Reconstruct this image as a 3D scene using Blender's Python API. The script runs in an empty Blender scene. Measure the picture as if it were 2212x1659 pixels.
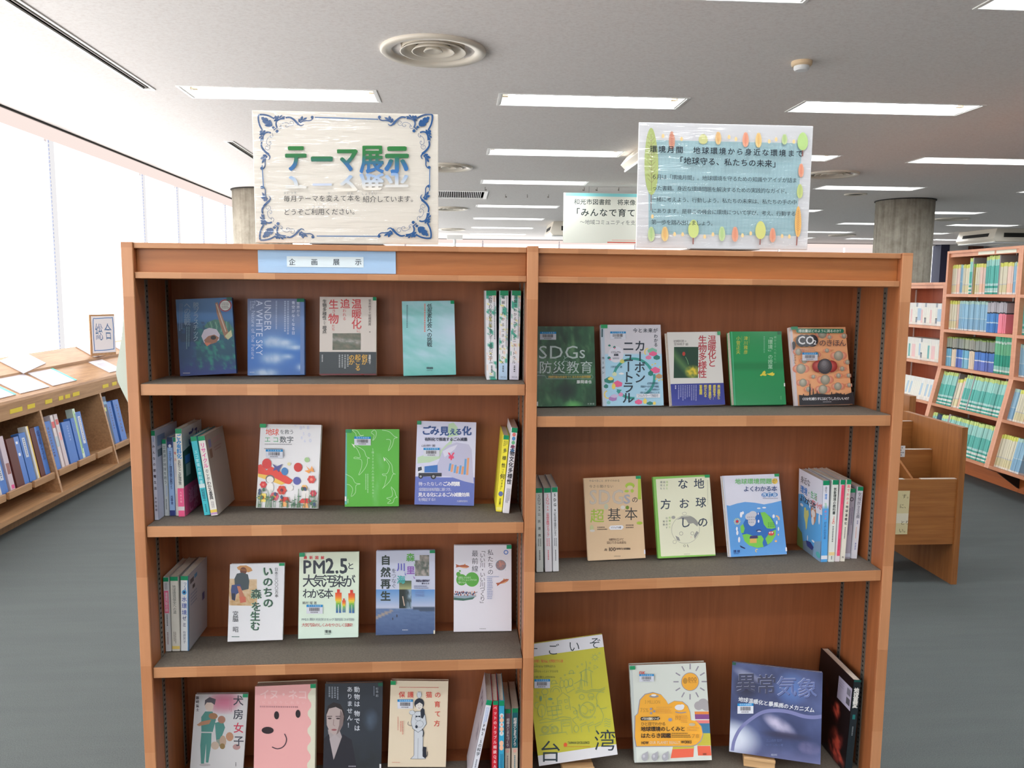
import bpy, math, random
import numpy as np
from mathutils import Matrix, Vector, Euler

random.seed(7)
sc = bpy.context.scene
COL = sc.collection
PI = math.pi

# ------------------------------------------------------------------ camera
# room axes: X right, Y into the room, Z up; the lens stands at (0, 0, 1.45)
EYE = 1.45
YAW, PITCH, ROLL, FOC = .06693, .1154, .00799, 1739.64
cam_data = bpy.data.cameras.new('camera')
cam_data.sensor_fit = 'HORIZONTAL'
cam_data.sensor_width = 36.0
cam_data.lens = FOC * 36.0 / 2212
cam_data.clip_start = .05
cam_data.clip_end = 200
cam = bpy.data.objects.new('camera', cam_data)
COL.objects.link(cam)
cy, sy, cp, sp = math.cos(YAW), math.sin(YAW), math.cos(PITCH), math.sin(PITCH)
fw = Vector((sy * cp, cy * cp, -sp))
rt = Vector((cy, -sy, 0))
up = rt.cross(fw)
r2 = rt * math.cos(ROLL) + up * math.sin(ROLL)
u2 = up * math.cos(ROLL) - rt * math.sin(ROLL)
m = Matrix((r2, u2, -fw)).transposed().to_4x4()
m.translation = Vector((0, 0, EYE))
cam.matrix_world = m
sc.camera = cam

# ------------------------------------------------------------------ view, world
sc.view_settings.view_transform = 'Standard'
sc.view_settings.look = 'None'
sc.view_settings.gamma = 1
sc.view_settings.use_curve_mapping = False
sc.view_settings.exposure = 0.24
sc.cycles.use_denoising = True
sc.cycles.max_bounces = 8
sc.cycles.diffuse_bounces = 5
sc.cycles.glossy_bounces = 3
sc.cycles.transparent_max_bounces = 12
sc.cycles.sample_clamp_indirect = 6
sc.cycles.caustics_reflective = False
sc.cycles.caustics_refractive = False
world = bpy.data.worlds.new('overcast_sky')
sc.world = world
world.use_nodes = True
bg = world.node_tree.nodes['Background']
bg.inputs[0].default_value = (.93, .97, 1, 1)
bg.inputs[1].default_value = 2.2
BLIND = 3.7          # daylight coming through the window blinds
LAMP = 6.0           # watts of each ceiling lamp

# ------------------------------------------------------------------ materials
def lin(c):
    c = c / 255
    return c / 12.92 if c <= .04045 else ((c + .055) / 1.055) ** 2.4
def rgb(c):
    return (lin(c[0]), lin(c[1]), lin(c[2]), 1)

class NT:
    def __init__(s, name):
        s.m = bpy.data.materials.new(name); s.m.use_nodes = True
        s.t = s.m.node_tree; s.n = s.t.nodes; s.b = s.n['Principled BSDF']; s.out = s.n['Material Output']
    def add(s, typ, **kw):
        nd = s.n.new(typ)
        for k, v in kw.items():
            if k in nd.inputs.keys(): nd.inputs[k].default_value = v
            else: setattr(nd, k, v)
        return nd
    def link(s, a, b): s.t.links.new(a, b)
    def coord(s, scale=(1, 1, 1), out='Object'):
        tc = s.add('ShaderNodeTexCoord'); mp = s.add('ShaderNodeMapping')
        mp.inputs['Scale'].default_value = scale
        s.link(tc.outputs[out], mp.inputs[0]); return mp.outputs[0]
    def noise(s, vec, scale, detail=3, rough=.5):
        n = s.add('ShaderNodeTexNoise'); n.inputs['Scale'].default_value = scale
        n.inputs['Detail'].default_value = detail; n.inputs['Roughness'].default_value = rough
        s.link(vec, n.inputs['Vector']); return n.outputs['Fac']
    def ramp(s, fac, stops):
        r = s.add('ShaderNodeValToRGB'); e = r.color_ramp.elements
        e[0].position, e[0].color = stops[0][0], stops[0][1]
        e[1].position, e[1].color = stops[-1][0], stops[-1][1]
        for p, c in stops[1:-1]:
            x = e.new(p); x.color = c
        s.link(fac, r.inputs[0]); return r.outputs[0]
    def mix(s, fac, a, b, mode='MIX'):
        x = s.add('ShaderNodeMix'); x.data_type = 'RGBA'; x.blend_type = mode
        for sock, val in ((0, fac), (6, a), (7, b)):
            if isinstance(val, (int, float)): x.inputs[sock].default_value = val
            elif isinstance(val, tuple): x.inputs[sock].default_value = val
            else: s.link(val, x.inputs[sock])
        return x.outputs[2]
    def bump(s, h, strength=.3, dist=.002):
        b = s.add('ShaderNodeBump'); b.inputs['Strength'].default_value = strength; b.inputs['Distance'].default_value = dist
        s.link(h, b.inputs['Height']); s.link(b.outputs[0], s.b.inputs['Normal'])

def plain(name, c, rough=.5, metal=0, spec=.5, speck=0, sscale=40):
    t = NT(name)
    t.b.inputs['Roughness'].default_value = rough
    t.b.inputs['Metallic'].default_value = metal
    t.b.inputs['Specular IOR Level'].default_value = spec
    if speck:
        f = t.noise(t.coord(), sscale, 2)
        d = tuple(max(0, v * (1 - speck)) for v in c); l = tuple(min(255, v * (1 + speck)) for v in c)
        t.link(t.ramp(f, [(.3, rgb(d)), (.7, rgb(l))]), t.b.inputs['Base Color'])
    else:
        t.b.inputs['Base Color'].default_value = rgb(c)
    return t.m

def wood(name, dark, mid, light, axis='X', block=0, rough=.42):
    """grain runs along axis; block > 0 gives finger-jointed blocks of that length"""
    t = NT(name)
    sc3 = {'X': (2.2, 38, 38), 'Y': (38, 2.2, 38), 'Z': (38, 38, 2.2)}[axis]
    g = t.noise(t.coord(sc3), 1.6, 5, .65)
    big = t.noise(t.coord({'X': (.7, 5, 5), 'Y': (5, .7, 5), 'Z': (5, 5, .7)}[axis]), 1.5, 2)
    c = t.ramp(g, [(.3, rgb(dark)), (.5, rgb(mid)), (.72, rgb(light))])
    c = t.mix(t.ramp(big, [(.35, (0, 0, 0, 1)), (.7, (.5, .5, .5, 1))]), c, rgb(light), 'MIX')
    if block:
        co = t.coord({'X': (1 / block, 0, 0), 'Y': (0, 1 / block, 0), 'Z': (0, 0, 1 / block)}[axis])
        n1 = t.add('ShaderNodeTexNoise'); n1.noise_dimensions = '3D'
        fl = t.add('ShaderNodeVectorMath', operation='FLOOR'); t.link(co, fl.inputs[0])
        wn = t.add('ShaderNodeTexWhiteNoise'); wn.noise_dimensions = '3D'; t.link(fl.outputs[0], wn.inputs['Vector'])
        c = t.mix(.55, c, t.ramp(wn.outputs['Value'], [(0, rgb(dark)), (.5, rgb(mid)), (1, rgb(light))]))
    t.link(c, t.b.inputs['Base Color'])
    t.b.inputs['Roughness'].default_value = rough
    t.bump(g, .12, .001)
    return t.m

M = {}
M['edge_x'] = wood('wood_edge_horizontal', (152, 100, 64), (176, 120, 80), (194, 142, 100), 'X', .07)
M['edge_z'] = wood('wood_edge_vertical', (158, 102, 64), (178, 120, 80), (194, 138, 98), 'Z', .11)
M['panel_x'] = wood('wood_panel_horizontal', (148, 88, 44), (163, 98, 50), (176, 109, 58), 'X')
M['panel_z'] = wood('wood_back_panel', (128, 72, 40), (142, 81, 46), (154, 91, 54), 'Z')
M['side_z'] = wood('wood_side_panel', (136, 80, 46), (152, 90, 53), (168, 104, 63), 'Z')
M['pale_x'] = wood('pale_wood', (180, 140, 96), (206, 166, 120), (222, 186, 142), 'X')
M['rack'] = wood('rack_wood', (190, 126, 94), (206, 140, 106), (216, 154, 120), 'Y', .12)
M['rack_dark'] = wood('rack_back_wood', (150, 74, 50), (164, 84, 58), (174, 94, 66), 'Z')
M['kick'] = wood('kick_wood', (166, 86, 36), (182, 98, 44), (192, 108, 52), 'Y')
M['oak_y'] = wood('counter_wood', (150, 112, 78), (176, 134, 96), (196, 154, 114), 'Y')
M['oak_in'] = wood('counter_inner_wood', (112, 84, 58), (134, 102, 70), (150, 116, 82), 'Z')
M['cart'] = wood('bin_wood', (128, 78, 36), (144, 90, 44), (158, 104, 54), 'X')
M['cart_z'] = wood('bin_side_wood', (120, 72, 34), (140, 88, 44), (158, 102, 54), 'Z')
M['mat'] = plain('grey_shelf_mat', (104, 96, 86), .85, speck=.08, sscale=220)
M['metal'] = plain('shelf_standard_metal', (120, 116, 108), .45, .6)
M['slot'] = plain('slot_black', (22, 20, 18), .9)
M['paper'] = plain('page_paper', (226, 216, 202), .9, speck=.04, sscale=300)
M['white_metal'] = plain('white_enamel', (238, 238, 236), .35)
M['cream_metal'] = plain('cream_enamel', (222, 214, 200), .4)
M['mullion'] = plain('grey_mullion', (150, 146, 150), .5)
M['dark'] = plain('dark_opening', (30, 28, 26), .8)
M['black'] = plain('black_plastic', (25, 25, 27), .5)

M['cord'] = plain('bead_chain', (150, 160, 196), .4)
M['white_plastic'] = plain('white_plastic', (236, 238, 240), .4)
M['beige_plastic'] = plain('beige_plastic', (226, 200, 164), .45)
M['acrylic_base'] = plain('stand_base', (150, 150, 150), .2)
M['blue_plastic'] = plain('blue_binder_plastic', (72, 120, 196), .35)
M['maroon'] = plain('maroon_board', (86, 36, 30), .6)
M['grey_board'] = plain('grey_board', (150, 142, 142), .6)
M['paint'] = plain('white_wall_paint', (226, 222, 218), .8, speck=.02, sscale=6)
M['brown_post'] = plain('brown_post', (92, 56, 40), .6)

def ceiling_mat():
    t = NT('ceiling_board')
    f = t.noise(t.coord((60, 90, 60)), 1, 3, .7)
    t.link(t.ramp(f, [(.34, rgb((226, 220, 217))), (.5, rgb((235, 231, 229))), (.7, rgb((240, 237, 235)))]), t.b.inputs['Base Color'])
    t.b.inputs['Roughness'].default_value = .9
    t.bump(f, .10, .0015)
    return t.m
M['ceiling'] = ceiling_mat()

def carpet_mat():
    t = NT('carpet')
    f = t.noise(t.coord(), 260, 3, .8)
    s = t.noise(t.coord((.8, 7, 1)), 2.0, 3, .6)
    a = t.ramp(f, [(.3, rgb((78, 83, 83))), (.7, rgb((102, 107, 107)))])
    b = t.mix(t.ramp(s, [(.4, (0, 0, 0, 1)), (.62, (.10, .10, .10, 1))]), a, rgb((114, 122, 118)))
    t.link(b, t.b.inputs['Base Color'])
    t.b.inputs['Roughness'].default_value = .95
    t.b.inputs['Specular IOR Level'].default_value = .15
    t.bump(f, .5, .004)
    return t.m
M['carpet'] = carpet_mat()

def concrete_mat():
    t = NT('board_marked_concrete')
    a = t.noise(t.coord((14, 14, .7)), 1.3, 4, .6)
    b = t.noise(t.coord(), 8, 5, .7)
    c = t.ramp(a, [(.3, rgb((112, 106, 94))), (.5, rgb((158, 150, 136))), (.7, rgb((180, 172, 158)))])
    c = t.mix(.35, c, t.ramp(b, [(.35, rgb((120, 112, 98))), (.65, rgb((190, 184, 170)))]))
    t.link(c, t.b.inputs['Base Color']); t.b.inputs['Roughness'].default_value = .9
    t.bump(a, .4, .004)
    return t.m
M['concrete'] = concrete_mat()

def emit_mat(name, c, strength, nee=True):
    t = NT(name); t.n.remove(t.b)
    e = t.add('ShaderNodeEmission'); e.inputs[0].default_value = (*c, 1); e.inputs[1].default_value = strength
    t.link(e.outputs[0], t.out.inputs[0])
    if not nee: t.m.cycles.emission_sampling = 'NONE'
    return t.m
M['blind'] = emit_mat('backlit_blind_cloth', (1, .985, .97), BLIND)
M['blind_far'] = emit_mat('far_backlit_blind_cloth', (1, .97, .95), 2.6)
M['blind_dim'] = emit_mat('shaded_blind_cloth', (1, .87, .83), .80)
M['header_shade'] = emit_mat('header_shaded_blind_cloth', (1, .84, .78), .84)  # weaker pink glow paints the header's shade on the blind tops
M['edge_shade'] = emit_mat('mullion_shade_on_blind', (.95, .93, .94), .80)  # dimmer glow stands in for mullion shade along the blind edges
M['tube'] = emit_mat('fluorescent_tube', (.93, .97, 1), 14, False)

def glass_mat(name, rough, bump=0, ior=1.5):
    """thin clear sheet: see-through with a mirror film on it"""
    t = NT(name); t.n.remove(t.b)
    tr = t.add('ShaderNodeBsdfTransparent'); gl = t.add('ShaderNodeBsdfGlossy'); gl.inputs['Roughness'].default_value = rough
    fr = t.add('ShaderNodeFresnel'); fr.inputs[0].default_value = ior
    mx = t.add('ShaderNodeMixShader')
    ge = t.add('ShaderNodeNewGeometry'); iv = t.add('ShaderNodeMath', operation='SUBTRACT'); iv.inputs[0].default_value = 1
    ml = t.add('ShaderNodeMath', operation='MULTIPLY'); t.link(ge.outputs['Backfacing'], iv.inputs[1]); t.link(fr.outputs[0], ml.inputs[0]); t.link(iv.outputs[0], ml.inputs[1])
    t.link(ml.outputs[0], mx.inputs[0]); t.link(tr.outputs[0], mx.inputs[1]); t.link(gl.outputs[0], mx.inputs[2])
    t.link(mx.outputs[0], t.out.inputs[0])
    if bump:
        h = t.noise(t.coord((5, 1, 48)), 1, 2, .5)
        b = t.add('ShaderNodeBump'); b.inputs['Strength'].default_value = 1; b.inputs['Distance'].default_value = bump
        t.link(h, b.inputs['Height']); t.link(b.outputs[0], gl.inputs['Normal'])
    return t.m
M['glass'] = glass_mat('window_glass', .02)
M['film'] = glass_mat('wrinkled_laminate_film', .07, .006, 1.9)

def print_mat(name, rough, coat=0):
    t = NT(name)
    a = t.add('ShaderNodeAttribute'); a.attribute_name = 'Col'
    t.link(a.outputs['Color'], t.b.inputs['Base Color'])
    t.b.inputs['Roughness'].default_value = rough
    t.b.inputs['Specular IOR Level'].default_value = .35
    t.b.inputs['Coat Weight'].default_value = coat; t.b.inputs['Coat Roughness'].default_value = .12
    return t.m
M['print'] = print_mat('printed_film_covered_paper', .45, .25)
M['ink'] = print_mat('printed_paper', .8)
# ------------------------------------------------------------------ mesh helpers
def tag(o, label=None, cat=None, group=None, kind=None):
    if label: o['label'] = label
    if cat: o['category'] = cat
    if group: o['group'] = group
    if kind: o['kind'] = kind
    return o

def thing(name, label, cat, loc=(0, 0, 0), rot=(0, 0, 0), group=None):
    o = bpy.data.objects.new(name, None); COL.objects.link(o)
    o.location = loc; o.rotation_euler = rot; o.empty_display_size = .05
    return tag(o, label, cat, group)

def put(name, me, parent=None, loc=None, rot=None):
    o = bpy.data.objects.new(name, me); COL.objects.link(o)
    if parent: o.parent = parent
    if loc is not None: o.location = loc
    if rot is not None: o.rotation_euler = rot
    return o

class MB:
    """collects solids and builds them as one mesh; every face may carry its own colour"""
    def __init__(s): s.v = []; s.f = []; s.c = []; s.mi = []
    def face(s, pts, c=None, mi=0):
        b = len(s.v); s.v += [tuple(p) for p in pts]; s.f.append(tuple(range(b, b + len(pts)))); s.c.append(c); s.mi.append(mi)
    def hexa(s, p, c=None, mi=0):
        b = len(s.v); s.v += [tuple(q) for q in p]
        for f in ((0, 3, 2, 1), (4, 5, 6, 7), (0, 1, 5, 4), (1, 2, 6, 5), (2, 3, 7, 6), (3, 0, 4, 7)):
            s.f.append(tuple(b + i for i in f)); s.c.append(c); s.mi.append(mi)
        return s
    def box(s, x0, y0, z0, x1, y1, z1, c=None, mi=0):
        return s.hexa([(x0, y0, z0), (x1, y0, z0), (x1, y1, z0), (x0, y1, z0), (x0, y0, z1), (x1, y0, z1), (x1, y1, z1), (x0, y1, z1)], c, mi)
    def extrude(s, prof, a, b, axis='Z', c=None, mi=0):
        """prof: list of 2-D points; axis Z -> (x, y), Y -> (x, z), X -> (y, z)"""
        n = len(prof); k = len(s.v)
        P = {'Z': lambda p, h: (p[0], p[1], h), 'Y': lambda p, h: (p[0], h, p[1]), 'X': lambda p, h: (h, p[0], p[1])}[axis]
        s.v += [P(p, a) for p in prof] + [P(p, b) for p in prof]
        s.f.append(tuple(k + i for i in range(n))[::-1]); s.f.append(tuple(k + n + i for i in range(n)))
        for i in range(n):
            j = (i + 1) % n; s.f.append((k + i, k + j, k + n + j, k + n + i))
        s.c += [c] * (n + 2); s.mi += [mi] * (n + 2)
        return s
    def cyl(s, x, y, z0, z1, r, n=16, r1=None, axis='Z', c=None, mi=0):
        r1 = r if r1 is None else r1; k = len(s.v)
        for z, rr in ((z0, r), (z1, r1)):
            for i in range(n):
                a = 2 * PI * i / n; u, w = rr * math.cos(a), rr * math.sin(a)
                s.v.append({'Z': (x + u, y + w, z), 'X': (z, x + u, y + w), 'Y': (x + u, z, y + w)}[axis])
        s.f.append(tuple(k + i for i in range(n))[::-1]); s.f.append(tuple(k + n + i for i in range(n)))
        for i in range(n):
            j = (i + 1) % n; s.f.append((k + i, k + j, k + n + j, k + n + i))
        s.c += [c] * (n + 2); s.mi += [mi] * (n + 2)
        return s
    def lathe(s, prof, x=0, y=0, n=40, mi=0):
        """prof: (radius, z) points turned about the vertical through x, y"""
        k = len(s.v); m_ = len(prof)
        for r, z in prof:
            for i in range(n):
                a = 2 * PI * i / n; s.v.append((x + r * math.cos(a), y + r * math.sin(a), z))
        for q in range(m_ - 1):
            for i in range(n):
                j = (i + 1) % n
                s.f.append((k + q * n + i, k + q * n + j, k + (q + 1) * n + j, k + (q + 1) * n + i)); s.c.append(None); s.mi.append(mi)
        return s
    def mesh(s, name, mats, smooth=False):
        me = bpy.data.meshes.new(name); me.from_pydata(s.v, [], s.f); me.validate()
        if not isinstance(mats, (list, tuple)): mats = [mats]
        for m_ in mats: me.materials.append(m_)
        if any(s.mi): me.polygons.foreach_set('material_index', s.mi)
        if any(c is not None for c in s.c):
            at = me.color_attributes.new('Col', 'FLOAT_COLOR', 'CORNER')
            out = []
            for f, c in zip(s.f, s.c):
                out += list(rgb(c or (200, 200, 200))) * len(f)
            at.data.foreach_set('color', out)
        if smooth: me.polygons.foreach_set('use_smooth', [True] * len(me.polygons))
        return me
    def build(s, name, mats, parent=None, bevel=0, smooth=False):
        o = put(name, s.mesh(name, mats, smooth), parent)
        if bevel:
            b = o.modifiers.new('bevel', 'BEVEL'); b.width = bevel; b.segments = 2; b.limit_method = 'ANGLE'
        return o

def struct(o, kind='structure'):
    o['kind'] = kind; return o

# ------------------------------------------------------------------ lettering
GLY = {}
def glyph(ch, bold=0):
    k = (ch, bold)
    if k not in GLY:
        c = bpy.data.curves.new('letter', 'FONT'); c.body = ch; c.size = 1; c.resolution_u = 2; c.offset = bold; c.fill_mode = 'FRONT'
        o = bpy.data.objects.new('letter', c); COL.objects.link(o)
        me = bpy.data.meshes.new_from_object(o)
        n = len(me.vertices); co = np.zeros(n * 3); me.vertices.foreach_get('co', co); co = co.reshape(-1, 3)[:, :2]
        GLY[k] = (co, [tuple(p.vertices) for p in me.polygons], (float(co[:, 0].max()) if n else .25))
        bpy.data.objects.remove(o); bpy.data.meshes.remove(me); bpy.data.curves.remove(c)
    return GLY[k]

SH = [[(0, 0)], [(-1, -.5), (1, .5), (-.4, 1), (.4, -1)], [(0, 0), (1, .3), (.5, 1), (-.5, 1), (-1, .3), (-1, -.5), (0, -1), (1, -.5)]]
ROT = set('ー〜「」()（）…―-')
SMALL = set('、。')
def fbm(x, y, s=0, o=4):
    v = 0; a = .5; f = 1
    for i in range(o):
        xi, yi = math.floor(x * f), math.floor(y * f); fx, fy = x * f - xi, y * f - yi
        h = lambda p, q: ((math.sin(p * 127.1 + q * 311.7 + s * 17.3 + i * 5.1) * 43758.5453) % 1)
        fx = fx * fx * (3 - 2 * fx); fy = fy * fy * (3 - 2 * fy)
        v += a * ((h(xi, yi) * (1 - fx) + h(xi + 1, yi) * fx) * (1 - fy) + (h(xi, yi + 1) * (1 - fx) + h(xi + 1, yi + 1) * fx) * fy)
        a *= .5; f *= 2
    return v / .94
def lerp(a, b, t):
    t = max(0, min(1, t)); return tuple(p + (q - p) * t for p, q in zip(a, b))
def ramp(stops, t):
    for (a, c), (b, d) in zip(stops, stops[1:]):
        if t <= b: return lerp(c, d, (t - a) / max(1e-6, b - a))
    return stops[-1][1]

GAIN = 1.0
EPS = .00010
class Print:
    """flat print on a face. O: corner of the face, U right, V up (metres), N outward.
    Shapes are given in sheet units; cs = (TL, TR, BR, BL) says where the sheet's corners lie in those units."""
    def __init__(s, O, U, V, w, h, cs=None, lay=None):
        s.O, s.U, s.V = np.array(O, float), np.array(U, float), np.array(V, float)
        s.N = np.cross(s.U, s.V); s.w, s.h = w, h
        if cs is None: cs = ((0, 0), (w * 1000, 0), (w * 1000, h * 1000), (0, h * 1000))
        TL, TR, BR, BL = [np.array(c, float) for c in cs]
        s.ex = ((TR - TL) + (BR - BL)) / 2; s.ey = ((BL - TL) + (BR - TR)) / 2; s.c = (TL + TR + BR + BL) / 4
        s.inv = np.linalg.inv(np.array([s.ex, s.ey]).T); s.k = w / np.linalg.norm(s.ex)
        s.lay = lay if lay is not None else [1]
        s.v = []; s.f = []; s.col = []
    def sub(s):
        q = Print.__new__(Print); q.__dict__.update(s.__dict__); q.v = []; q.f = []; q.col = []; return q
    def to3(s, pts):
        p = (np.asarray(pts, float) - s.c) @ s.inv.T
        a = np.clip(.5 + p[:, 0], 0, 1) * s.w; b = np.clip(.5 - p[:, 1], 0, 1) * s.h
        return s.O + a[:, None] * s.U + b[:, None] * s.V + s.N * (EPS * s.lay[0])
    def shape(s, pts, faces, cols, up=1):
        b = len(s.v); s.v += s.to3(pts).tolist()
        cc = cols if isinstance(cols, list) else [cols] * len(pts)
        for f in faces:
            s.f.append(tuple(b + i for i in f)); s.col += [cc[i] for i in f]
        if up: s.lay[0] += .25
    def poly(s, pts, c): s.shape(pts, [tuple(range(len(pts)))], c)
    def rect(s, x0, y0, x1, y1, c): s.poly([(x0, y0), (x1, y0), (x1, y1), (x0, y1)], c)
    def ell(s, x, y, rx, ry, c, n=18, a0=0):
        s.poly([(x + rx * math.cos(a0 + 2 * PI * i / n), y + ry * math.sin(a0 + 2 * PI * i / n)) for i in range(n)], c)
    def ring(s, x, y, r, w, c, n=22, a0=0, a1=2 * PI, ry=1):
        s.line([(x + r * math.cos(a0 + (a1 - a0) * i / n), y + ry * r * math.sin(a0 + (a1 - a0) * i / n)) for i in range(n + 1)], w, c)
    def line(s, pts, w, c, w1=None):
        pts = [np.array(p, float) for p in pts]; n = len(pts); L = []; R = []
        for i, p in enumerate(pts):
            d = pts[min(i + 1, n - 1)] - pts[max(i - 1, 0)]; d = d / (np.linalg.norm(d) + 1e-9); q = np.array([-d[1], d[0]])
            ww = w if w1 is None else w + (w1 - w) * i / max(1, n - 1)
            L.append(p + q * ww / 2); R.append(p - q * ww / 2)
        s.shape(L + R, [(i, i + 1, n + i + 1, n + i) for i in range(n - 1)], c)
    def spline(s, pts, w, c, w1=None, k=5):
        P = [np.array(p, float) for p in pts]; P = [P[0]] + P + [P[-1]]; out = []
        for i in range(1, len(P) - 2):
            for j in range(k):
                t = j / k
                out.append(.5 * ((2 * P[i]) + (P[i + 1] - P[i - 1]) * t + (2 * P[i - 1] - 5 * P[i] + 4 * P[i + 1] - P[i + 2]) * t * t + (3 * P[i] - P[i - 1] - 3 * P[i + 1] + P[i + 2]) * t ** 3))
        out.append(P[-2]); s.line(out, w, c, w1)
    def img(s, x0, y0, x1, y1, nx, ny, fn):
        pts = []; cols = []
        for j in range(ny + 1):
            for i in range(nx + 1):
                u, v = i / nx, j / ny
                pts.append((x0 + (x1 - x0) * u, y0 + (y1 - y0) * v)); cols.append(tuple(fn(u, v)))
        s.shape(pts, [(j * (nx + 1) + i, j * (nx + 1) + i + 1, (j + 1) * (nx + 1) + i + 1, (j + 1) * (nx + 1) + i) for j in range(ny) for i in range(nx)], cols)
    def full(s, nx, ny, fn, c=None):
        p = [s.c + s.ex * (i / nx - .5) + s.ey * (j / ny - .5) for j in range(ny + 1) for i in range(nx + 1)]
        cols = [tuple(fn(i / nx, j / ny)) for j in range(ny + 1) for i in range(nx + 1)]
        s.shape(p, [(j * (nx + 1) + i, j * (nx + 1) + i + 1, (j + 1) * (nx + 1) + i + 1, (j + 1) * (nx + 1) + i) for j in range(ny) for i in range(nx)], cols)
    def bg(s, c): s.full(1, 1, lambda u, v: c)
    def strip(s, v0, v1, c):
        q = lambda u, v: s.c + s.ex * (u - .5) + s.ey * (v - .5)
        s.poly([q(0, v0), q(1, v0), q(1, v1), q(0, v1)], c)
    def T(s, txt, x, y, size, c, v=False, end=None, b=0, sx=1, sy=1, side=False, grad=None):
        """lettering. horizontal from (x, y top); v: column centred on x from y down; side: turned a quarter, running down"""
        n = len(txt)
        if end is not None and not v and n > 1 and all(ord(q) < 0x250 for q in txt):
            nat = sum(.32 if q == ' ' else glyph(q)[2] + .07 for q in txt) - .07
            sx = (end - (y if side else x)) / (nat * size); end = None
        adv = []
        for ch in txt:
            if ch in ' ': adv.append(.32)
            elif ch == '　': adv.append(1)
            elif ord(ch) < 0x250: adv.append(.9 if v else glyph(ch)[2] + .07)
            else: adv.append(1)
        tot = sum(adv[:-1]) * size * (sy if v else sx); last = adv[-1] * size * (sy if v else sx)
        f = 1
        if end is not None and n > 1: f = (end - (y if (v or side) else x) - last) / max(tot, 1e-6)
        pos = 0
        for ch, a in zip(txt, adv):
            if ch not in ' 　':
                co, fa, mx = glyph(ch)
                gx, gy = co[:, 0], co[:, 1]
                if side: px = x + (gy - .35) * size; py = y + pos + gx * size * sx
                elif v:
                    if ch in ROT: gx, gy = .5 + (gy - .38), .38 - (gx - .5)
                    if ch in SMALL: gx, gy = gx + .6, gy + .6
                    off = .5 if ord(ch) > 0x250 or ch in ROT else mx / 2
                    px = x + (gx - off) * size * sx; py = y + pos + (.88 - gy) * size * sy
                else: px = x + pos + gx * size * sx; py = y + (.88 - gy) * size * sy
                cc = c if grad is None else [grad(q) for q in py]
                for dx, dy in SH[0 if b <= 0 else (1 if b < .03 else 2)]:
                    s.shape(np.stack([px + dx * b * size * .8, py + dy * b * size * .8], 1), fa, cc, 0); s.lay[0] += .13
                s.lay[0] -= .13 * len(SH[0 if b <= 0 else (1 if b < .03 else 2)])
            pos += a * size * (sy if v else sx) * f
        s.lay[0] += .25 + .13 * len(SH[0 if b <= 0 else (1 if b < .03 else 2)])
    def micro(s, x0, y0, x1, y1, rows, c, v=False, seed=0):
        """lines of fine print too small to read: rows of little dashes"""
        r = random.Random(seed + int(x0) + int(y0))
        for i in range(rows):
            if v:
                xx = x0 + (x1 - x0) * (i + .5) / rows; y = y0; st = (x1 - x0) / rows * .55
                lim = y0 + (y1 - y0) * r.uniform(.7, 1)
                while y < lim:
                    d = st * r.uniform(.6, 1.0); s.rect(xx - st / 2, y, xx + st / 2, y + d * .8, c); y += d * 1.35
            else:
                yy = y0 + (y1 - y0) * (i + .5) / rows; x = x0; st = (y1 - y0) / rows * .5
                lim = x0 + (x1 - x0) * r.uniform(.8, 1)
                while x < lim:
                    d = st * r.uniform(.6, 1.0); s.rect(x, yy - st / 2, x + d * .8, yy + st / 2, c); x += d * 1.35
    def build(s, name, parent, mat=None, label=None):
        if not s.f: return None
        me = bpy.data.meshes.new(name); me.from_pydata(s.v, [], s.f)
        me.materials.append(mat or M['print'])
        at = me.color_attributes.new('Col', 'FLOAT_COLOR', 'CORNER')
        a = np.clip(np.array(s.col, float) * GAIN, 0, 255) / 255
        a = np.where(a <= .04045, a / 12.92, ((a + .055) / 1.055) ** 2.4)
        out = np.ones((len(a), 4)); out[:, :3] = a
        at.data.foreach_set('color', out.ravel())
        o = put(name, me, parent)
        if label: o['label'] = label
        return o

W_, K_, NAVY, RED = (232, 234, 236), (30, 34, 40), (35, 50, 110), (205, 45, 50)
GRN = (10, 140, 95)
# ------------------------------------------------------------------ the room
CZ = EYE + 1.2248                      # ceiling height
XL, XR, YB, YF = -3.09, 13.2, -8.2, 19.62
LAMP_L, LAMP_W = 1.187, .30
LX = [-1.707, .267, 2.228, 4.2, 6.72, 8.74, 10.7]
LY = [3.19, 5.211, 7.183, 9.168, 11.80, 13.85, 15.88, 17.66]
LYB = [1.21, -.77, -2.75, -4.73, -6.7]          # rows behind the camera
lamps = [(x, y) for y in LY for x in LX if not (x > 10 and 13 < y < 14)] + [(x, y) for y in LYB for x in LX[:5]]
DIFF = [(-.129, 4.325), (3.85, 4.325), (-.129, 8.28), (3.85, 8.28), (7.8, 8.28), (-.129, 12.4), (3.85, 12.4), (8.05, 12.9), (-.129, 16.6), (3.85, 16.6), (8.1, 16.8), (-.129, .37), (3.85, .37)]
SLOTS = [(2.3, 5.32), (7.05, 10.0), (12.0, 15.0)]
GRILLE = (-1.35, 10.2, .37, 11.0)

b = MB(); b.box(XL - .4, YB, -.06, XR, YF + .4, 0)
struct(b.build('floor', M['carpet']))

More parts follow.
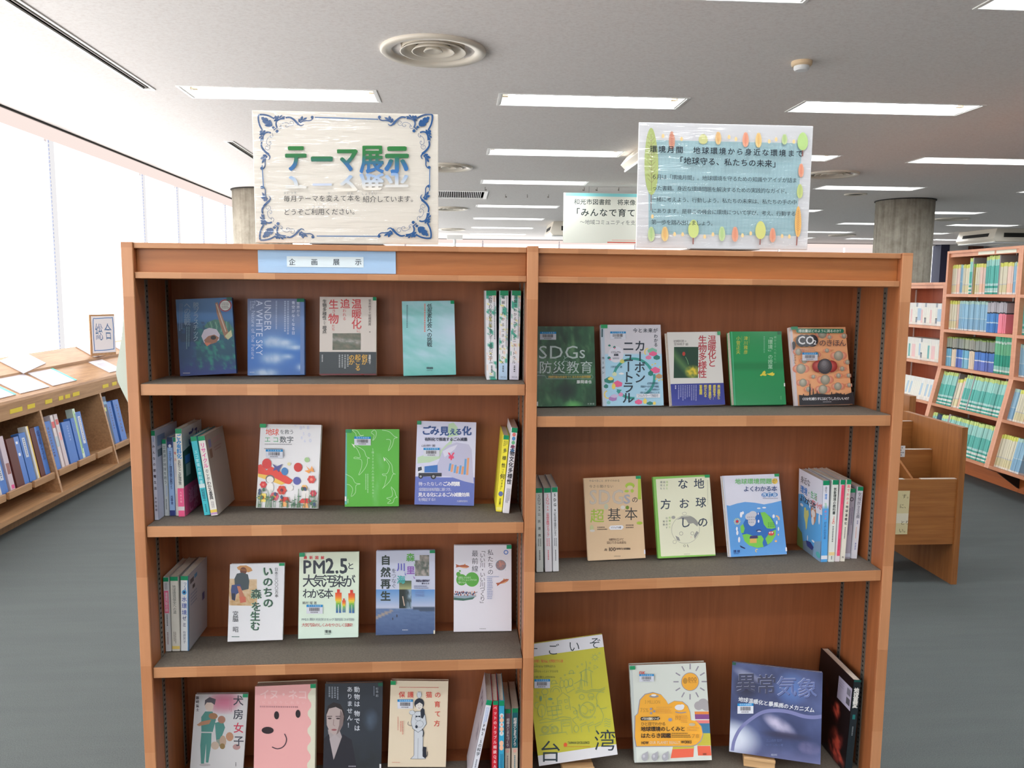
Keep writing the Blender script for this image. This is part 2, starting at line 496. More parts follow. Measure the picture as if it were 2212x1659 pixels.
# ceiling: tiled round the openings of lamps, air diffusers, slots and grille
holes = [(x, y, x + LAMP_L, y + LAMP_W) for x, y in lamps] + [(x - .16, y - .16, x + .16, y + .16) for x, y in DIFF] + \
        [(-1.945, a, -1.885, b_) for a, b_ in SLOTS] + [(GRILLE[0] + .03, GRILLE[1] + .04, GRILLE[2] - .03, GRILLE[3] - .04)]
xs = sorted({XL - .4, XR} | {round(h[i], 4) for h in holes for i in (0, 2)})
ys = sorted({YB, YF + .4} | {round(h[i], 4) for h in holes for i in (1, 3)})
b = MB()
for j in range(len(ys) - 1):
    run = None
    for i in range(len(xs) - 1):
        mx, my = (xs[i] + xs[i + 1]) / 2, (ys[j] + ys[j + 1]) / 2
        solid = not any(h[0] < mx < h[2] and h[1] < my < h[3] for h in holes)
        if solid and run is None: run = xs[i]
        if run is not None and (not solid or i == len(xs) - 2):
            x1 = xs[i + 1] if solid else xs[i]
            b.face([(run, ys[j], CZ), (run, ys[j + 1], CZ), (x1, ys[j + 1], CZ), (x1, ys[j], CZ)]); run = None
struct(b.build('ceiling', M['ceiling']))
b = MB(); b.box(XL - .5, YB, CZ + .5, XR + .1, YF + .5, CZ + .55)
struct(b.build('ceiling_slab', M['dark']))

for nm, bx in (('wall_back', (XL - .5, YB - .1, 0, XR, YB, CZ + .5)), ('wall_right', (XR, YB - .1, 0, XR + .1, YF + .5, CZ + .5))):
    b = MB(); b.box(*bx); struct(b.build(nm, M['paint']))

def window_wall(name, n0, along, gaps, lo, hi, other, mats, wide=.05):
    """floor-to-ceiling windows behind roller blinds. along 'Y': wall at x=other; along 'X': wall at y=other"""
    sgn = -1 if along == 'Y' else 1
    def box(mb, a0, d0, z0, a1, d1, z1, **k):
        d0, d1 = other + sgn * d0, other + sgn * d1
        if d0 > d1: d0, d1 = d1, d0
        mb.box(*((d0, a0, z0, d1, a1, z1) if along == 'Y' else (a0, d0, z0, a1, d1, z1)), **k)
    mb = MB(); box(mb, lo, .20, 0, hi, .34, .46); box(mb, lo, .20, CZ - .02, hi, .34, CZ + .5)
    struct(mb.build(name, M['paint']))
    mb = MB(); box(mb, lo, -.004, CZ - .012, hi, .012, CZ - .0005); struct(mb.build('trim_%d' % n0, M['dark']))
    for i in range(len(gaps) - 1):
        a, c = gaps[i], gaps[i + 1]
        w = struct(thing('window_%d' % (n0 + i), None, None))
        fr = MB()
        box(fr, a, .20, .46, a + .05, .26, CZ - .02); box(fr, c - .05, .20, .46, c, .26, CZ - .02)
        box(fr, a + .05, .20, .46, c - .05, .26, .51); box(fr, a + .05, .20, CZ - .07, c - .05, .26, CZ - .02)
        fr.build('window_frame', M['mullion'], w)
        g = MB(); box(g, a + .05, .228, .51, c - .05, .234, CZ - .07); g.build('pane', M['glass'], w)
        mat = mats(i)
        bl = MB(); box(bl, a + wide / 2, .05, .30, c - wide / 2, .052, CZ - .10); bl.build('blind', mat, w)
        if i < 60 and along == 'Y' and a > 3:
            hm = MB(); box(hm, a + wide / 2, .0485, .30, a + wide / 2 + .10, .0498, CZ - .10); hm.build('edge_shade', M['edge_shade'], w)  # strip added to paint the mullion's shade onto the blind
        bar = MB(); box(bar, a + wide / 2, .044, .28, c - wide / 2, .058, .30); bar.build('bottom_rail', M['white_metal'], w)
        cs = MB(); box(cs, a + .012, .02, CZ - .105, c - .012, .075, CZ - .013); cs.build('shaded_blind_top', M['header_shade'], w, .004)  # top of the blind, with the header's shade put into its glow
        ch = MB()
        for k in range(60):
            z = CZ - .13 - k * .03
            box(ch, a + .004, .03, z, a + .010, .036, z + .018)
        o = ch.build('bead_chain', M['cord'], w); o['kind'] = 'stuff'

window_wall('wall_left', 1, 'Y', [3.0, 4.74, 6.53, 8.37, 9.36, 10.25, 11.22, 13.05, 14.9, 16.75, 18.6, 19.6], YB, YF + .1, XL, lambda i: M['blind'])
window_wall('wall_left_rear', 12, 'Y', [YB, -5.0, -3.0, -1.0, 1.0, 3.0], YB, 3.0, XL - .001, lambda i: M['blind'])
window_wall('wall_front', 17, 'X', [-3.0, -1.27, .585, 2.44, 4.3, 6.15, 7.9, 9.56, 11.72], XL, 12.0, YF, lambda i: M['blind_far'] if i < 5 else M['blind_dim'])
b = MB(); b.box(12.0, YF - .05, 0, 12.22, YF + .3, CZ)
struct(b.build('trim_40', plain('dark_blue_post', (40, 40, 66), .6)))
w = struct(thing('window_30', None, None))
b = MB(); b.box(11.72, YF + .2, .2, 12.0, YF + .24, .3); b.build('window_frame', M['white_metal'], w)
b = MB(); b.box(11.72, YF + .21, .3, 12.0, YF + .215, CZ); b.build('pane', M['glass'], w)
b = MB(); b.box(12.22, YF, 0, XR, YF + .1, CZ); struct(b.build('wall_front_right', M['paint']))
b = MB(); b.box(12.72, YF - .2, 0, 13.0, YF - .02, CZ - .03); struct(b.build('trim_41', M['brown_post']))

# concrete columns
for x, y, lab in ((5.9, 10.5, 'thick round board-marked concrete column behind the main bookcase, right side'),
                  (-2.46, 10.5, 'pale concrete column beside the window blinds, half behind the theme sign')):
    o = struct(MB().cyl(x, y, 0, CZ, .36, 48).build('column', M['concrete'], smooth=False))
    for p in o.data.polygons: p.use_smooth = len(p.vertices) == 4
    r = struct(MB().lathe([(.362, CZ - .012), (.375, CZ - .012), (.375, CZ - .001)], x, y, 48).build('trim_%d' % (50 if x > 0 else 51), M['dark']))

# ------------------------------------------------------------------ ceiling lamps
def make_lamp(x, y, label):
    t = thing('ceiling_lamp', label, 'ceiling light', (x, y, CZ), group='recessed twin-tube lamps in the ceiling')
    L, Wd = LAMP_L, LAMP_W
    b = MB()
    b.box(0, 0, .0, .012, Wd, .11); b.box(L - .012, 0, 0, L, Wd, .11)
    b.hexa([(.012, 0, 0), (L - .012, 0, 0), (L - .012, .06, .11), (.012, .06, .11), (.012, -.004, 0), (L - .012, -.004, 0), (L - .012, .056, .114), (.012, .056, .114)])
    b.hexa([(.012, Wd - .06, .11), (L - .012, Wd - .06, .11), (L - .012, Wd, 0), (.012, Wd, 0), (.012, Wd - .056, .114), (L - .012, Wd - .056, .114), (L - .012, Wd + .004, 0), (.012, Wd + .004, 0)])
    b.box(.012, .05, .11, L - .012, Wd - .05, .116)
    b.build('reflector', M['white_metal'], t)
    f = MB()
    f.box(-.014, -.014, -.004, L + .014, 0, .001); f.box(-.014, Wd, -.004, L + .014, Wd + .014, .001)
    f.box(-.014, 0, -.004, 0, Wd, .001); f.box(L, 0, -.004, L + .014, Wd, .001)
    f.build('rim', M['white_metal'], t)
    for yy in (Wd / 2 - .055, Wd / 2 + .055):
        MB().cyl(yy, .052, .055, L - .055, .0145, 8, axis='X').build('tube', M['tube'], t)
        h = MB(); h.box(.02, yy - .016, .03, .055, yy + .016, .11); h.box(L - .055, yy - .016, .03, L - .02, yy + .016, .11)
        h.build('lamp_holder', M['beige_plastic'], t)
    ld = bpy.data.lights.get('lamp_light')
    if ld is None:
        ld = bpy.data.lights.new('lamp_light', 'AREA'); ld.shape = 'RECTANGLE'; ld.size = 1.08; ld.size_y = .16
        ld.energy = LAMP; ld.color = (.95, .98, 1)
    lo = put('lamp_light', ld, t, (L / 2, Wd / 2, .024))
    return t
def dup(root, loc, label=None, group=None):
    r = root.copy(); COL.objects.link(r); r.location = loc
    if label: r['label'] = label
    if group: r['group'] = group
    for ch in list(root.children):
        c = ch.copy(); COL.objects.link(c); c.parent = r
        for g in ch.children:
            d = g.copy(); COL.objects.link(d); d.parent = c
    return r
RN = ['nearest row', 'second row', 'third row', 'fourth row', 'fifth row', 'sixth row', 'seventh row', 'farthest row']
lamp0 = None
for x, y in lamps:
    if y in LY:
        ix = LX.index(x)
        lab = 'bright recessed ceiling lamp, %s from the camera, %s column' % (RN[LY.index(y)], ['leftmost', 'second', 'third', 'fourth', 'fifth', 'sixth', 'rightmost'][ix])
    else: lab = 'recessed ceiling lamp behind the camera, row %s back, %s column' % (['one', 'two', 'three', 'four', 'five'][LYB.index(y)], ['leftmost', 'second', 'third', 'fourth', 'fifth'][LX.index(x)])
    if lamp0 is None: lamp0 = make_lamp(x, y, lab)
    else: dup(lamp0, (x, y, CZ), lab)

# round air diffusers
def make_diffuser(x, y, label):
    t = thing('air_diffuser', label, 'air vent', (x, y, CZ), group='round air diffusers in the ceiling')
    MB().lathe([(.205, .055), (.215, -.012), (.262, -.020), (.272, -.010), (.270, .0)], n=48).build('outer_ring', M['cream_metal'], t, smooth=True)
    for r0, z in ((.165, -.014), (.105, -.012), (.046, -.010)):
        prof = [(r0 * .55, z + .045), (r0 * .86, z + .018), (r0, z), (r0 + .006, z + .001), (r0 * .88, z + .022)]
        if r0 < .05: prof = [(.001, z + .014), (r0 * .5, z + .010), (r0, z), (r0 + .004, z + .002), (r0 * .8, z + .02)]
        MB().lathe(prof, n=40).build('cone', M['cream_metal'], t, smooth=True)
    MB().box(-.006, -.20, .03, .006, .20, .045).box(-.20, -.006, .03, .20, .006, .045).build('cross_bar', M['cream_metal'], t)
    MB().cyl(0, 0, .10, .12, .24, 24).build('duct_back', M['dark'], t)
    MB().lathe([(.16, .0), (.225, .03), (.225, .11)], n=32).build('duct_wall', M['cream_metal'], t)
    return t
d0 = None
DL = {0: 'large round cream air diffuser in the ceiling above the theme sign', 2: 'round air diffuser half hidden behind the right edge of the theme sign',
      5: 'flat-looking round air diffuser below the ribbed ceiling grille', 8: 'most distant round air diffuser right of the theme sign', 3: 'round air diffuser beside the right edge of the leaf sign',
      7: 'round air diffuser in the ceiling right of the concrete column', 10: 'farthest round air diffuser left of the concrete column', 6: 'round air diffuser behind the leaf sign, left part of the ceiling',
      9: 'distant round air diffuser behind the leaf sign'}
for i, (x, y) in enumerate(DIFF):
    lab = DL.get(i, {1: 'round air diffuser just outside the top right of the picture', 4: 'round air diffuser above the magazine racks', 11: 'round air diffuser straight above the camera', 12: 'round air diffuser above and right of the camera'}.get(i, 'round air diffuser near the far wall'))
    if d0 is None: d0 = make_diffuser(x, y, lab)
    else: dup(d0, (x, y, CZ), lab)

# slot diffusers along the windows
for i, (a, c) in enumerate(SLOTS):
    t = thing('slot_diffuser', ['long narrow slot diffuser in the ceiling at the upper left', 'short visible slot diffuser left of the theme sign', 'distant slot diffuser near the window blinds'][i], 'air vent', (-1.915, a, CZ), group='linear slot diffusers')
    L = c - a
    b = MB(); b.box(-.038, 0, -.006, -.024, L, .004); b.box(.024, 0, -.006, .038, L, .004); b.box(-.024, 0, -.006, .024, .03, .004); b.box(-.024, L - .03, -.006, .024, L, .004)
    b.build('frame', M['white_metal'], t)
    b = MB(); b.hexa([(-.006, .03, .0), (.0, .03, 0), (0, L - .03, 0), (-.006, L - .03, 0), (.008, .03, .05), (.014, .03, .05), (.014, L - .03, .05), (.008, L - .03, .05)]); b.build('vane', M['metal'], t)
    b = MB(); b.box(-.03, 0, .07, .03, L, .075); b.build('duct_back', M['dark'], t)
# ribbed return grille
x0, y0, x1, y1 = GRILLE
t = thing('return_grille', 'ribbed white return air grille in the ceiling right of the theme sign', 'air vent', (x0, y0, CZ))
b = MB(); W2, H2 = x1 - x0, y1 - y0
b.box(0, 0, -.008, W2, .045, .002); b.box(0, H2 - .045, -.008, W2, H2, .002); b.box(0, .045, -.008, .045, H2 - .045, .002); b.box(W2 - .045, .045, -.008, W2, H2 - .045, .002)
b.build('frame', M['white_metal'], t)
s0 = MB().box(0, .045, -.004, .007, H2 - .045, .016).build('slat', M['white_metal'], t); s0.location = (.06, 0, 0)
n = int((W2 - .1) / .0235)
for k in range(1, n):
    q = s0.copy(); COL.objects.link(q); q.location = (.06 + k * .0235, 0, 0)
MB().box(.03, .03, .07, W2 - .03, H2 - .03, .075).build('duct_back', M['dark'], t)

# smoke detector, recessed detector, hooks, suspended units, white pole
t = thing('smoke_detector', 'small cream smoke detector on the ceiling at upper right', 'smoke detector', (1.8255, 4.35, CZ))
MB().lathe([(.0535, 0), (.0535, -.018), (.048, -.024), (.001, -.024)], n=28).build('base', M['beige_plastic'], t, smooth=False)
MB().lathe([(.040, -.024), (.040, -.038), (.034, -.047), (.001, -.049)], n=28).build('sensor_head', M['white_plastic'], t)
t = thing('recessed_detector', 'small dark recessed ring in the ceiling left of the concrete column', 'ceiling fitting', (4.92, 9.9, CZ))
MB().lathe([(.085, .0), (.11, -.012), (.13, -.010), (.135, 0)], n=28).build('ring', M['cream_metal'], t, smooth=True)
MB().cyl(0, 0, -.002, .0, .09, 24).build('dark_centre', M['dark'], t)
hk = None
for i, (x, y) in enumerate([(.318, 9.81), (.602, 10.52), (.879, 10.48), (1.15, 10.45), (1.492, 9.7), (1.644, 9.68), (1.898, 9.65)]):
    hl = 'tiny metal hook in the ceiling near the far banner, %s from the left' % ['first', 'second', 'third', 'fourth', 'fifth', 'sixth', 'seventh'][i]
    if hk is None:
        b = MB(); b.cyl(0, 0, -.035, 0, .004, 6); b.box(-.004, -.004, -.039, .018, .004, -.031); b.box(.011, -.004, -.039, .018, .004, -.022)
        hk = tag(put('ceiling_hook', b.mesh('ceiling_hook', M['metal'])), hl, 'hook', 'hooks in the ceiling'); o = hk
    else: o = hk.copy(); COL.objects.link(o); o['label'] = hl
    o.location = (x, y, CZ); o.rotation_euler = (0, 0, .7 * i)
def ac_unit(x, y, w, d, label, h=.24):
    t = thing('ceiling_air_conditioner', label, 'air conditioner', (x, y, CZ), group='ceiling mounted air conditioners')
    b = MB(); b.extrude([(.06, 0), (w - .06, 0), (w, -h + .05), (w - .05, -h), (.05, -h), (0, -h + .05)], 0, d, 'Y'); b.build('casing', M['cream_metal'], t, .006)
    b = MB(); b.box(.20, -.006, -h * .66, w - .12, .004, -h * .33); b.build('air_outlet', M['dark'], t)
    b = MB(); b.hexa([(.012, .18, -h * .66), (.012, d - .18, -h * .66), (.026, d - .18, -h * .66), (.026, .18, -h * .66), (.028, .18, -h * .33), (.028, d - .18, -h * .33), (.046, d - .18, -h * .33), (.046, .18, -h * .33)]); b.build('side_outlet', M['dark'], t)
    b = MB(); b.box(.03, .03, -h - .02, w - .03, d - .03, -h + .001); b.build('bottom_panel', M['white_metal'], t, .006)
    b = MB(); b.box(w * .3, d * .3, -h - .026, w * .7, d * .7, -h - .019); b.build('intake_grille', M['cream_metal'], t)
ac_unit(1.62, 14.4, 1.2, 1.0, 'cream ceiling air conditioner low beside the hanging banner')
ac_unit(9.95, 14.6, 1.5, 1.15, 'cream ceiling air conditioner above the tall magazine rack at right')
ac_unit(1.475, 6.5, .95, .95, 'ceiling air conditioner mostly hidden behind the leaf sign', .13)
t = thing('white_pole', 'thin white pole with a T-shaped top in front of the far blinds', 'pole', (-.08, 17.6, 0))
MB().cyl(0, 0, 0, CZ - .1, .03, 12).build('shaft', M['white_metal'], t)
MB().box(-.17, -.04, CZ - .14, .17, .04, CZ - .05).build('top_bar', M['white_metal'], t, .008)
t = tag(put('far_poster', MB().box(0, 0, 0, .8, .01, .6, (150, 190, 220)).mesh('far_poster', M['ink']), None, (12.6, 18.9, 1.95)), 'pale blue poster high at the right edge behind the magazine rack', 'poster')

# hanging banner far behind
t = thing('hanging_banner', 'pale banner with turquoise top stripe, half behind the leaf sign', 'banner', (1.235, 9.6, 2.02))
MB().box(0, 0, 0, 2.2, .012, .58).build('sheet', plain('banner_paper', (228, 230, 218), .7), t)
P = Print((0, 0, 0), (1, 0, 0), (0, 0, 1), 2.2, .58, ((1372, 648), (2985, 648), (2985, 1094), (1372, 1094)))
P.rect(1388, 650, 2985, 678, (140, 215, 218)); P.build('top_stripe', t, M['ink'])
P = P.sub(); P.T('和光市図書館　将来像', 1460, 700, 54, (70, 80, 76), b=.015, end=2002); P.build('lettering', t, M['ink']); P = P.sub(); P.T('「みんなで育てる身', 1440, 782, 76, (58, 68, 66), b=.02, end=2165); P.build('lettering', t, M['ink']); P = P.sub(); P.T('〜地域コミュニティを支える情', 1515, 884, 46, (96, 104, 100), end=2138)
P.build('lettering', t, M['ink'])
P = P.sub(); P.rect(1760, 1082, 2985, 1092, (226, 110, 96)); P.rect(1800, 1064, 2985, 1068, (232, 160, 140)); P.build('bottom_stripe', t, M['ink'])
for x in (.3, 1.9): MB().cyl(x, .006, .58, CZ - 2.02, .002, 6).build('cord', M['metal'], t)
# ------------------------------------------------------------------ the display bookcase
YC = 1.896                 # front plane
YP = 2.128                 # front face of the back panel
def Z(z): return EYE + z
case = thing('bookcase', 'large two-bay wooden bookcase displaying themed books face out', 'bookcase', (0, YC, 0))
case_y = YC
def cb(name, x0, y0, z0, x1, y1, z1, mat, parent=None, bev=.0015):
    """box in world x / depth from the front plane / height above the lens"""
    return MB().box(x0, y0, Z(z0) if z0 > -1.4499 else 0, x1, y1, Z(z1)).build(name, mat, parent or case, bev)
DEP = .42
cb('side_panel', -.759, 0, -1.45, -.733, DEP, .1025, M['side_z'])
cb('divider_panel', .1597, -.002, -1.45, .1863, DEP, .1035, M['side_z'])
cb('side_panel', 1.0652, 0, -1.45, 1.0912, DEP, .0975, M['side_z'])
for nm, x0, x1 in (('edge_strip', -.759, -.733), ('edge_strip', .1597, .1863), ('edge_strip', 1.0652, 1.0912)):
    z1 = .1025 if x0 < 0 else (.1035 if x0 < 1 else .0975); yy = -.008 if .1 < x0 < .2 else -.006
    cb(nm, x0, yy, -1.45, x1, -.0001 if yy == -.006 else -.0021, z1, M['edge_z'])
def hexboard(name, x0, x1, za0, za1, zb0, zb1, y0, y1, mat, parent=None, bev=.0015):
    """board whose left end spans za0..za1 and right end zb0..zb1"""
    p = [(x0, y0, Z(za0)), (x1, y0, Z(zb0)), (x1, y1, Z(zb0)), (x0, y1, Z(za0)), (x0, y0, Z(za1)), (x1, y0, Z(zb1)), (x1, y1, Z(zb1)), (x0, y1, Z(za1))]
    return MB().hexa(p).build(name, mat, parent or case, bev)
for x0, x1, a, c_ in ((-.733, .1597, .1015, .1008), (.1863, 1.0652, .1000, .0965)):
    hexboard('top_board', x0, x1, a - .013, a, c_ - .013, c_, 0, DEP, M['edge_x'])
hexboard('header_panel', -.733, .1597, .034, .0895, .034, .0886, .014, .026, M['panel_x'])
hexboard('header_panel', .1863, 1.0652, .032, .088, .030, .0842, .014, .026, M['panel_x'])
hexboard('header_rail', -.733, .1597, .0208, .0356, .0206, .0346, 0, .232, M['edge_x'])
hexboard('header_rail', .1863, 1.0652, .0192, .0338, .0162, .0306, 0, .232, M['edge_x'])
cb('back_panel', -.733, YP - YC, -1.40, .1597, YP - YC + .012, .10, M['panel_z'] if 0 else M['panel_z'], bev=0)
cb('back_panel', .1863, YP - YC, -1.40, 1.0652, YP - YC + .012, .095, M['panel_z'], bev=0)
LEFT = [(-.2202, -.2202), (-.5575, -.5573), (-.9065, -.9035), (-1.275, -1.275)]
RIGHT = [(-.2975, -.2966), (-.7096, -.6920), (-1.255, -1.255)]
def shelf(x0, x1, za, zb):
    s = hexboard('shelf', x0 + .0012, x1 - .0012, za - .0255, za, zb - .0262, zb, .003, YP - YC, M['panel_z'])
    hexboard('lip', x0 + .0012, x1 - .0012, za - .0258, za + .0002, zb - .0265, zb + .0002, .0, .0035, M['edge_x'], s, .001)
    hexboard('shelf_mat', x0 + .002, x1 - .002, za, za + .0012, zb, zb + .0012, .0036, .172, M['mat'], s, 0)
for za, zb in LEFT: shelf(-.733, .1597, za - .0012, zb - .0012)
for za, zb in RIGHT: shelf(.1863, 1.0652, za - .0012, zb - .0012)
for x0, x1 in ((-.733, .1597), (.1863, 1.0652)): cb('kick_board', x0, .02, -1.449, x1, .035, -1.30, M['panel_x'])
# slotted shelf standards on the inner faces of the side panels
def standards(x, sgn, zt):
    for yc in (.062, .196):
        xa, xb = sorted((x, x + sgn * .0022))
        st = cb('shelf_standard', xa, yc - .0075, -1.30, xb, yc + .0075, zt, M['metal'], bev=0)
        b = MB()
        for k in range(int((zt + 1.28) / .0125)):
            z = zt - .012 - k * .0125; b.box(min(x + sgn * .0020, x + sgn * .0028), yc - .004, Z(z - .0045), max(x + sgn * .0020, x + sgn * .0028), yc + .002, Z(z))
        o = b.build('slots', M['slot'], st); o['kind'] = 'stuff'
standards(-.733, 1, .019); standards(.1597, -1, .019); standards(.1863, 1, .018); standards(1.0652, -1, .015)

# blue header label
t = thing('header_label', 'light blue header label reading 企画展示 stuck on the bookcase', 'label', (0, YC + .0135, 0))
MB().box(-.4600, -.0022, Z(.0365), -.1455, 0, Z(.0880)).build('blue_card', plain('blue_card', (160, 190, 222), .6), t)
MB().box(-.3945, -.0030, Z(.0505), -.2195, -.0021, Z(.0745)).build('white_strip', plain('pale_strip', (214, 226, 232), .6), t)
P = Print((-.3945, -.0031, Z(.0505)), (1, 0, 0), (0, 0, 1), .175, .024, ((380, 1388), (1062, 1395), (1060, 1488), (380, 1484)))
for ch, x in (('企', 396), ('画', 592), ('展', 787), ('示', 983)):
    P = P.sub(); P.T(ch, x, 1408, 62, (48, 58, 68), b=.006); P.build('character', t, M['ink'])

# ---- theme sign
def sign(name, label, x0, x1, z0, z1, y, cs, base):
    t = thing(name, label, 'sign', (x0, y, Z(z0) + .003))
    w, h = x1 - x0, z1 - z0 - .003
    MB().box(0, 0, 0, w, .004, h).build('board', plain(name + '_board', base, .55), t, .0015)
    MB().box(w * .30, -.022, -.0025, w * .70, .09, 0).build('stand_foot', M['acrylic_base'], t, .0008)
    MB().box(w * .30, .0045, -.001, w * .70, .0075, h * .6).build('stand_back', M['acrylic_base'], t)
    b = MB(); b.box(.001, -.0022, .001, w - .001, -.0019, h - .001); b.build('laminate_film', M['film'], t)
    return t, Print((0, 0, 0), (1, 0, 0), (0, 0, 1), w, h, cs)
t, P = sign('theme_sign', 'cream laminated sign reading テーマ展示 framed by blue floral ornaments', -.4700, -.0470, .1030, .4040, 1.93, ((42, 58), (1728, 118), (1726, 1284), (78, 1268)), (232, 224, 212))
BL = (20, 76, 132)
def corner(P, fx, fy):
    cx0, cy0 = 888, 672
    def m1(p):
        x, y = p; return (x if not fx else 2 * cx0 - x + (0), y if not fy else 2 * cy0 - y)
    S = 1783 / 430 / (1778 / 150)      # from the close-up's units to the sheet's
    def q(p, sw):
        x, y = p
        if sw: x, y = (y - 130) * 1.0 + 130, (x - 130) * 1.0 + 130
        return m1((62 + x * S, 62 + y * S))
    for sw in (0, 1):
        Q = lambda pts: [q(p, sw) for p in pts]
        P.spline(Q([(140, 140), (250, 135), (380, 160), (480, 205), (540, 240)]), 42 * S, BL)
        P.spline(Q([(600, 450), (580, 380), (600, 300), (680, 250), (800, 235)]), 40 * S, BL)
        P.spline(Q([(820, 215), (930, 205), (1030, 260), (1110, 340), (1150, 390)]), 38 * S, BL, 62 * S)
        P.spline(Q([(1150, 380), (1200, 415), (1260, 400), (1280, 370)]), 40 * S, BL, 10 * S)
        P.spline(Q([(1190, 350), (1240, 310), (1330, 290), (1430, 290), (1500, 255), (1520, 215)]), 34 * S, BL, 22 * S)
        x, y = q((1500, 205), sw); P.ell(x, y, 40 * S, 40 * S, BL, 14)
        for leaf in ([(1150, 330), (1140, 260), (1170, 230), (1210, 270), (1200, 330)], [(1200, 290), (1195, 220), (1250, 165), (1275, 220), (1250, 290)], [(1250, 270), (1300, 215), (1375, 205), (1340, 260), (1270, 285)],
                     [(560, 250), (530, 200), (560, 160), (610, 180), (640, 150), (670, 200), (620, 270)], [(660, 210), (700, 150), (750, 145), (730, 180), (680, 235)], [(690, 230), (750, 180), (820, 180), (790, 220), (720, 250)], [(520, 300), (540, 260), (600, 240), (620, 270), (560, 310)]):
            P.poly(Q(leaf), BL)
        P.spline(Q([(610, 480), (670, 500), (720, 460), (700, 400), (720, 380), (780, 345), (860, 340), (910, 380), (900, 430), (850, 450), (815, 420), (850, 405)]), 9 * S, BL)
        P.spline(Q([(915, 410), (980, 420), (1025, 380), (1020, 320), (970, 300), (930, 340), (960, 370)]), 8 * S, BL)
        x, y = q((685, 435), sw); P.ell(x, y, 14 * S, 14 * S, BL, 8)
    Q = lambda pts: [q(p, 0) for p in pts]
    P.poly(Q([(205, 205), (260, 190), (300, 225), (320, 205), (380, 240), (395, 290), (430, 265), (470, 310), (490, 370), (480, 430), (420, 450), (340, 440), (285, 400), (320, 385), (270, 350), (230, 310), (245, 285), (215, 260)]), BL)
    P.poly(Q([(510, 420), (555, 460), (515, 505), (465, 465)]), BL); P.poly(Q([(600, 505), (650, 540), (640, 590), (590, 600), (560, 560)]), BL)
    P.line(Q([(520, 530), (620, 450)]), 24 * S, BL)
for fx in (0, 1):
    for fy in (0, 1):
        Q_ = P.sub(); corner(Q_, fx, fy); Q_.build('corner_ornament', t)
Q_ = P.sub()
for a, c_ in (((612, 136), (1180, 154)), ((622, 1204), (1190, 1212)), ((140, 560), (150, 770)), ((1648, 597), (1648, 800))):
    Q_ = P.sub(); Q_.line([a, c_], 8, (70, 110, 160)); Q_.build('border_line', t)
gr = lambda y: ramp([(380, (28, 116, 44)), (500, (32, 108, 62)), (560, (44, 100, 150)), (640, (50, 112, 180))], y)
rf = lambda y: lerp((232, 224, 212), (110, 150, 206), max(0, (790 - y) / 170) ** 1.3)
A_ = P.sub()
for ch, x, y, s_, b_ in (('テ', 332, 362, 215, .045), ('ー', 562, 372, 222, .056), ('マ', 795, 378, 208, .045), ('展', 1012, 372, 222, .034), ('示', 1238, 376, 222, .056)):
    A_.T(ch, x, y, s_, (0, 0, 0), b=b_, sy=1.22, grad=gr)
A_.build('title_lettering', t)
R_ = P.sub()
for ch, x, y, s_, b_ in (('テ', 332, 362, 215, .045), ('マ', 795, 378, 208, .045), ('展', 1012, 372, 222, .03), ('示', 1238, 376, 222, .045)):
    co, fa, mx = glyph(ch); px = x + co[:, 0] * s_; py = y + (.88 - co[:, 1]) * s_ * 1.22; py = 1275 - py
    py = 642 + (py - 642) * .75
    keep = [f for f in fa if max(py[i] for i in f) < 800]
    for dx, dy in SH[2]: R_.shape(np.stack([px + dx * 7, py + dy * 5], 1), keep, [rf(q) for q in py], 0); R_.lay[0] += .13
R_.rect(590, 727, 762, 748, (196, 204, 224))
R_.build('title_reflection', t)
B_ = P.sub(); g_ = (52, 52, 54)
B_.T('毎月テーマを変えて本を', 326, 832, 60, g_, end=1024); B_.T('紹介しています。', 1040, 840, 64, g_, end=1540)
B_.T('どうぞご利用ください。', 326, 952, 62, g_, end=1006)
for s_, x, y, e in (('まいつき', 328, 798, 446), ('か', 724, 802, None), ('ほん', 900, 806, 958), ('しょうかい', 1030, 810, 1172), ('りよう', 588, 924, 700)): B_.T(s_, x, y, 26, (150, 150, 150), end=e)
B_.build('body_lettering', t)

# ---- leaf sign
t, P = sign('leaf_sign', 'white laminated sign with pale blue panel and printed leaf trees', .4240, .8460, .1010, .3965, 1.93, ((700, 42), (2110, 75), (2050, 1078), (690, 1056)), (226, 226, 230))
Q_ = P.sub(); Q_.poly([(785, 185), (2010, 212), (1965, 965), (780, 938)], (172, 206, 214))
for k in range(40):
    f = k / 40; xt, xb = 800 + 1200 * f, 790 + 1165 * f; Q_.line([(xt, 192 + 26 * f), (xb, 936 + 28 * f)], 3, (160, 196, 208))
Q_.build('blue_panel', t)
def leaf(x, y, rx, ry, c, vein, n=6, trunk=None):
    Q = P.sub()
    if trunk: Q.line([(x, y), (x + trunk[1], y + ry + trunk[0])], 9 if trunk[0] < 100 else 5, (150, 92, 84))
    Q.poly([(x + rx * math.sin(a) * (1 - .12 * math.cos(a)), y - ry * math.cos(a)) for a in [2 * PI * i / 26 for i in range(26)]], c)
    if vein:
        Q.line([(x, y - ry * .8), (x, y + ry * .9)], 3, vein)
        for i in range(n):
            yy = y - ry * .6 + 1.35 * ry * i / n; Q.line([(x, yy), (x - rx * .6, yy - rx * .7)], 2.5, vein); Q.line([(x, yy), (x + rx * .6, yy - rx * .7)], 2.5, vein)
    Q.build('printed_leaf', t)
LG, OG, CR, YE, OL = (192, 208, 156), (230, 196, 140), (224, 162, 136), (226, 198, 138), (206, 206, 142)
leaf(806, 358, 54, 268, (190, 206, 128), (160, 140, 104), 11, (125, -6))
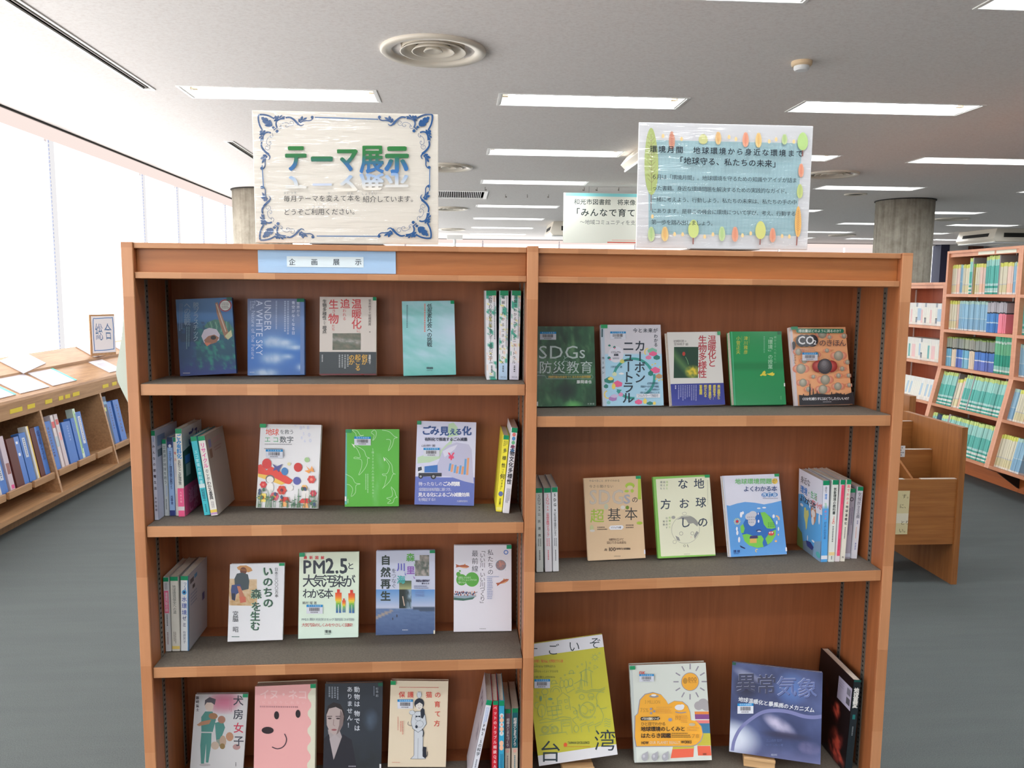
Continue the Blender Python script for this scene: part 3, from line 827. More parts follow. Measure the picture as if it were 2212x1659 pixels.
leaf(968, 190, 24, 72, CR, (214, 120, 100)); leaf(1215, 180, 36, 40, OL, None); leaf(1335, 172, 24, 52, OG, (226, 160, 90)); leaf(1552, 184, 25, 60, CR, (220, 126, 96)); leaf(1655, 188, 25, 60, YE, (220, 160, 80))
leaf(1862, 182, 22, 42, LG, (160, 190, 120)); leaf(2008, 198, 42, 72, (176, 206, 132), None, 0, (48, 0)); leaf(1998, 432, 22, 56, CR, (214, 120, 90)); leaf(1990, 600, 24, 58, (196, 206, 132), (160, 180, 120)); leaf(1978, 848, 26, 126, (232, 182, 108), (190, 130, 80), 10, (70, -10))
leaf(798, 942, 27, 60, LG, (150, 190, 120)); leaf(906, 942, 28, 60, YE, (226, 160, 90)); leaf(1134, 902, 42, 74, (204, 216, 136), None, 0, (52, -4)); leaf(1362, 944, 26, 60, LG, (160, 196, 120)); leaf(1467, 948, 26, 62, CR, (220, 130, 100))
leaf(1672, 916, 42, 74, (208, 208, 128), None, 0, (46, -4)); leaf(1770, 958, 25, 60, CR, (220, 130, 100))
for x, y in ((895, 158), (1040, 182), (1415, 166), (1470, 182), (1735, 200), (1790, 184), (1932, 202), (982, 944), (1046, 946), (1222, 966), (1288, 948), (1526, 958), (1592, 942), (1846, 966), (1905, 970), (806, 800)):
    leaf(x, y, 11, 17, (238, 206, 150), None)
Q_ = P.sub(); k1 = (34, 42, 54)
def tl(s_, x, y, e, size, dy, b=0, c=k1):
    pts = len(s_)
    for i, ch in enumerate(s_):
        if ch == '　': continue
        f = i / (pts - 1); Q_.T(ch, x + (e - size - x) * f, y + dy * f, size, c, b=b)
tl('環境月間　地球環境から身近な環境まで', 790, 232, 2006, 58, 38, .02); tl('「地球守る、私たちの未来」', 990, 322, 1822, 62, 28, .02)
tl('６月は「環境月間」。地球環境を守るための知識やアイデが詰ま', 800, 462, 1958, 42, 32); tl('った書籍。身近な環境問題を解決するための実践的なガイド。', 802, 552, 1900, 42, 30)
tl('一緒に考えよう、行動しよう。私たちの未来は、私たちの手の中', 795, 642, 1956, 42, 30); tl('にあります。是非この機会に環境について学び、考え、行動する', 795, 735, 1948, 42, 30); tl('第一歩を踏み出しましょう。', 790, 826, 1306, 44, 12)
Q_.build('lettering', t)

# curled plastic sheet on the left end of the bookcase
b = MB(); n = 14; pr = []
prof = [(.0, 0), (.002, .03), (.007, .07), (.014, .105), (.022, .14), (.0245, .158), (.021, .178), (.012, .20), (.001, .225)]
for a, (x_, z_) in enumerate(prof): pr.append((-.7595 - x_ - .0005, Z(-.038) - z_))
b = MB(); th = .0012
for (xa, za), (xb, zb) in zip(pr, pr[1:]):
    b.hexa([(xa, .002, za), (xb, .002, zb), (xb, .25, zb), (xa, .25, za), (xa - th, .002, za), (xb - th, .002, zb), (xb - th, .25, zb), (xa - th, .25, za)])
b.extrude([pr[0]] + [(x_ - th * .5, z_) for x_, z_ in pr[1:-1]] + [pr[-1]], .001, .0022, 'Y')
o = put('curled_sheet', b.mesh('curled_sheet', plain('grey_green_plastic', (188, 196, 184), .4)), None, (0, YC, 0))
tag(o, 'curled grey-green plastic sheet hanging on the left end of the bookcase', 'plastic sheet')
# ------------------------------------------------------------------ books shown face out
# centre x, y and height of the foot of the cover; turn, roll, lean; width, height, thickness
FIT = dict(
turtle=(-0.6233,2.0474,-0.2146,0.0798,-0.0490,0.1140,0.1347,0.1908,0.020),
whitesky=(-0.4585,2.0555,-0.2163,0.0305,-0.0072,0.1557,0.1406,0.1937,0.022),
living=(-0.2797,2.0559,-0.2160,0.0175,-0.0000,0.1519,0.1420,0.1990,0.028),
lowcarbon=(-0.0726,2.0506,-0.2156,0.0362,-0.0197,0.1673,0.1333,0.1904,0.020),
econum=(-0.4350,2.0286,-0.5533,-0.0561,0.0091,0.2533,0.1557,0.2131,0.014),
birds=(-0.2221,2.0385,-0.5539,-0.0030,-0.0000,0.2020,0.1372,0.1984,0.018),
gomi=(-0.0366,2.0419,-0.5530,-0.0356,0.0236,0.1908,0.1538,0.2163,0.014),
forest=(-0.5209,2.0186,-0.8991,0.0773,0.0193,0.2310,0.1366,0.1946,0.020),
pm=(-0.3377,2.0327,-0.9018,0.0311,0.0045,0.2065,0.1537,0.2198,0.014),
nature=(-0.1389,2.0442,-0.9016,0.0062,-0.0006,0.1876,0.1549,0.2186,0.018),
river=(0.0646,2.0532,-0.9012,-0.0091,0.0012,0.1844,0.1540,0.2269,0.020),
dogroom=(-0.6358,2.0360,-1.2674,0.0875,0.0599,0.2292,0.1343,0.1993,0.016),
pink=(-0.4539,2.0084,-1.2668,0.0601,0.0097,0.1872,0.1558,0.2332,0.040),
animal=(-0.2809,2.0257,-1.2702,0.0204,0.0157,0.2024,0.1521,0.2285,0.018),
cat=(-0.1109,2.0365,-1.2694,-0.0151,0.0271,0.1945,0.1549,0.2249,0.018),
sdgedu=(0.2755,2.0328,-0.2936,0.0627,-0.0007,0.1989,0.1583,0.2070,0.018),
carbon=(0.4521,2.0376,-0.2934,0.0481,-0.0038,0.2175,0.1607,0.2123,0.016),
bio=(0.6227,2.0343,-0.2916,0.0953,-0.0105,0.2450,0.1453,0.1935,0.020),
lesson=(0.7876,2.0382,-0.2916,0.0593,-0.0051,0.2394,0.1430,0.1950,0.022),
co2=(0.9611,2.0411,-0.2930,0.0776,-0.0079,0.2545,0.1607,0.2091,0.014),
basic=(0.4169,2.0312,-0.7011,0.0097,-0.0354,0.2262,0.1531,0.2158,0.014),
fix=(0.6025,2.0234,-0.6947,0.0261,-0.0275,0.2604,0.1542,0.2134,0.018),
globe=(0.7933,2.0198,-0.6924,0.0521,-0.0178,0.3028,0.1588,0.2136,0.014),
taiwan=(0.3142,1.9657,-1.2206,0.0054,-0.1194,0.1964,0.2087,0.3117,0.010),
planet=(0.5722,1.9856,-1.2444,-0.0772,-0.0515,0.2212,0.2058,0.2519,0.024),
storm=(0.8334,1.9506,-1.2218,-0.3142,0.0019,0.2172,0.2302,0.2338,0.014),

)
CS = dict(
turtle=((125,205),(665,190),(712,915),(178,945)), whitesky=((815,200),(1360,200),(1363,930),(820,935)), living=((1508,182),(2045,185),(2050,935),(1505,930)),
lowcarbon=((375,282),(1000,272),(1025,1160),(397,1175)), econum=((1170,162),(1745,165),(1705,965),(1113,965)), birds=((222,222),(745,213),(745,985),(200,992)),
gomi=((930,135),(1515,148),(1492,982),(897,967)), forest=((790,308),(1305,290),(1283,1022),(752,1053)), pm=((1450,198),(2015,183),(2008,1000),(1430,1020)),
nature=((175,213),(855,205),(855,1172),(170,1190)), river=((1072,150),(1740,145),(1738,1140),(1072,1150)), dogroom=((425,250),(885,235),(838,930),(362,945)),
pink=((943,183),(1490,145),(1468,960),(936,985)), animal=((1570,155),(2075,135),(2062,925),(1543,935)), cat=((260,178),(980,180),(950,1265),(215,1260)),
sdgedu=((80,152),(875,155),(912,1215),(104,1222)), carbon=((965,135),(1757,130),(1810,1212),(1000,1212)), bio=((103,178),(640,178),(712,935),(150,950)),
lesson=((752,175),(1280,172),(1345,938),(795,940)), co2=((1367,130),(1948,130),(2032,935),(1435,948)), basic=((635,172),(1280,150),(1345,1085),(690,1113)),
fix=((1423,155),(2060,138),(2143,1060),(1490,1085)), globe=((108,158),(820,142),(935,1155),(215,1180)), taiwan=((5,165),(880,62),(1050,1385),(185,1520)),
planet=((1178,395),(2025,372),(2100,1450),(1240,1478)), storm=((232,278),(1305,400),(1290,1515),(195,1335)))

def shell(w, t, h, spine, col, name, root, cov=.0012):
    """cover wrapped round the pages: spine 'L', 'R' (face-out book) or 'F' (spine to the front; then w is the depth)"""
    mt = MATC(col)
    b = MB(); c = cov; q = min(.003, t * .22)
    if spine == 'L': prof = [(-w/2, q), (-w/2 + q, 0), (w/2, 0), (w/2, c), (-w/2 + c + q, c), (-w/2 + c, c + q), (-w/2 + c, t - c), (w/2, t - c), (w/2, t), (-w/2 + q, t), (-w/2, t - q)]
    elif spine == 'R': prof = [(w/2, q), (w/2, t - q), (w/2 - q, t), (-w/2, t), (-w/2, t - c), (w/2 - c, t - c), (w/2 - c, c + q), (w/2 - c - q, c), (-w/2, c), (-w/2, 0), (w/2 - q, 0)]
    else: prof = [(-t/2 + q, 0), (t/2 - q, 0), (t/2, q), (t/2, w), (t/2 - c, w), (t/2 - c, c), (-t/2 + c, c), (-t/2 + c, w), (-t/2, w), (-t/2, q)]
    b.extrude(prof, 0, h, 'Z'); b.build('cover', mt, root)
    g = .0015; p = MB()
    if spine == 'L': p.box(-w/2 + c + .0005, c, g, w/2 - g, t - c, h - g)
    elif spine == 'R': p.box(-w/2 + g, c, g, w/2 - c - .0005, t - c, h - g)
    else: p.box(-t/2 + c, c + .0005, g, t/2 - c, w - g, h - g)
    p.build('page_block', M['paper'], root)
MC = {}
def MATC(c):
    k = tuple(int(v) for v in c)
    if k not in MC: MC[k] = plain('cover_%02x%02x%02x' % k, k, .45)
    return MC[k]

def label(P, x0, y0, x1, y1, parent):
    Q = P.sub(); h = y1 - y0; w = x1 - x0
    Q.rect(x0, y0 + h * .22, x1, y1, (216, 220, 232)); Q.rect(x0, y0, x1, y0 + h * .26, (40, 140, 205))
    Q.T('和光市図書館', x0 + w * .12, y0 + h * .02, h * .2, (190, 220, 240), end=x1 - w * .1)
    r = random.Random(int(x0)); x = x0 + w * .17
    while x < x1 - w * .2:
        ww = w * r.choice((.014, .022, .03)); Q.rect(x, y0 + h * .32, x + ww, y0 + h * .70, (90, 86, 90)); x += ww + w * r.choice((.012, .02))
    r0 = x0 + w * .25
    for i in range(8): Q.rect(r0 + i * w * .06, y0 + h * .78, r0 + i * w * .06 + w * .035, y0 + h * .90, (120, 118, 124))
    Q.build('barcode_label', parent, M['ink'])

def tape(P, side, parent, c=GRN, f=.11, hh=.045):
    Q = P.sub(); e = lambda u, v: P.c + P.ex * (u - .5) + P.ey * (v - .5)
    a, b_ = (0, f) if side == 'L' else (1 - f, 1)
    Q.poly([e(a, 0), e(b_, 0), e(b_, hh), e(a, hh)], c); Q.build('green_tape', parent, M['print'])

BOOKS = {}
def face_book(key, lab, spine, body, group=None):
    x, y, z, yaw, roll, lean, w, h, t = FIT[key]
    root = thing('book', lab, 'book', (x, y, Z(z)), (0, 0, 0), group)
    root.rotation_euler = (Matrix.Rotation(yaw, 3, 'Z') @ Matrix.Rotation(roll, 3, 'Y') @ Matrix.Rotation(-lean, 3, 'X')).to_euler()
    shell(w, t, h, spine, body, key, root)
    BOOKS[key] = root
    return root, Print((-w/2, 0, 0), (1, 0, 0), (0, 0, 1), w, h, CS[key])

WH = (234, 234, 238)
def nz(u, v, f, s=0): return fbm(u * f, v * f, s)

# -- top left shelf
r, P = face_book('turtle', 'blue book with a sea turtle swimming over coral on its cover', 'R', (40, 66, 120))
def f(u, v):
    c = ramp([(0, (70, 116, 168)), (.28, (58, 112, 170)), (.42, (34, 92, 116)), (.75, (20, 78, 104)), (.92, (30, 60, 124)), (1, (40, 66, 140))], v + .05 * (nz(u, v, 6) - .5))
    n = nz(u, v, 14, 3)
    if .4 < v < .95: c = lerp(c, (44, 150, 130), max(0, (n - .52) * 3.5) * (1 if u > .15 else .3))
    if v > .4 and u < .25 + .1 * n: c = lerp(c, (36, 60, 130), .5)
    if .3 < v < .55 and u < .5 and nz(u, v, 5, 9) > .5: c = lerp(c, (24, 50, 80), .6)
    return c
P.full(34, 44, f)
P.poly([(400, 470), (430, 430), (500, 400), (580, 405), (640, 430), (670, 480), (680, 540), (640, 580), (560, 540), (470, 500)], (64, 120, 110))
for i in range(9): P.line([(430 + i * 26, 425 - 8 * math.sin(i)), (450 + i * 24, 470), (440 + i * 25, 520)], 6, (120, 170, 150) if i % 2 else (40, 84, 88))
P.poly([(505, 240), (528, 235), (570, 360), (615, 480), (650, 560), (632, 592), (600, 580), (560, 470), (520, 340)], (150, 110, 90)); P.line([(516, 250), (560, 380), (610, 520)], 10, (196, 176, 160)); P.poly([(600, 560), (660, 500), (672, 560), (630, 596)], (190, 190, 150))
P.poly([(375, 560), (400, 500), (450, 480), (520, 495), (552, 545), (545, 600), (480, 630), (430, 655), (400, 620)], (196, 190, 206)); P.poly([(400, 600), (440, 560), (500, 545), (545, 575), (520, 620), (430, 650)], (150, 104, 84)); P.ell(490, 575, 26, 20, (36, 34, 44)); P.poly([(400, 620), (470, 625), (430, 658)], (200, 120, 96))
P.ell(602, 266, 60, 58, (210, 60, 60)); P.ell(602, 266, 55, 53, (30, 40, 60)); P.ell(602, 266, 50, 48, (220, 220, 220)); P.micro(565, 235, 640, 298, 4, (110, 110, 110))
P.T('脱プラスチック', 322, 232, 58, (150, 176, 200), v=True, end=612); P.T('への挑戦', 240, 232, 66, (140, 168, 196), v=True, end=460)
P.micro(160, 250, 200, 590, 2, (104, 134, 176), True); P.micro(228, 470, 270, 690, 2, (110, 150, 170), True); P.micro(205, 905, 275, 920, 1, (200, 200, 210))
P.build('cover_print', r); tape(P, 'R', r, (14, 84, 70), .09)

r, P = face_book('whitesky', 'blue cloud-photo book titled UNDER A WHITE SKY', 'R', (70, 112, 176))
def f(u, v):
    c = ramp([(0, (112, 124, 160)), (.3, (98, 122, 170)), (.55, (66, 120, 196)), (.8, (58, 112, 192)), (1, (70, 116, 190))], v)
    for cx, cy, sx, sy_ in ((.42, .56, .16, .07), (.62, .58, .2, .05), (.45, .78, .2, .07), (.3, .97, .2, .05), (.7, .76, .1, .03), (.95, .9, .08, .04), (.85, .64, .2, .03)):
        g = math.exp(-((u - cx) / sx) ** 2 - ((v - cy) / sy_) ** 2) * (.5 + nz(u, v, 12, 4)); c = lerp(c, (184, 206, 232), g)
    return c
P.full(36, 46, f)
P.T('UNDER', 1010, 215, 92, (196, 206, 228), side=True, end=508); P.T('A WHITE SKY', 930, 218, 90, (200, 212, 236), side=True, end=742); P.T('The Nature of the Future', 872, 216, 50, (180, 196, 226), side=True, end=778)
P.T('世界から', 1300, 228, 32, (190, 200, 224), v=True, end=372, b=.02); P.T('青空がなくなる日', 1254, 222, 34, (200, 210, 232), v=True, end=546, b=.02); P.micro(1160, 222, 1218, 548, 2, (170, 186, 216), True); P.micro(1080, 222, 1104, 505, 1, (166, 182, 214), True); P.micro(836, 225, 856, 330, 1, (160, 176, 210), True); P.micro(842, 898, 890, 912, 1, (190, 206, 230))
P.rect(1322, 205, 1362, 925, (96, 128, 184)); P.build('cover_print', r); tape(P, 'R', r, (10, 110, 80), .13)

r, P = face_book('living', 'cream book with large red vertical title and dark lower band', 'R', (206, 200, 192))
P.bg((214, 206, 200)); RD = (196, 64, 70)
P.T('温暖化', 1858, 200, 100, RD, v=True, end=494, b=.02, sy=1.0); P.T('に', 1858, 490, 38, RD); P.T('追', 1700, 200, 96, RD, b=.02); P.T('われる', 1742, 298, 36, RD, v=True, end=410, b=.01); P.T('生', 1590, 206, 96, RD, b=.02); P.T('き', 1620, 300, 40, RD); P.T('物', 1586, 340, 104, RD, b=.02); P.T('たち', 1636, 446, 34, RD, v=True, end=512)
P.T('生物多様性', 1552, 206, 42, (60, 60, 60), v=True, end=405, b=.02); P.T('という', 1552, 408, 20, (60, 60, 60), v=True, end=455); P.T('視点', 1552, 458, 42, (60, 60, 60), v=True, end=535, b=.02); P.T('堂本暁子＋岩槻邦男', 1984, 206, 28, (90, 80, 80), v=True, end=462); P.T('編', 1978, 512, 16, (90, 80, 80))
P.img(1630, 533, 1898, 692, 22, 14, lambda u, v: lerp(lerp((70, 92, 80), (140, 128, 116), nz(u, v, 9)), (196, 190, 190), max(0, 1.2 - abs(v - .35 - .2 * u) * 6) * nz(u, v, 16, 2)))
P.build('cover_print', r)
Q = P.sub(); Q.strip(.705, .985, (62, 70, 76)); YO = (222, 176, 76)
Q.T('何が', 1936, 735, 58, YO, v=True, end=838, b=.02); Q.T('起こる', 1872, 735, 56, YO, v=True, end=895, b=.02); Q.T('のか', 1812, 735, 58, YO, v=True, end=838, b=.02); Q.T('温暖化で', 1985, 738, 24, (220, 220, 220), v=True, end=832, b=.02); Q.micro(1684, 738, 1790, 880, 4, (170, 176, 180), True); Q.micro(1524, 738, 1544, 800, 1, (190, 194, 198), True); Q.strip(.985, 1, (120, 40, 50))
Q.build('obi_band', r, label='dark grey lower band with yellow lettering'); tape(P, 'R', r, GRN, .06)
b = MB(); b.box(.035, -.028, -.0005, .041, .002, .0004); b.build('ribbon', plain('red_ribbon', (176, 50, 44), .8), r)

r, P = face_book('lowcarbon', 'pale turquoise book with black vertical title on brushed watercolour', 'R', (150, 204, 206))
def f(u, v):
    n = nz(u * .6 + v * .5, v * 3 - u * .8, 5, 2); a = lerp((112, 196, 190), (176, 214, 226), n * 1.1)
    a = lerp(a, (196, 214, 236), max(0, 1 - abs(v - .42) * 2.6) * u); return lerp(a, (100, 205, 190), max(0, v - .72) * 1.6 * (.5 + n))
P.full(36, 46, f)
P.T('低炭素社会への挑戦', 706, 308, 64, (34, 46, 56), v=True, end=832, b=.02); P.micro(634, 312, 664, 775, 1, (226, 110, 100), True); P.micro(424, 328, 452, 635, 1, (90, 130, 140), True); P.T('環境展', 668, 1068, 30, (80, 110, 118), end=750, b=.03); P.micro(675, 1104, 745, 1120, 1, (90, 130, 140))
P.build('cover_print', r); tape(P, 'R', r, (12, 150, 100), .07)

# -- second shelf, left bay
r, P = face_book('econum', 'white picture-covered book with balloons, flowers and butterflies', 'L', (230, 232, 236))
P.bg((232, 232, 236)); g5 = (96, 104, 110)
P.T('地球', 1212, 205, 68, (224, 88, 70), end=1342, b=.02); P.T('を救う', 1348, 212, 48, g5, end=1486, b=.01); P.T('エコ', 1200, 280, 62, (100, 176, 130), end=1340, b=.01); P.T('数字', 1346, 276, 68, g5, end=1482, b=.02); P.micro(1205, 346, 1470, 366, 1, (150, 150, 156)); P.micro(1200, 392, 1400, 408, 1, (120, 120, 126))
for i, (x, y) in enumerate(((1510, 175), (1560, 200), (1590, 195), (1630, 195), (1590, 260), (1640, 265), (1600, 330), (1650, 320), (1570, 300))): P.T('0868506'[i % 7], x - 20, y - 30, 50 if i % 2 else 40, (206, 212, 236))
P.poly([(1140, 560), (1170, 550), (1220, 610), (1260, 570), (1330, 600), (1380, 640), (1470, 700), (1440, 740), (1300, 710), (1140, 650)], (226, 72, 62)); P.poly([(1140, 640), (1260, 660), (1400, 730), (1360, 745), (1140, 670)], (240, 196, 90))
for x, y, rx, ry, c in ((1224, 545, 45, 50, (214, 60, 60)), (1394, 616, 32, 38, (70, 130, 190)), (1522, 576, 40, 44, (206, 56, 54)), (1510, 705, 36, 38, (90, 96, 170)), (1608, 503, 24, 24, (170, 206, 150)), (1436, 545, 16, 16, (226, 220, 170)), (1255, 690, 44, 40, (120, 110, 110)), (1255, 696, 34, 32, (236, 232, 230)), (1255, 770, 34, 46, (240, 238, 236)), (1600, 830, 44, 44, (236, 232, 230)), (1440, 770, 34, 34, (236, 234, 232))): P.ell(x, y, rx, ry, c, 16)
for x, y, s_, c, c2 in ((1190, 745, 34, (214, 56, 60), (240, 120, 110)), (1366, 795, 46, (214, 70, 56), (120, 30, 60)), (1186, 868, 46, (246, 220, 110), (232, 150, 60)), (1296, 855, 42, (232, 96, 120), (244, 200, 90)), (1666, 822, 32, (214, 60, 90), (240, 110, 120)), (1580, 770, 30, (240, 190, 120), (214, 60, 60)), (1650, 690, 40, (214, 74, 70), (240, 140, 120))):
    for k in range(6): P.ell(x + s_ * .55 * math.cos(k * PI / 3), y + s_ * .55 * math.sin(k * PI / 3), s_ * .45, s_ * .45, c, 8)
    P.ell(x, y, s_ * .35, s_ * .35, c2, 8)
for x, y, c in ((1394, 890, (214, 60, 56)), (1590, 900, (210, 56, 56))):
    P.poly([(x - 30, y + 60), (x - 14, y), (x + 14, y), (x + 30, y + 60)], (240, 176, 110)); P.poly([(x - 50 * (1.5 if x > 1500 else 1), y + 15), (x - 30, y - 28), (x + 30, y - 30), (x + 50 * (1.5 if x > 1500 else 1), y + 15)], c)
P.poly([(1278, 545), (1320, 570), (1376, 545), (1350, 590), (1340, 625), (1318, 600), (1285, 612), (1300, 580)], (84, 88, 150)); P.poly([(1600, 560), (1640, 600), (1655, 560), (1678, 620), (1640, 610), (1630, 634), (1585, 608), (1625, 600)], (240, 160, 80))
rr = random.Random(3)
for k in range(46):
    x = 1125 + rr.random() * 570; y = 960; hh = 40 + rr.random() * 150; P.line([(x, y), (x + rr.uniform(-16, 16), y - hh)], 6, (88, 130, 96), 2); P.ell(x + rr.uniform(-12, 12), y - hh * .6, 12, 5, (80, 124, 100), 7, rr.random())
for k in range(12): P.ell(1130 + rr.random() * 560, 780 + rr.random() * 170, 13, 20, (60, 84, 120) if k % 2 else (70, 110, 90), 8)
P.build('cover_print', r); label(P, 1220, 408, 1382, 490, r); tape(P, 'L', r, (0, 168, 100), .1)

r, P = face_book('birds', 'bright green book with thin white outlines of flying birds', 'L', (84, 176, 62))
P.full(20, 30, lambda u, v: lerp((88, 180, 62), (120, 196, 110), max(0, 1 - abs(u - .62 + .06 * math.sin(v * 9)) * 14) * nz(u, v, 9) * (v > .3)))
P.rect(200, 240, 228, 970, (96, 178, 170)); bw = (206, 232, 196)
for pts in ([(280, 225), (330, 235), (362, 280), (395, 278)], [(280, 228), (316, 262), (322, 292), (350, 290), (395, 280)], [(470, 250), (500, 225), (522, 250), (512, 300), (485, 330), (500, 280), (470, 255)], [(580, 225), (650, 240), (700, 285), (732, 298), (700, 310), (680, 380), (640, 432), (665, 350), (655, 320), (620, 318)],
    [(275, 365), (330, 420), (360, 500), (310, 498), (300, 512), (370, 525), (372, 600), (345, 678), (400, 620), (430, 560), (432, 512), (455, 508), (420, 490), (395, 430), (320, 385)], [(590, 495), (640, 560), (650, 600), (625, 660), (580, 665), (590, 680), (620, 690), (600, 780), (580, 808), (650, 740), (685, 668), (710, 665), (685, 650), (672, 570), (610, 500)],
    [(215, 668), (280, 705), (310, 755), (360, 765), (318, 780), (312, 850), (270, 890), (285, 820), (260, 780), (225, 770)], [(665, 790), (700, 830), (715, 880), (726, 895), (700, 905), (680, 950), (630, 955), (660, 925), (620, 905), (670, 890), (680, 850), (665, 800)]): P.spline(pts, 3.6, bw)
P.poly([(275, 365), (300, 375), (305, 410)], (232, 240, 226)); P.poly([(590, 495), (612, 520), (600, 540)], (232, 240, 226))
P.T('１億３０００万人の自然エネルギー', 486, 405, 26, (190, 226, 180), v=True, end=900); P.micro(405, 665, 445, 865, 2, (170, 214, 160), True); P.micro(232, 915, 244, 960, 1, (210, 236, 206), True); P.rect(200, 890, 222, 935, (236, 236, 240))
P.build('cover_print', r); label(P, 302, 293, 466, 380, r); tape(P, 'L', r, (6, 140, 84), .11)

r, P = face_book('gomi', 'book titled ごみ見える化 with a garbage truck, bag and bar chart', 'L', (206, 210, 232))
P.bg((212, 214, 238)); P.poly([(1240, 165), (1290, 150), (1330, 200), (1340, 280), (1230, 300)], (184, 214, 180)); P.poly([(930, 500), (1010, 470), (1150, 440), (1230, 360), (1290, 300), (1250, 420), (1180, 500), (1050, 550), (930, 560)], (188, 214, 184))
P.poly([(893, 690), (1000, 690), (1180, 700), (1500, 700), (1492, 985), (893, 985)], (104, 120, 196))
P.poly([(1080, 650), (1140, 540), (1180, 430), (1230, 380), (1320, 350), (1440, 370), (1470, 420), (1480, 600), (1490, 760), (1400, 740), (1250, 690), (1120, 680)], (190, 190, 220)); P.poly([(1180, 440), (1250, 400), (1330, 370), (1300, 420), (1200, 500)], (216, 216, 236))
for x, y0, c, y1 in ((1236, 560, (104, 160, 214), 636), (1258, 570, (226, 160, 116), 645), (1288, 575, (104, 160, 214), 655), (1310, 590, (226, 160, 116), 660), (1338, 580, (104, 160, 214), 665), (1362, 590, (226, 160, 116), 670), (1388, 515, (104, 160, 214), 672), (1414, 505, (226, 160, 116), 676)): P.poly([(x + 12, y0), (x + 32, y0), (x + 20, y1), (x, y1)], c)
P.T('￥', 1218, 440, 96, (226, 70, 110), b=.04); P.poly([(1000, 590), (1130, 575), (1130, 650), (1000, 650)], (60, 116, 190)); P.poly([(930, 640), (945, 590), (985, 588), (1000, 660), (930, 668)], (226, 230, 240)); P.poly([(935, 600), (970, 592), (975, 625), (935, 640)], (56, 66, 80)); P.rect(940, 655, 1170, 690, (52, 54, 66))
for x, rr_ in ((962, 22), (1088, 27)): P.ell(x, 690, rr_, rr_, (40, 42, 50)); P.ell(x, 690, rr_ * .5, rr_ * .5, (160, 160, 166))
P.T('ごみ', 970, 182, 98, (44, 78, 140), end=1150, b=.04); P.T('見', 1150, 188, 96, (44, 78, 140), b=.04); P.T('える', 1246, 208, 70, (44, 78, 140), end=1376, b=.04); P.T('化', 1374, 186, 96, (44, 78, 140), b=.04); P.T('有料化で推進するごみ減量', 1000, 300, 38, (50, 56, 80), end=1428, b=.03); P.T('山谷 修作〔著〕', 968, 370, 26, (90, 90, 104), end=1125)
P.T('待ったなしの', 940, 742, 42, (232, 232, 244), end=1180, b=.01); P.T('ごみ問題', 1180, 740, 46, (240, 240, 250), end=1352, b=.04); P.T('全国自治体調査に基づき、', 940, 800, 36, (220, 222, 240), end=1290); P.T('見える化によるごみ減量効果', 936, 848, 44, (240, 240, 250), end=1450, b=.03); P.T('を検証する!!', 936, 900, 36, (220, 222, 240), end=1110); P.T('丸善株式会社', 1320, 924, 22, (214, 216, 236), end=1430)
P.build('cover_print', r); label(P, 990, 405, 1150, 490, r); tape(P, 'L', r, GRN, .07)

# -- third shelf, left bay
r, P = face_book('forest', 'white book with a photo of a crouching farmer in a straw hat', 'R', (230, 232, 236))
P.bg((232, 234, 240))
P.img(775, 450, 1040, 705, 20, 20, lambda u, v: lerp((226, 206, 178), (190, 150, 100), nz(u, v, 10) * (.5 + v)))
P.poly([(850, 340), (880, 322), (940, 318), (985, 340), (1000, 368), (960, 385), (900, 372), (862, 362)], (206, 150, 96)); P.ell(912, 372, 32, 36, (120, 74, 60)); P.poly([(880, 355), (945, 360), (935, 372), (885, 368)], (150, 100, 60))
P.poly([(850, 400), (900, 388), (955, 405), (968, 470), (960, 545), (900, 560), (830, 530), (826, 450)], (70, 84, 92)); P.poly([(800, 510), (880, 500), (900, 560), (840, 600), (830, 660), (800, 650), (792, 560)], (60, 78, 130)); P.poly([(850, 520), (880, 520), (930, 640), (925, 672), (885, 672), (870, 600)], (190, 120, 96)); P.poly([(870, 620), (930, 620), (935, 670), (880, 680)], (206, 110, 90)); P.poly([(800, 590), (832, 590), (828, 660), (798, 640)], (44, 50, 70))
GG = (62, 92, 82)
for dx, c in ((-7, (170, 206, 180)), (0, GG)):
    P.T('いのちの', 1148 + dx, 320 + (0 if dx == 0 else 4), 98, c, v=True, end=722, b=.035, sx=1.05); P.T('森を', 1034 + dx, 540 + (0 if dx == 0 else 4), 98, c, v=True, end=760, b=.03, sx=1.05); P.T('生む', 1022 + dx, 755 + (0 if dx == 0 else 4), 96, c, v=True, end=944, b=.03)
P.T('日本三〇〇〇万本', 1228, 332, 36, (60, 66, 70), v=True, end=622); P.T('宮脇　昭', 834, 755, 58, (70, 74, 80), v=True, end=960); P.micro(798, 992, 876, 1008, 1, (60, 110, 110))
P.build('cover_print', r); tape(P, 'R', r, (8, 150, 96), .1, .035)

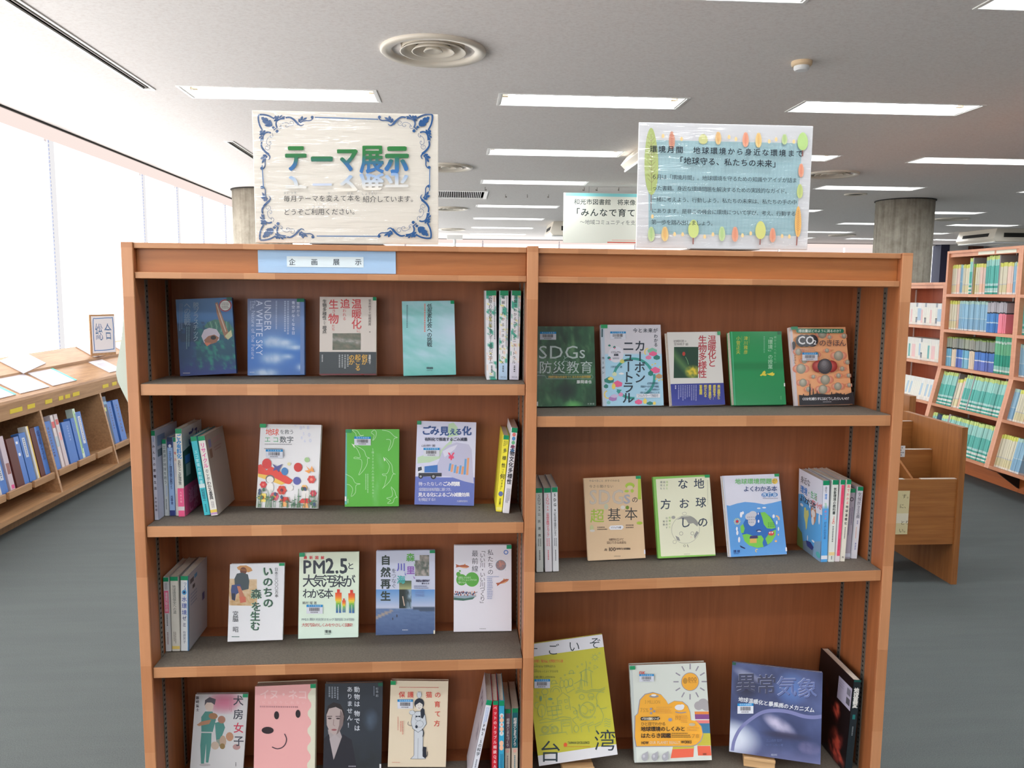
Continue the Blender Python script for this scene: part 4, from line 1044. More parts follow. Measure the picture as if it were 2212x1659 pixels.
r, P = face_book('pm', 'pale green book titled PM2.5と大気汚染がわかる本', 'L', (214, 232, 216))
P.full(1, 8, lambda u, v: lerp((226, 236, 214), (216, 238, 226), v)); kk = (52, 60, 72)
P.T('最新図解', 1486, 226, 34, (214, 60, 70), end=1684, b=.04); P.T('PM', 1476, 238, 178, kk, end=1686, b=.028); P.T('2.5', 1694, 212, 202, kk, end=1902, b=.028); P.T('と', 1900, 282, 74, kk, b=.02); P.T('大気汚染が', 1474, 402, 122, kk, end=1984, b=.015, sy=1.05); P.T('わかる本', 1474, 536, 92, kk, end=1770, b=.015, sy=1.1); P.T('饒村 曜 著', 1474, 662, 30, (70, 70, 80), end=1612)
rb = [(0, (206, 40, 50)), (.3, (236, 110, 50)), (.5, (236, 216, 60)), (.65, (90, 176, 90)), (1, (50, 90, 180))]
for x, y0, y1, w in ((1818, 545, 770, 64), (1870, 632, 765, 34), (1944, 550, 770, 64)):
    H = y1 - y0
    for k in range(14):
        a, b_ = y0 + H * k / 14, y0 + H * (k + 1) / 14; g = (k + .5) / 14; wd = w * (.42 if g < .14 else (.95 if g < .5 else .75)); c = ramp(rb, g)
        if g < .62: P.rect(x - wd / 2, a, x + wd / 2, b_ + .5, c)
        else: P.rect(x - wd / 2, a, x - wd * .1, b_ + .5, c); P.rect(x + wd * .1, a, x + wd / 2, b_ + .5, c)
P.T('PM2.5 黄砂 光化学スモッグ 酸性雨 スギ花粉', 1466, 818, 30, (130, 140, 150), end=1970); P.T('大気汚染のしくみをやさしく図解！', 1466, 866, 38, (204, 90, 90), end=1976); P.T('環境', 1686, 932, 30, (80, 90, 90), end=1748, b=.03); P.micro(1685, 964, 1748, 978, 1, (90, 100, 100))
P.build('cover_print', r); label(P, 1514, 693, 1668, 778, r); tape(P, 'L', r, (20, 160, 110), .09)

r, P = face_book('nature', 'book with lake photo below and calligraphy 森 川 里 海 above', 'R', (170, 176, 206))
P.full(1, 1, lambda u, v: (198, 204, 226))
def f(u, v):
    if v < .42: c = lerp((96, 146, 206), (190, 196, 220), v / .42)
    else: c = lerp((110, 136, 178), (74, 96, 140), (v - .42) / .58); c = lerp(c, (60, 80, 120), .5 * nz(u * 2, v * 6, 8))
    if abs(v - .43) < .03 + .05 * max(0, u - .6) and nz(u, .5, 20) > .3 and u > .62: c = (70, 86, 110)
    if u < .3 and abs(v - .62 + u * .55) < .03: c = (156, 146, 140)
    return c
P.img(168, 662, 852, 1186, 36, 30, f)
P.img(624, 262, 788, 505, 14, 18, lambda u, v: lerp((60, 76, 70), (170, 160, 156), nz(u, v, 8) ** 1.5 * 1.6) if v > .25 or u > .3 else (206, 212, 226)); P.img(440, 560, 582, 880, 14, 24, lambda u, v: (lerp((70, 90, 70), (180, 180, 130), v * 3) if v < .33 else lerp((40, 50, 50), (150, 176, 200), max(0, u - .4) * nz(u, v, 7) * 3)))
P.line([(480, 740), (500, 850)], 12, (200, 176, 160)); P.ell(366, 1000, 6, 16, (60, 60, 70)); P.ell(414, 966, 7, 18, (60, 60, 70))
for ch, y in (('自', 262), ('然', 402), ('再', 536), ('生', 678)): P.T(ch, 224, y, 118, (48, 62, 60), b=.045)
P.T('をつなぐ', 378, 415, 60, (90, 96, 116), v=True, end=650); P.T('森', 520, 238, 100, (96, 176, 80), b=.03); P.T('里', 522, 388, 100, (140, 90, 180), b=.03); P.T('川', 412, 350, 100, (96, 96, 190), b=.03); P.T('海', 412, 498, 100, (70, 170, 170), b=.03); P.poly([(610, 345), (625, 385), (618, 392)], (96, 176, 80)); P.poly([(598, 500), (626, 536), (612, 536)], (140, 90, 180)); P.poly([(505, 455), (520, 500), (506, 496)], (96, 96, 190))
P.T('実践13事例が', 630, 545, 32, (60, 60, 90), end=792, b=.03); P.T('語るもの', 700, 580, 22, (60, 60, 90), end=790, b=.03); P.micro(612, 612, 790, 655, 2, (96, 110, 150)); P.micro(628, 668, 740, 745, 4, (120, 140, 190)); P.micro(478, 1116, 542, 1134, 1, (210, 214, 226))
P.rect(838, 1130, 858, 1172, (230, 226, 200)); P.build('cover_print', r); tape(P, 'R', r, (10, 140, 90), .09, .035)

r, P = face_book('river', 'white book with trout, green speech bubbles and rafting crowd', 'R', (226, 226, 236))
P.bg((226, 226, 238)); gk = (60, 62, 76)
P.T('私たちの', 1496, 196, 72, gk, v=True, end=495); P.T('「いい川・いい川づくり」', 1404, 176, 66, gk, v=True, end=860); P.T('最前線', 1316, 205, 78, gk, v=True, end=460)
P.ring(1676, 230, 22, 11, (96, 130, 206)); P.img(1560, 322, 1672, 438, 10, 10, lambda u, v: lerp((84, 110, 140), (206, 140, 126), nz(u, v, 5) * 1.3)); P.ring(1616, 380, 66, 20, (226, 226, 238)); P.ring(1616, 380, 58, 6, (110, 140, 160))
for x, y, a in ((1175, 395, .05), (1640, 575, -.42)):
    R_ = lambda p: (x + p[0] * math.cos(a) - p[1] * math.sin(a), y + p[0] * math.sin(a) + p[1] * math.cos(a))
    P.poly([R_(p) for p in ((78, 0), (50, -16), (10, -20), (-40, -10), (-82, -22), (-74, 0), (-82, 18), (-40, 8), (10, 20), (50, 16))], (176, 96, 70)); P.poly([R_(p) for p in ((10, -18), (25, -34), (34, -16))], (200, 130, 80)); P.poly([R_(p) for p in ((70, 4), (10, 18), (-40, 7), (10, 8))], (230, 180, 130))
P.ell(1162, 550, 62, 66, (92, 170, 74), 24); P.ell(1282, 546, 80, 84, (92, 170, 74), 28); P.ell(1124, 484, 24, 26, (92, 170, 74)); P.ell(1142, 448, 11, 11, (92, 170, 74)); P.T('全国１００の川', 1120, 510, 28, (206, 230, 196), end=1270); P.T('ワークショップからの', 1120, 538, 26, (206, 230, 196), end=1340); P.T('贈りもの', 1124, 568, 26, (206, 230, 196), end=1218)
P.poly([(1073, 740), (1120, 755), (1330, 735), (1290, 775), (1180, 792), (1073, 782)], (70, 110, 100)); P.poly([(1073, 735), (1200, 730), (1320, 725), (1330, 745), (1200, 765), (1073, 755)], (150, 170, 186))
rr = random.Random(5)
for k in range(34): P.ell(1080 + k * 7.2, 700 + rr.uniform(-12, 26), 7, 12, rr.choice(((206, 110, 80), (70, 80, 120), (226, 190, 170), (150, 60, 60), (90, 120, 150))), 7)
P.line([(1270, 720), (1345, 690)], 6, (90, 90, 110)); P.micro(1455, 505, 1618, 522, 1, (140, 160, 206)); P.micro(1456, 525, 1516, 775, 12, (140, 156, 200)); P.micro(1370, 1104, 1440, 1118, 1, (110, 110, 120))
P.build('cover_print', r); tape(P, 'R', r, (0, 150, 100), .085, .045)

# -- bottom shelf, left bay
r, P = face_book('dogroom', 'manga-style book with three people in teal holding dogs', 'R', (214, 216, 224))
P.full(18, 26, lambda u, v: lerp((222, 222, 226), (214, 120, 150), max(0, 1.1 - ((u - .55) / .34) ** 2 - ((v - .1) / .16) ** 2) * (.6 + .5 * nz(u, v, 5))))
TL_ = (84, 150, 144)
P.poly([(505, 400), (570, 400), (600, 470), (570, 580), (470, 580), (470, 450)], TL_); P.poly([(470, 590), (560, 590), (555, 700), (530, 850), (508, 850), (512, 680), (492, 860), (465, 860), (460, 700)], TL_); P.ell(542, 350, 38, 48, (226, 206, 196)); P.poly([(500, 350), (505, 300), (545, 272), (600, 290), (590, 340), (560, 320), (520, 320)], (90, 84, 96)); P.ell(575, 440, 40, 28, (170, 124, 90)); P.poly([(430, 520), (470, 490), (560, 470), (540, 510), (450, 530)], (190, 140, 110))
P.poly([(590, 500), (660, 480), (680, 540), (640, 650), (600, 650)], TL_); P.ell(650, 470, 34, 34, (180, 130, 110)); P.poly([(600, 650), (640, 640), (650, 700), (610, 710)], (150, 160, 150))
for x, y, rx, ry, c in ((590, 700, 36, 36, (206, 186, 170)), (660, 660, 30, 50, (196, 170, 150)), (720, 620, 34, 40, (200, 150, 120)), (780, 710, 34, 26, (190, 150, 150)), (655, 705, 24, 26, (150, 124, 80)), (500, 870, 50, 12, (196, 190, 196))): P.ell(x, y, rx, ry, c, 12)
for ch, y, c in (('犬', 248, (62, 66, 82)), ('房', 372, (62, 66, 82)), ('女', 492, (214, 70, 96)), ('子', 608, (62, 66, 82))): P.T(ch, 752, y, 96, c, b=.012)
P.T('藤崎童士', 438, 265, 30, (70, 60, 70), v=True, end=400, b=.02); P.micro(715, 268, 745, 400, 2, (206, 140, 160), True); P.micro(765, 845, 780, 890, 1, (90, 90, 100), True)
P.build('cover_print', r); tape(P, 'R', r, (10, 160, 110), .1, .045)

r, P = face_book('pink', 'thick pink book with a simple smiling dog face', 'R', (226, 222, 200))
P.full(1, 4, lambda u, v: (240, 178, 178)); q_ = lambda u, v: P.c + P.ex * (u - .5) + P.ey * (v - .5)
P.poly([q_(.90, 0), q_(1, 0), q_(1, 1), q_(.90, 1)], (226, 224, 204))
for k in range(11): P.ell(*q_(.90, .04 + k * .095), 16, 34, (240, 180, 180) if k % 2 == 0 else (226, 224, 204), 10)
P.T('イヌ・ネコ', 985, 200, 92, (246, 206, 206), end=1412, b=.02); P.T('にはかりしれない', 1010, 304, 30, (244, 196, 196), end=1390, b=.02); P.micro(990, 342, 1410, 372, 1, (196, 140, 146))
for x, y, rx, ry in ((1136, 432, 22, 36), (1326, 417, 22, 36), (1057, 566, 53, 31)): P.ell(x, y, rx, ry, (50, 38, 44), 18)
P.spline([(1205, 595), (1222, 635), (1215, 680), (1185, 715), (1140, 728), (1095, 712)], 9, (80, 60, 72))
P.build('cover_print', r); tape(P, 'R', r, (20, 150, 100), .09, .045)

r, P = face_book('animal', 'black book with a portrait of a woman in a dark jacket', 'R', (46, 50, 60))
def f(u, v):
    c = (50, 56, 66); c = lerp(c, (96, 116, 140), max(0, 1 - ((u - .8) / .14) ** 2 - ((v - .42) / .14) ** 2) * nz(u, v, 10) * .9); return lerp(c, (40, 44, 44), max(0, v - .6) * 1.2 * nz(u, v, 12, 2) * 2)
P.full(28, 38, f)
P.poly([(1575, 420), (1590, 350), (1640, 318), (1700, 335), (1735, 400), (1740, 470), (1700, 560), (1600, 560)], (44, 38, 40))
def f(u, v):
    d = ((u - .5) / .5) ** 2 + ((v - .5) / .5) ** 2; return lerp((186, 170, 168), (118, 104, 104), d * .8 + (.35 if u > .65 else 0))
P.poly([(1590, 560), (1600, 640), (1650, 840), (1720, 640), (1690, 560)], (168, 158, 160)); P.poly([(1578, 430), (1600, 375), (1660, 360), (1712, 385), (1730, 440), (1722, 520), (1690, 580), (1648, 612), (1606, 580), (1580, 520)], (182, 166, 164)); P.poly([(1700, 380), (1732, 440), (1722, 520), (1680, 592), (1664, 604), (1690, 520)], (128, 112, 112))
for x in (1606, 1680): P.ell(x, 462, 18, 7, (60, 48, 50), 10); P.line([(x - 22, 444), (x + 22, 442)], 6, (70, 56, 56))
P.line([(1642, 470), (1638, 520), (1652, 526)], 5, (140, 118, 116)); P.ell(1645, 562, 24, 8, (150, 84, 90), 12)
P.poly([(1543, 640), (1600, 600), (1640, 830), (1722, 600), (1800, 650), (1850, 940), (1543, 940)], (40, 40, 50)); P.poly([(1604, 640), (1640, 826), (1700, 640), (1650, 600)], (176, 166, 170))
P.T('動物は 物では', 1848, 175, 54, (206, 212, 222), v=True, end=572, b=.02); P.T('ありません！', 1784, 175, 52, (200, 206, 216), v=True, end=545, b=.02); P.micro(1592, 180, 1690, 290, 4, (150, 158, 170), True); P.T('杉本 彩', 2028, 180, 26, (176, 184, 196), v=True, end=268); P.micro(1992, 172, 2008, 275, 1, (140, 150, 166), True); P.micro(1772, 872, 1836, 890, 1, (190, 190, 200)); P.rect(2045, 860, 2066, 925, (220, 220, 224))
P.build('cover_print', r); tape(P, 'R', r, (20, 90, 70), .08, .04)

r, P = face_book('cat', 'beige book with a long-haired woman holding cats, red title', 'L', (226, 212, 190))
P.bg((228, 214, 190)); rc = (214, 76, 66); ol = (70, 84, 100); wf = (206, 212, 220)
P.micro(362, 250, 880, 272, 1, (214, 120, 110))
for ch, x, y in (('保', 355, 312), ('護', 465, 312), ('猫', 696, 312), ('の', 808, 312), ('育', 802, 432), ('て', 806, 552), ('方', 796, 672)): P.T(ch, x, y, 82, rc, b=.012)
P.poly([(548, 800), (665, 800), (660, 1120), (700, 1160), (500, 1160), (545, 1115)], ol); P.poly([(552, 804), (661, 804), (655, 1122), (690, 1156), (510, 1156), (550, 1115)], wf); P.line([(600, 900), (597, 1156)], 3, ol)
P.poly([(530, 590), (580, 560), (640, 560), (690, 600), (708, 720), (660, 790), (600, 830), (530, 780), (510, 700)], ol); P.poly([(534, 594), (582, 565), (640, 565), (686, 604), (702, 718), (656, 786), (600, 824), (534, 776), (515, 700)], wf)
P.ell(615, 465, 62, 68, (40, 46, 60), 22); P.poly([(640, 500), (680, 540), (684, 600), (660, 655), (635, 640), (630, 560)], (40, 46, 60)); P.ell(615, 492, 44, 54, (226, 222, 216), 18); P.poly([(565, 450), (600, 425), (660, 440), (668, 480), (620, 450), (575, 480)], (40, 46, 60)); P.ell(600, 482, 4, 6, ol, 8); P.ell(634, 482, 4, 6, ol, 8); P.spline([(600, 512), (615, 526), (630, 512)], 4, (150, 90, 90))
for x, y, rx, ry in ((615, 355, 28, 38), (525, 578, 34, 26), (600, 650, 36, 30), (620, 720, 46, 40)): P.ell(x, y, rx + 3, ry + 3, ol, 14); P.ell(x, y, rx, ry, wf, 14)
for x, y in ((598, 318), (632, 318), (495, 560), (530, 552)): P.poly([(x - 9, y + 16), (x, y - 14), (x + 9, y + 16)], wf)
P.poly([(570, 612), (598, 625), (628, 612), (628, 638), (598, 630), (570, 640)], (44, 54, 70)); P.spline([(480, 690), (475, 730), (520, 745)], 5, ol); P.spline([(655, 780), (668, 830), (660, 880)], 12, (44, 50, 60)); P.ell(580, 755, 16, 20, (44, 54, 70))
P.ell(680, 1030, 24, 24, (40, 44, 56)); P.poly([(655, 1040), (700, 1040), (706, 1130), (690, 1150), (658, 1130)], (40, 44, 56)); P.poly([(660, 1012), (668, 1000), (676, 1014)], (40, 44, 56)); P.poly([(690, 1014), (702, 1004), (704, 1022)], (40, 44, 56)); P.spline([(690, 1140), (715, 1110), (718, 1065)], 6, (40, 44, 56))
P.micro(340, 630, 356, 800, 1, (206, 110, 100), True); P.micro(370, 685, 420, 860, 2, (214, 130, 116), True); P.micro(275, 1190, 385, 1208, 1, (214, 140, 120))
P.build('cover_print', r); label(P, 342, 410, 536, 525, r); tape(P, 'L', r, (10, 150, 90), .09, .045)

# -- top shelf, right bay
r, P = face_book('sdgedu', 'dark green forest-photo book titled SDGsと防災教育', 'L', (44, 84, 66))
def f(u, v):
    n = nz(u, v, 7, 1); c = lerp((30, 66, 50), (70, 130, 84), n); c = lerp(c, (24, 52, 40), max(0, nz(u * 2, v, 6, 5) - .45) * 2); c = lerp(c, (120, 160, 110), max(0, nz(u, v * .5, 14, 8) - .6) * 2.4); c = lerp(c, (28, 48, 44), max(0, 1 - ((u - .52) / .2) ** 2 - ((v - .8) / .14) ** 2) * .9)
    return lerp(c, (96, 170, 96), max(0, 1 - ((u - .62) / .18) ** 2 - ((v - .99) / .07) ** 2))
P.full(40, 52, f); sv = (190, 206, 204)
P.T('SDG', 138, 368, 246, sv, end=662); P.T('s', 676, 368, 240, sv); P.T('と', 452, 536, 100, (150, 180, 170)); P.T('防災教育', 146, 612, 176, sv, end=866)
for a in (([(118, 764), (310, 764), (322, 800), (850, 806), (868, 830), (850, 856), (250, 852), (232, 812), (118, 808)]),): P.line(a, 5, (150, 176, 166))
P.T('持続可能な社会をつくるための自然理解', 272, 812, 34, (206, 170, 80), end=838, b=.02); P.T('藤岡達也', 648, 872, 48, (220, 226, 226), end=848, b=.03); P.T('大修館', 790, 1176, 28, (170, 190, 180), end=886); P.rect(118, 1155, 140, 1212, (220, 224, 224))
P.build('cover_print', r); label(P, 158, 228, 372, 334, r)

r, P = face_book('carbon', 'light blue illustrated book titled カーボンニュートラル', 'L', (206, 208, 216))
P.full(2, 40, lambda u, v: (212, 210, 220) if v < .37 else (168, 212, 236)); P.poly([(965, 135), (1008, 135), (1050, 1212), (1002, 1212)], (190, 204, 220)); tq = (60, 158, 150)
P.ring(1400, 850, 262, 34, tq, 34, -2.9, -.35); P.ring(1425, 845, 255, 34, tq, 34, -.2, 1.1); P.ring(1400, 850, 262, 34, tq, 24, 1.5, 2.5); P.poly([(1590, 700), (1640, 690), (1625, 745)], tq); P.poly([(1180, 990), (1250, 1000), (1200, 1050)], tq)
P.ell(1168, 530, 102, 108, (222, 222, 236), 26); pk, yl, dg = (232, 104, 150), (240, 214, 110), (50, 130, 120)
for x, y, w, h, c in ((1650, 480, 130, 80, (130, 190, 170)), (1660, 520, 110, 70, pk), (1600, 570, 80, 60, (226, 130, 170)), (1710, 570, 90, 70, dg), (1690, 740, 130, 90, pk), (1630, 780, 70, 80, dg), (1740, 820, 90, 70, (190, 150, 110)), (1080, 870, 130, 90, dg), (1100, 850, 70, 50, yl), (1190, 920, 130, 90, pk), (1040, 950, 60, 60, dg), (1140, 950, 50, 90, yl), (1130, 1110, 110, 80, (170, 130, 190)), (1150, 1080, 100, 50, (206, 190, 226)), (1235, 1060, 60, 60, (220, 150, 190)), (1470, 1160, 100, 70, pk), (1555, 1150, 50, 80, yl), (1620, 1180, 90, 50, dg), (1680, 1180, 40, 50, yl), (1250, 620, 60, 60, (206, 206, 110)), (1150, 790, 60, 60, (216, 226, 190)), (1080, 410, 34, 30, dg), (1146, 432, 36, 34, dg), (1150, 446, 20, 20, pk), (1078, 575, 44, 40, dg), (1090, 596, 26, 24, pk), (1240, 785, 70, 30, (240, 240, 244)), (1075, 1165, 50, 50, (130, 190, 190))):
    P.poly([(x - w * .5, y - h * .1), (x, y - h * .5), (x + w * .5, y - h * .15), (x + w * .45, y + h * .35), (x, y + h * .5), (x - w * .45, y + h * .3)], c)
P.ring(1600, 500, 50, 14, yl, 12, 2.4, 4.6); P.ring(1070, 1060, 50, 14, yl, 12, 1.4, 4.4)
for x, y in ((1650, 670), (1690, 655), (1752, 700), (1700, 860), (1780, 870), (1740, 880)): P.ell(x, y, 12, 10, yl, 6)
dk = (44, 56, 70)
P.T('カーボン', 1486, 338, 156, dk, v=True, end=920, b=.02, sx=.98); P.T('ニュートラル', 1332, 338, 160, dk, v=True, end=1185, b=.02)
P.T('今と未来が', 1388, 178, 64, dk, end=1722, b=.01); P.T('わかる', 1696, 258, 56, dk, v=True, end=430, b=.01); P.T('ビジュアル', 1100, 486, 30, (50, 60, 80), end=1232, b=.02); P.T('図鑑', 1138, 520, 32, (50, 60, 80), end=1200, b=.03); P.line([(1118, 572), (1212, 572)], 2, (90, 90, 110)); P.micro(1124, 576, 1212, 596, 1, (90, 100, 120)); P.T('川村尚文 著', 1096, 680, 34, (80, 110, 130), end=1252)
P.T('必須の知識と', 1580, 900, 34, (60, 90, 120), end=1745); P.T('見据すべき多くの職種、', 1490, 944, 32, (60, 90, 120), end=1762); P.T('そして、実用化が', 1545, 984, 32, (60, 90, 120), end=1750); P.T('待たれる技術のことを', 1488, 1024, 32, (60, 90, 120), end=1752); P.rect(1440, 1056, 1756, 1108, (226, 230, 240)); P.T('フルカラーで解説！', 1448, 1060, 42, (60, 80, 110), end=1756)
P.T('カーボン', 998, 560, 36, dk, v=True, end=790, b=.02); P.rect(972, 190, 990, 300, (60, 100, 110))
P.build('cover_print', r); label(P, 1088, 225, 1294, 328, r); tape(P, 'L', r, (20, 150, 90), .11, .045)

r, P = face_book('bio', 'white book with dark insect photo and blue lower band', 'R', (216, 214, 208))
P.bg((222, 220, 216)); dr = (180, 56, 66)
P.img(170, 336, 422, 660, 24, 30, lambda u, v: lerp(lerp((30, 66, 50), (84, 122, 74), max(0, 1 - abs(v - .25 - u * .9) * 3.4)), (226, 200, 60), max(0, 1.1 - ((u - .78) / .34) ** 2 - ((v - .8) / .22) ** 2) * nz(u, v, 14) * 1.8)); P.ell(272, 408, 16, 22, (176, 60, 50), 10); P.spline([(290, 440), (310, 480), (322, 520)], 6, (110, 160, 110))
P.T('温暖化と', 565, 210, 92, dr, v=True, end=550, b=.02); P.T('生物多様性', 466, 212, 94, dr, v=True, end=664, b=.02); P.T('岩槻邦男＋', 162, 260, 32, (100, 90, 90), end=305); P.T('堂本暁子 編', 166, 292, 32, (100, 90, 90), end=318)
P.build('cover_print', r); Q = P.sub(); Q.strip(.706, 1, (56, 66, 150)); yw = (220, 206, 90)
for s_, x in (('高山植物から', 638), ('感染症まで…', 592), ('豊富な事例で', 545), ('明かされる', 498), ('緊急課題', 450)): Q.T(s_, x, 732, 32, yw, v=True, end=732 + 26 * len(s_), b=.03)
Q.micro(210, 735, 408, 900, 9, (160, 166, 214), True); Q.micro(176, 738, 196, 790, 1, (226, 226, 240), True); Q.build('obi_band', r, label='blue lower band with yellow lettering'); tape(P, 'R', r, (16, 150, 90), .06, .05)

r, P = face_book('lesson', 'plain green book with yellow vertical names and small yellow figure', 'R', (20, 140, 76))
P.full(8, 20, lambda u, v: lerp((26, 148, 82), (34, 140, 84), v) if not .42 < v < .52 else (24, 128, 74)); P.poly([(762, 175), (772, 175), (816, 940), (806, 940)], (70, 176, 130))
P.T('小菅正夫', 838, 222, 46, (206, 196, 70), v=True, end=412); P.T('津川雅彦', 916, 222, 46, (206, 196, 70), v=True, end=412); P.T('親から子へ伝えたい', 1222, 222, 26, (140, 196, 160), v=True, end=510); P.T('「環境」の授業', 1172, 206, 52, (170, 214, 186), v=True, end=570, b=.01); P.micro(1095, 225, 1120, 460, 1, (110, 176, 140), True); P.micro(868, 225, 876, 300, 1, (150, 176, 60), True); P.micro(944, 225, 952, 300, 1, (150, 176, 60), True)
P.poly([(1062, 632), (1080, 620), (1095, 595), (1112, 585), (1122, 600), (1118, 618), (1135, 630), (1120, 640), (1090, 634), (1072, 642)], (220, 206, 70)); P.poly([(1130, 618), (1160, 615), (1200, 598), (1196, 612), (1215, 612), (1212, 632), (1195, 640), (1160, 632)], (220, 206, 70)); P.micro(1275, 850, 1290, 895, 1, (120, 180, 140), True); P.rect(1312, 716, 1330, 750, (226, 230, 226))
P.build('cover_print', r); tape(P, 'R', r, (8, 104, 60), .08, .045)

r, P = face_book('co2', 'orange book titled CO2のきほん covered in grey molecules', 'L', (226, 214, 214))
P.bg((240, 178, 132)); P.poly([(1367, 130), (1395, 130), (1465, 948), (1435, 948)], (214, 206, 214))
def mol(x, y, s_, dark=0):
    a, b_ = ((196, 90, 84), (230, 150, 130)) if not dark else ((150, 44, 44), (196, 96, 90))
    for dx in (-1, 1):
        for k in range(5): P.ell(x + dx * s_ * .9 - s_ * .03 * k, y - s_ * .05 * k, s_ * .82 * (1 - k * .17), s_ * .82 * (1 - k * .17), lerp(a, b_, k / 4) if dark else lerp((222, 136, 112), (232, 176, 150), k / 4), 16)
    for k in range(5): P.ell(x - s_ * .03 * k, y - s_ * .1 * k, s_ * (1 - k * .18), s_ * (1.05 - k * .18), lerp((66, 64, 70), (130, 128, 134), k / 4) if dark else lerp((150, 146, 130), (196, 194, 180), k / 4), 18)
for x, y, s_ in ((1710, 200, 46), (1880, 430, 50), (1490, 565, 50), (1740, 680, 50), (1510, 710, 40), (1715, 780, 46), (1870, 750, 40), (1460, 390, 34), (1520, 480, 30), (1640, 420, 30), (1930, 225, 26), (1965, 500, 24), (1910, 568, 24), (1610, 650, 20), (1870, 640, 24), (1560, 780, 26), (1975, 640, 22), (1980, 740, 22), (1810, 860, 24), (1745, 380, 22), (1770, 240, 20)): mol(x, y, s_)
mol(1722, 545, 76, 1)
P.poly([(1422, 160), (1440, 150), (1910, 152), (1920, 175), (1912, 196), (1440, 196), (1424, 186)], (30, 120, 96)); P.T('排出量はどのように測るのか？', 1446, 158, 33, (226, 236, 226), end=1905, b=.02)
for x in (1480, 1530, 1590): P.ell(x, 278, 60, 64, (36, 34, 40), 24)
P.T('CO', 1440, 210, 118, (230, 232, 236), end=1606, b=.025); P.T('2', 1602, 262, 62, (230, 232, 236), b=.03); P.T('のきほん', 1658, 262, 78, (110, 84, 84), end=1945, b=.012); P.micro(1460, 355, 1640, 392, 2, (190, 140, 120))
P.poly([(1455, 838), (1540, 848), (1640, 826), (1760, 838), (1860, 826), (1930, 840), (2030, 810), (2032, 936), (1462, 948)], (44, 44, 50))
for x, h in ((1566, 120), (1600, 70), (1640, 50), (1790, 34), (1836, 30), (1850, 26), (1885, 24), (1920, 20), (1990, 24), (2010, 28), (1500, 16), (1720, 12)): P.poly([(x - 7, 850), (x - 3, 845 - h), (x + 4, 845 - h), (x + 8, 850)], (44, 44, 50))
P.T('CO2を減らすにはどうしたらいいの？', 1490, 862, 34, (226, 226, 230), end=1988, b=.02); P.micro(1700, 905, 1788, 920, 1, (170, 170, 176)); P.ell(1394, 330, 20, 44, (40, 38, 44)); P.T('のきほん', 1410, 420, 26, (60, 50, 60), v=True, end=520)
P.build('cover_print', r); label(P, 1484, 402, 1642, 486, r); tape(P, 'L', r, (16, 130, 84), .12, .04)

# -- middle shelf, right bay
r, P = face_book('basic', 'kraft-brown book titled SDGsの超基本', 'R', (214, 184, 150))
P.full(10, 16, lambda u, v: lerp((218, 186, 148), (226, 198, 164), v * .6 + .3 * nz(u, v, 6)))
P.rect(1252, 182, 1292, 420, (172, 198, 66)); P.T('やるべきこと', 692, 188, 30, (110, 100, 110), end=858); P.T('がすぐわかる', 872, 188, 30, (100, 84, 74), end=1044); P.T('今さら聞けない', 694, 248, 38, (110, 94, 84), end=972)
P.T('SDG', 696, 266, 230, (170, 166, 174), end=1082, b=.014); P.T('SDG', 698, 267, 229, (204, 190, 174), end=1080); P.T('s', 1084, 268, 226, (170, 166, 174), b=.014); P.T('の', 1180, 384, 76, (70, 62, 60), b=.012)
P.T('超', 708, 520, 164, (166, 192, 74), b=.012); P.T('基', 902, 512, 160, (60, 58, 60), b=-.004); P.T('本', 1098, 506, 156, (60, 58, 60), b=-.004)
lg = (170, 196, 70)
for x, y, rx, ry, c in ((1160, 262, 54, 36, lg), (1160, 282, 34, 22, (220, 200, 170)), (1122, 325, 26, 14, lg), (1186, 322, 18, 20, lg), (1132, 512, 20, 22, (110, 140, 40)), (1080, 510, 26, 22, (222, 216, 208)), (1272, 690, 34, 18, lg), (728, 740, 22, 34, (196, 200, 150)), (735, 772, 30, 14, (222, 216, 208)), (890, 500, 24, 34, (196, 196, 170))): P.ell(x, y, rx, ry, c, 14)
P.poly([(922, 742), (940, 716), (1075, 712), (1092, 735), (1070, 762), (940, 764)], (232, 232, 240)); P.T('ビジュアル版', 946, 726, 22, (60, 60, 80), end=1062, b=.02); P.micro(792, 722, 900, 768, 2, (90, 74, 70)); P.micro(1116, 700, 1220, 752, 2, (90, 74, 70))
P.T('視野を広げて', 920, 858, 34, (120, 96, 84), end=1096); P.T('安心できる未来を', 896, 892, 34, (120, 96, 84), end=1126); P.T('人生', 868, 972, 28, (80, 60, 56), end=908, b=.02); P.T('100', 914, 952, 58, (80, 66, 60), end=1000, b=.02); P.T('年時代の新機軸', 1006, 966, 26, (90, 76, 70), end=1168, b=.02); P.micro(985, 1054, 1055, 1070, 1, (130, 110, 100))
P.rect(1322, 992, 1345, 1040, (226, 226, 236)); P.build('cover_print', r); tape(P, 'R', r, (16, 150, 96), .09, .036)

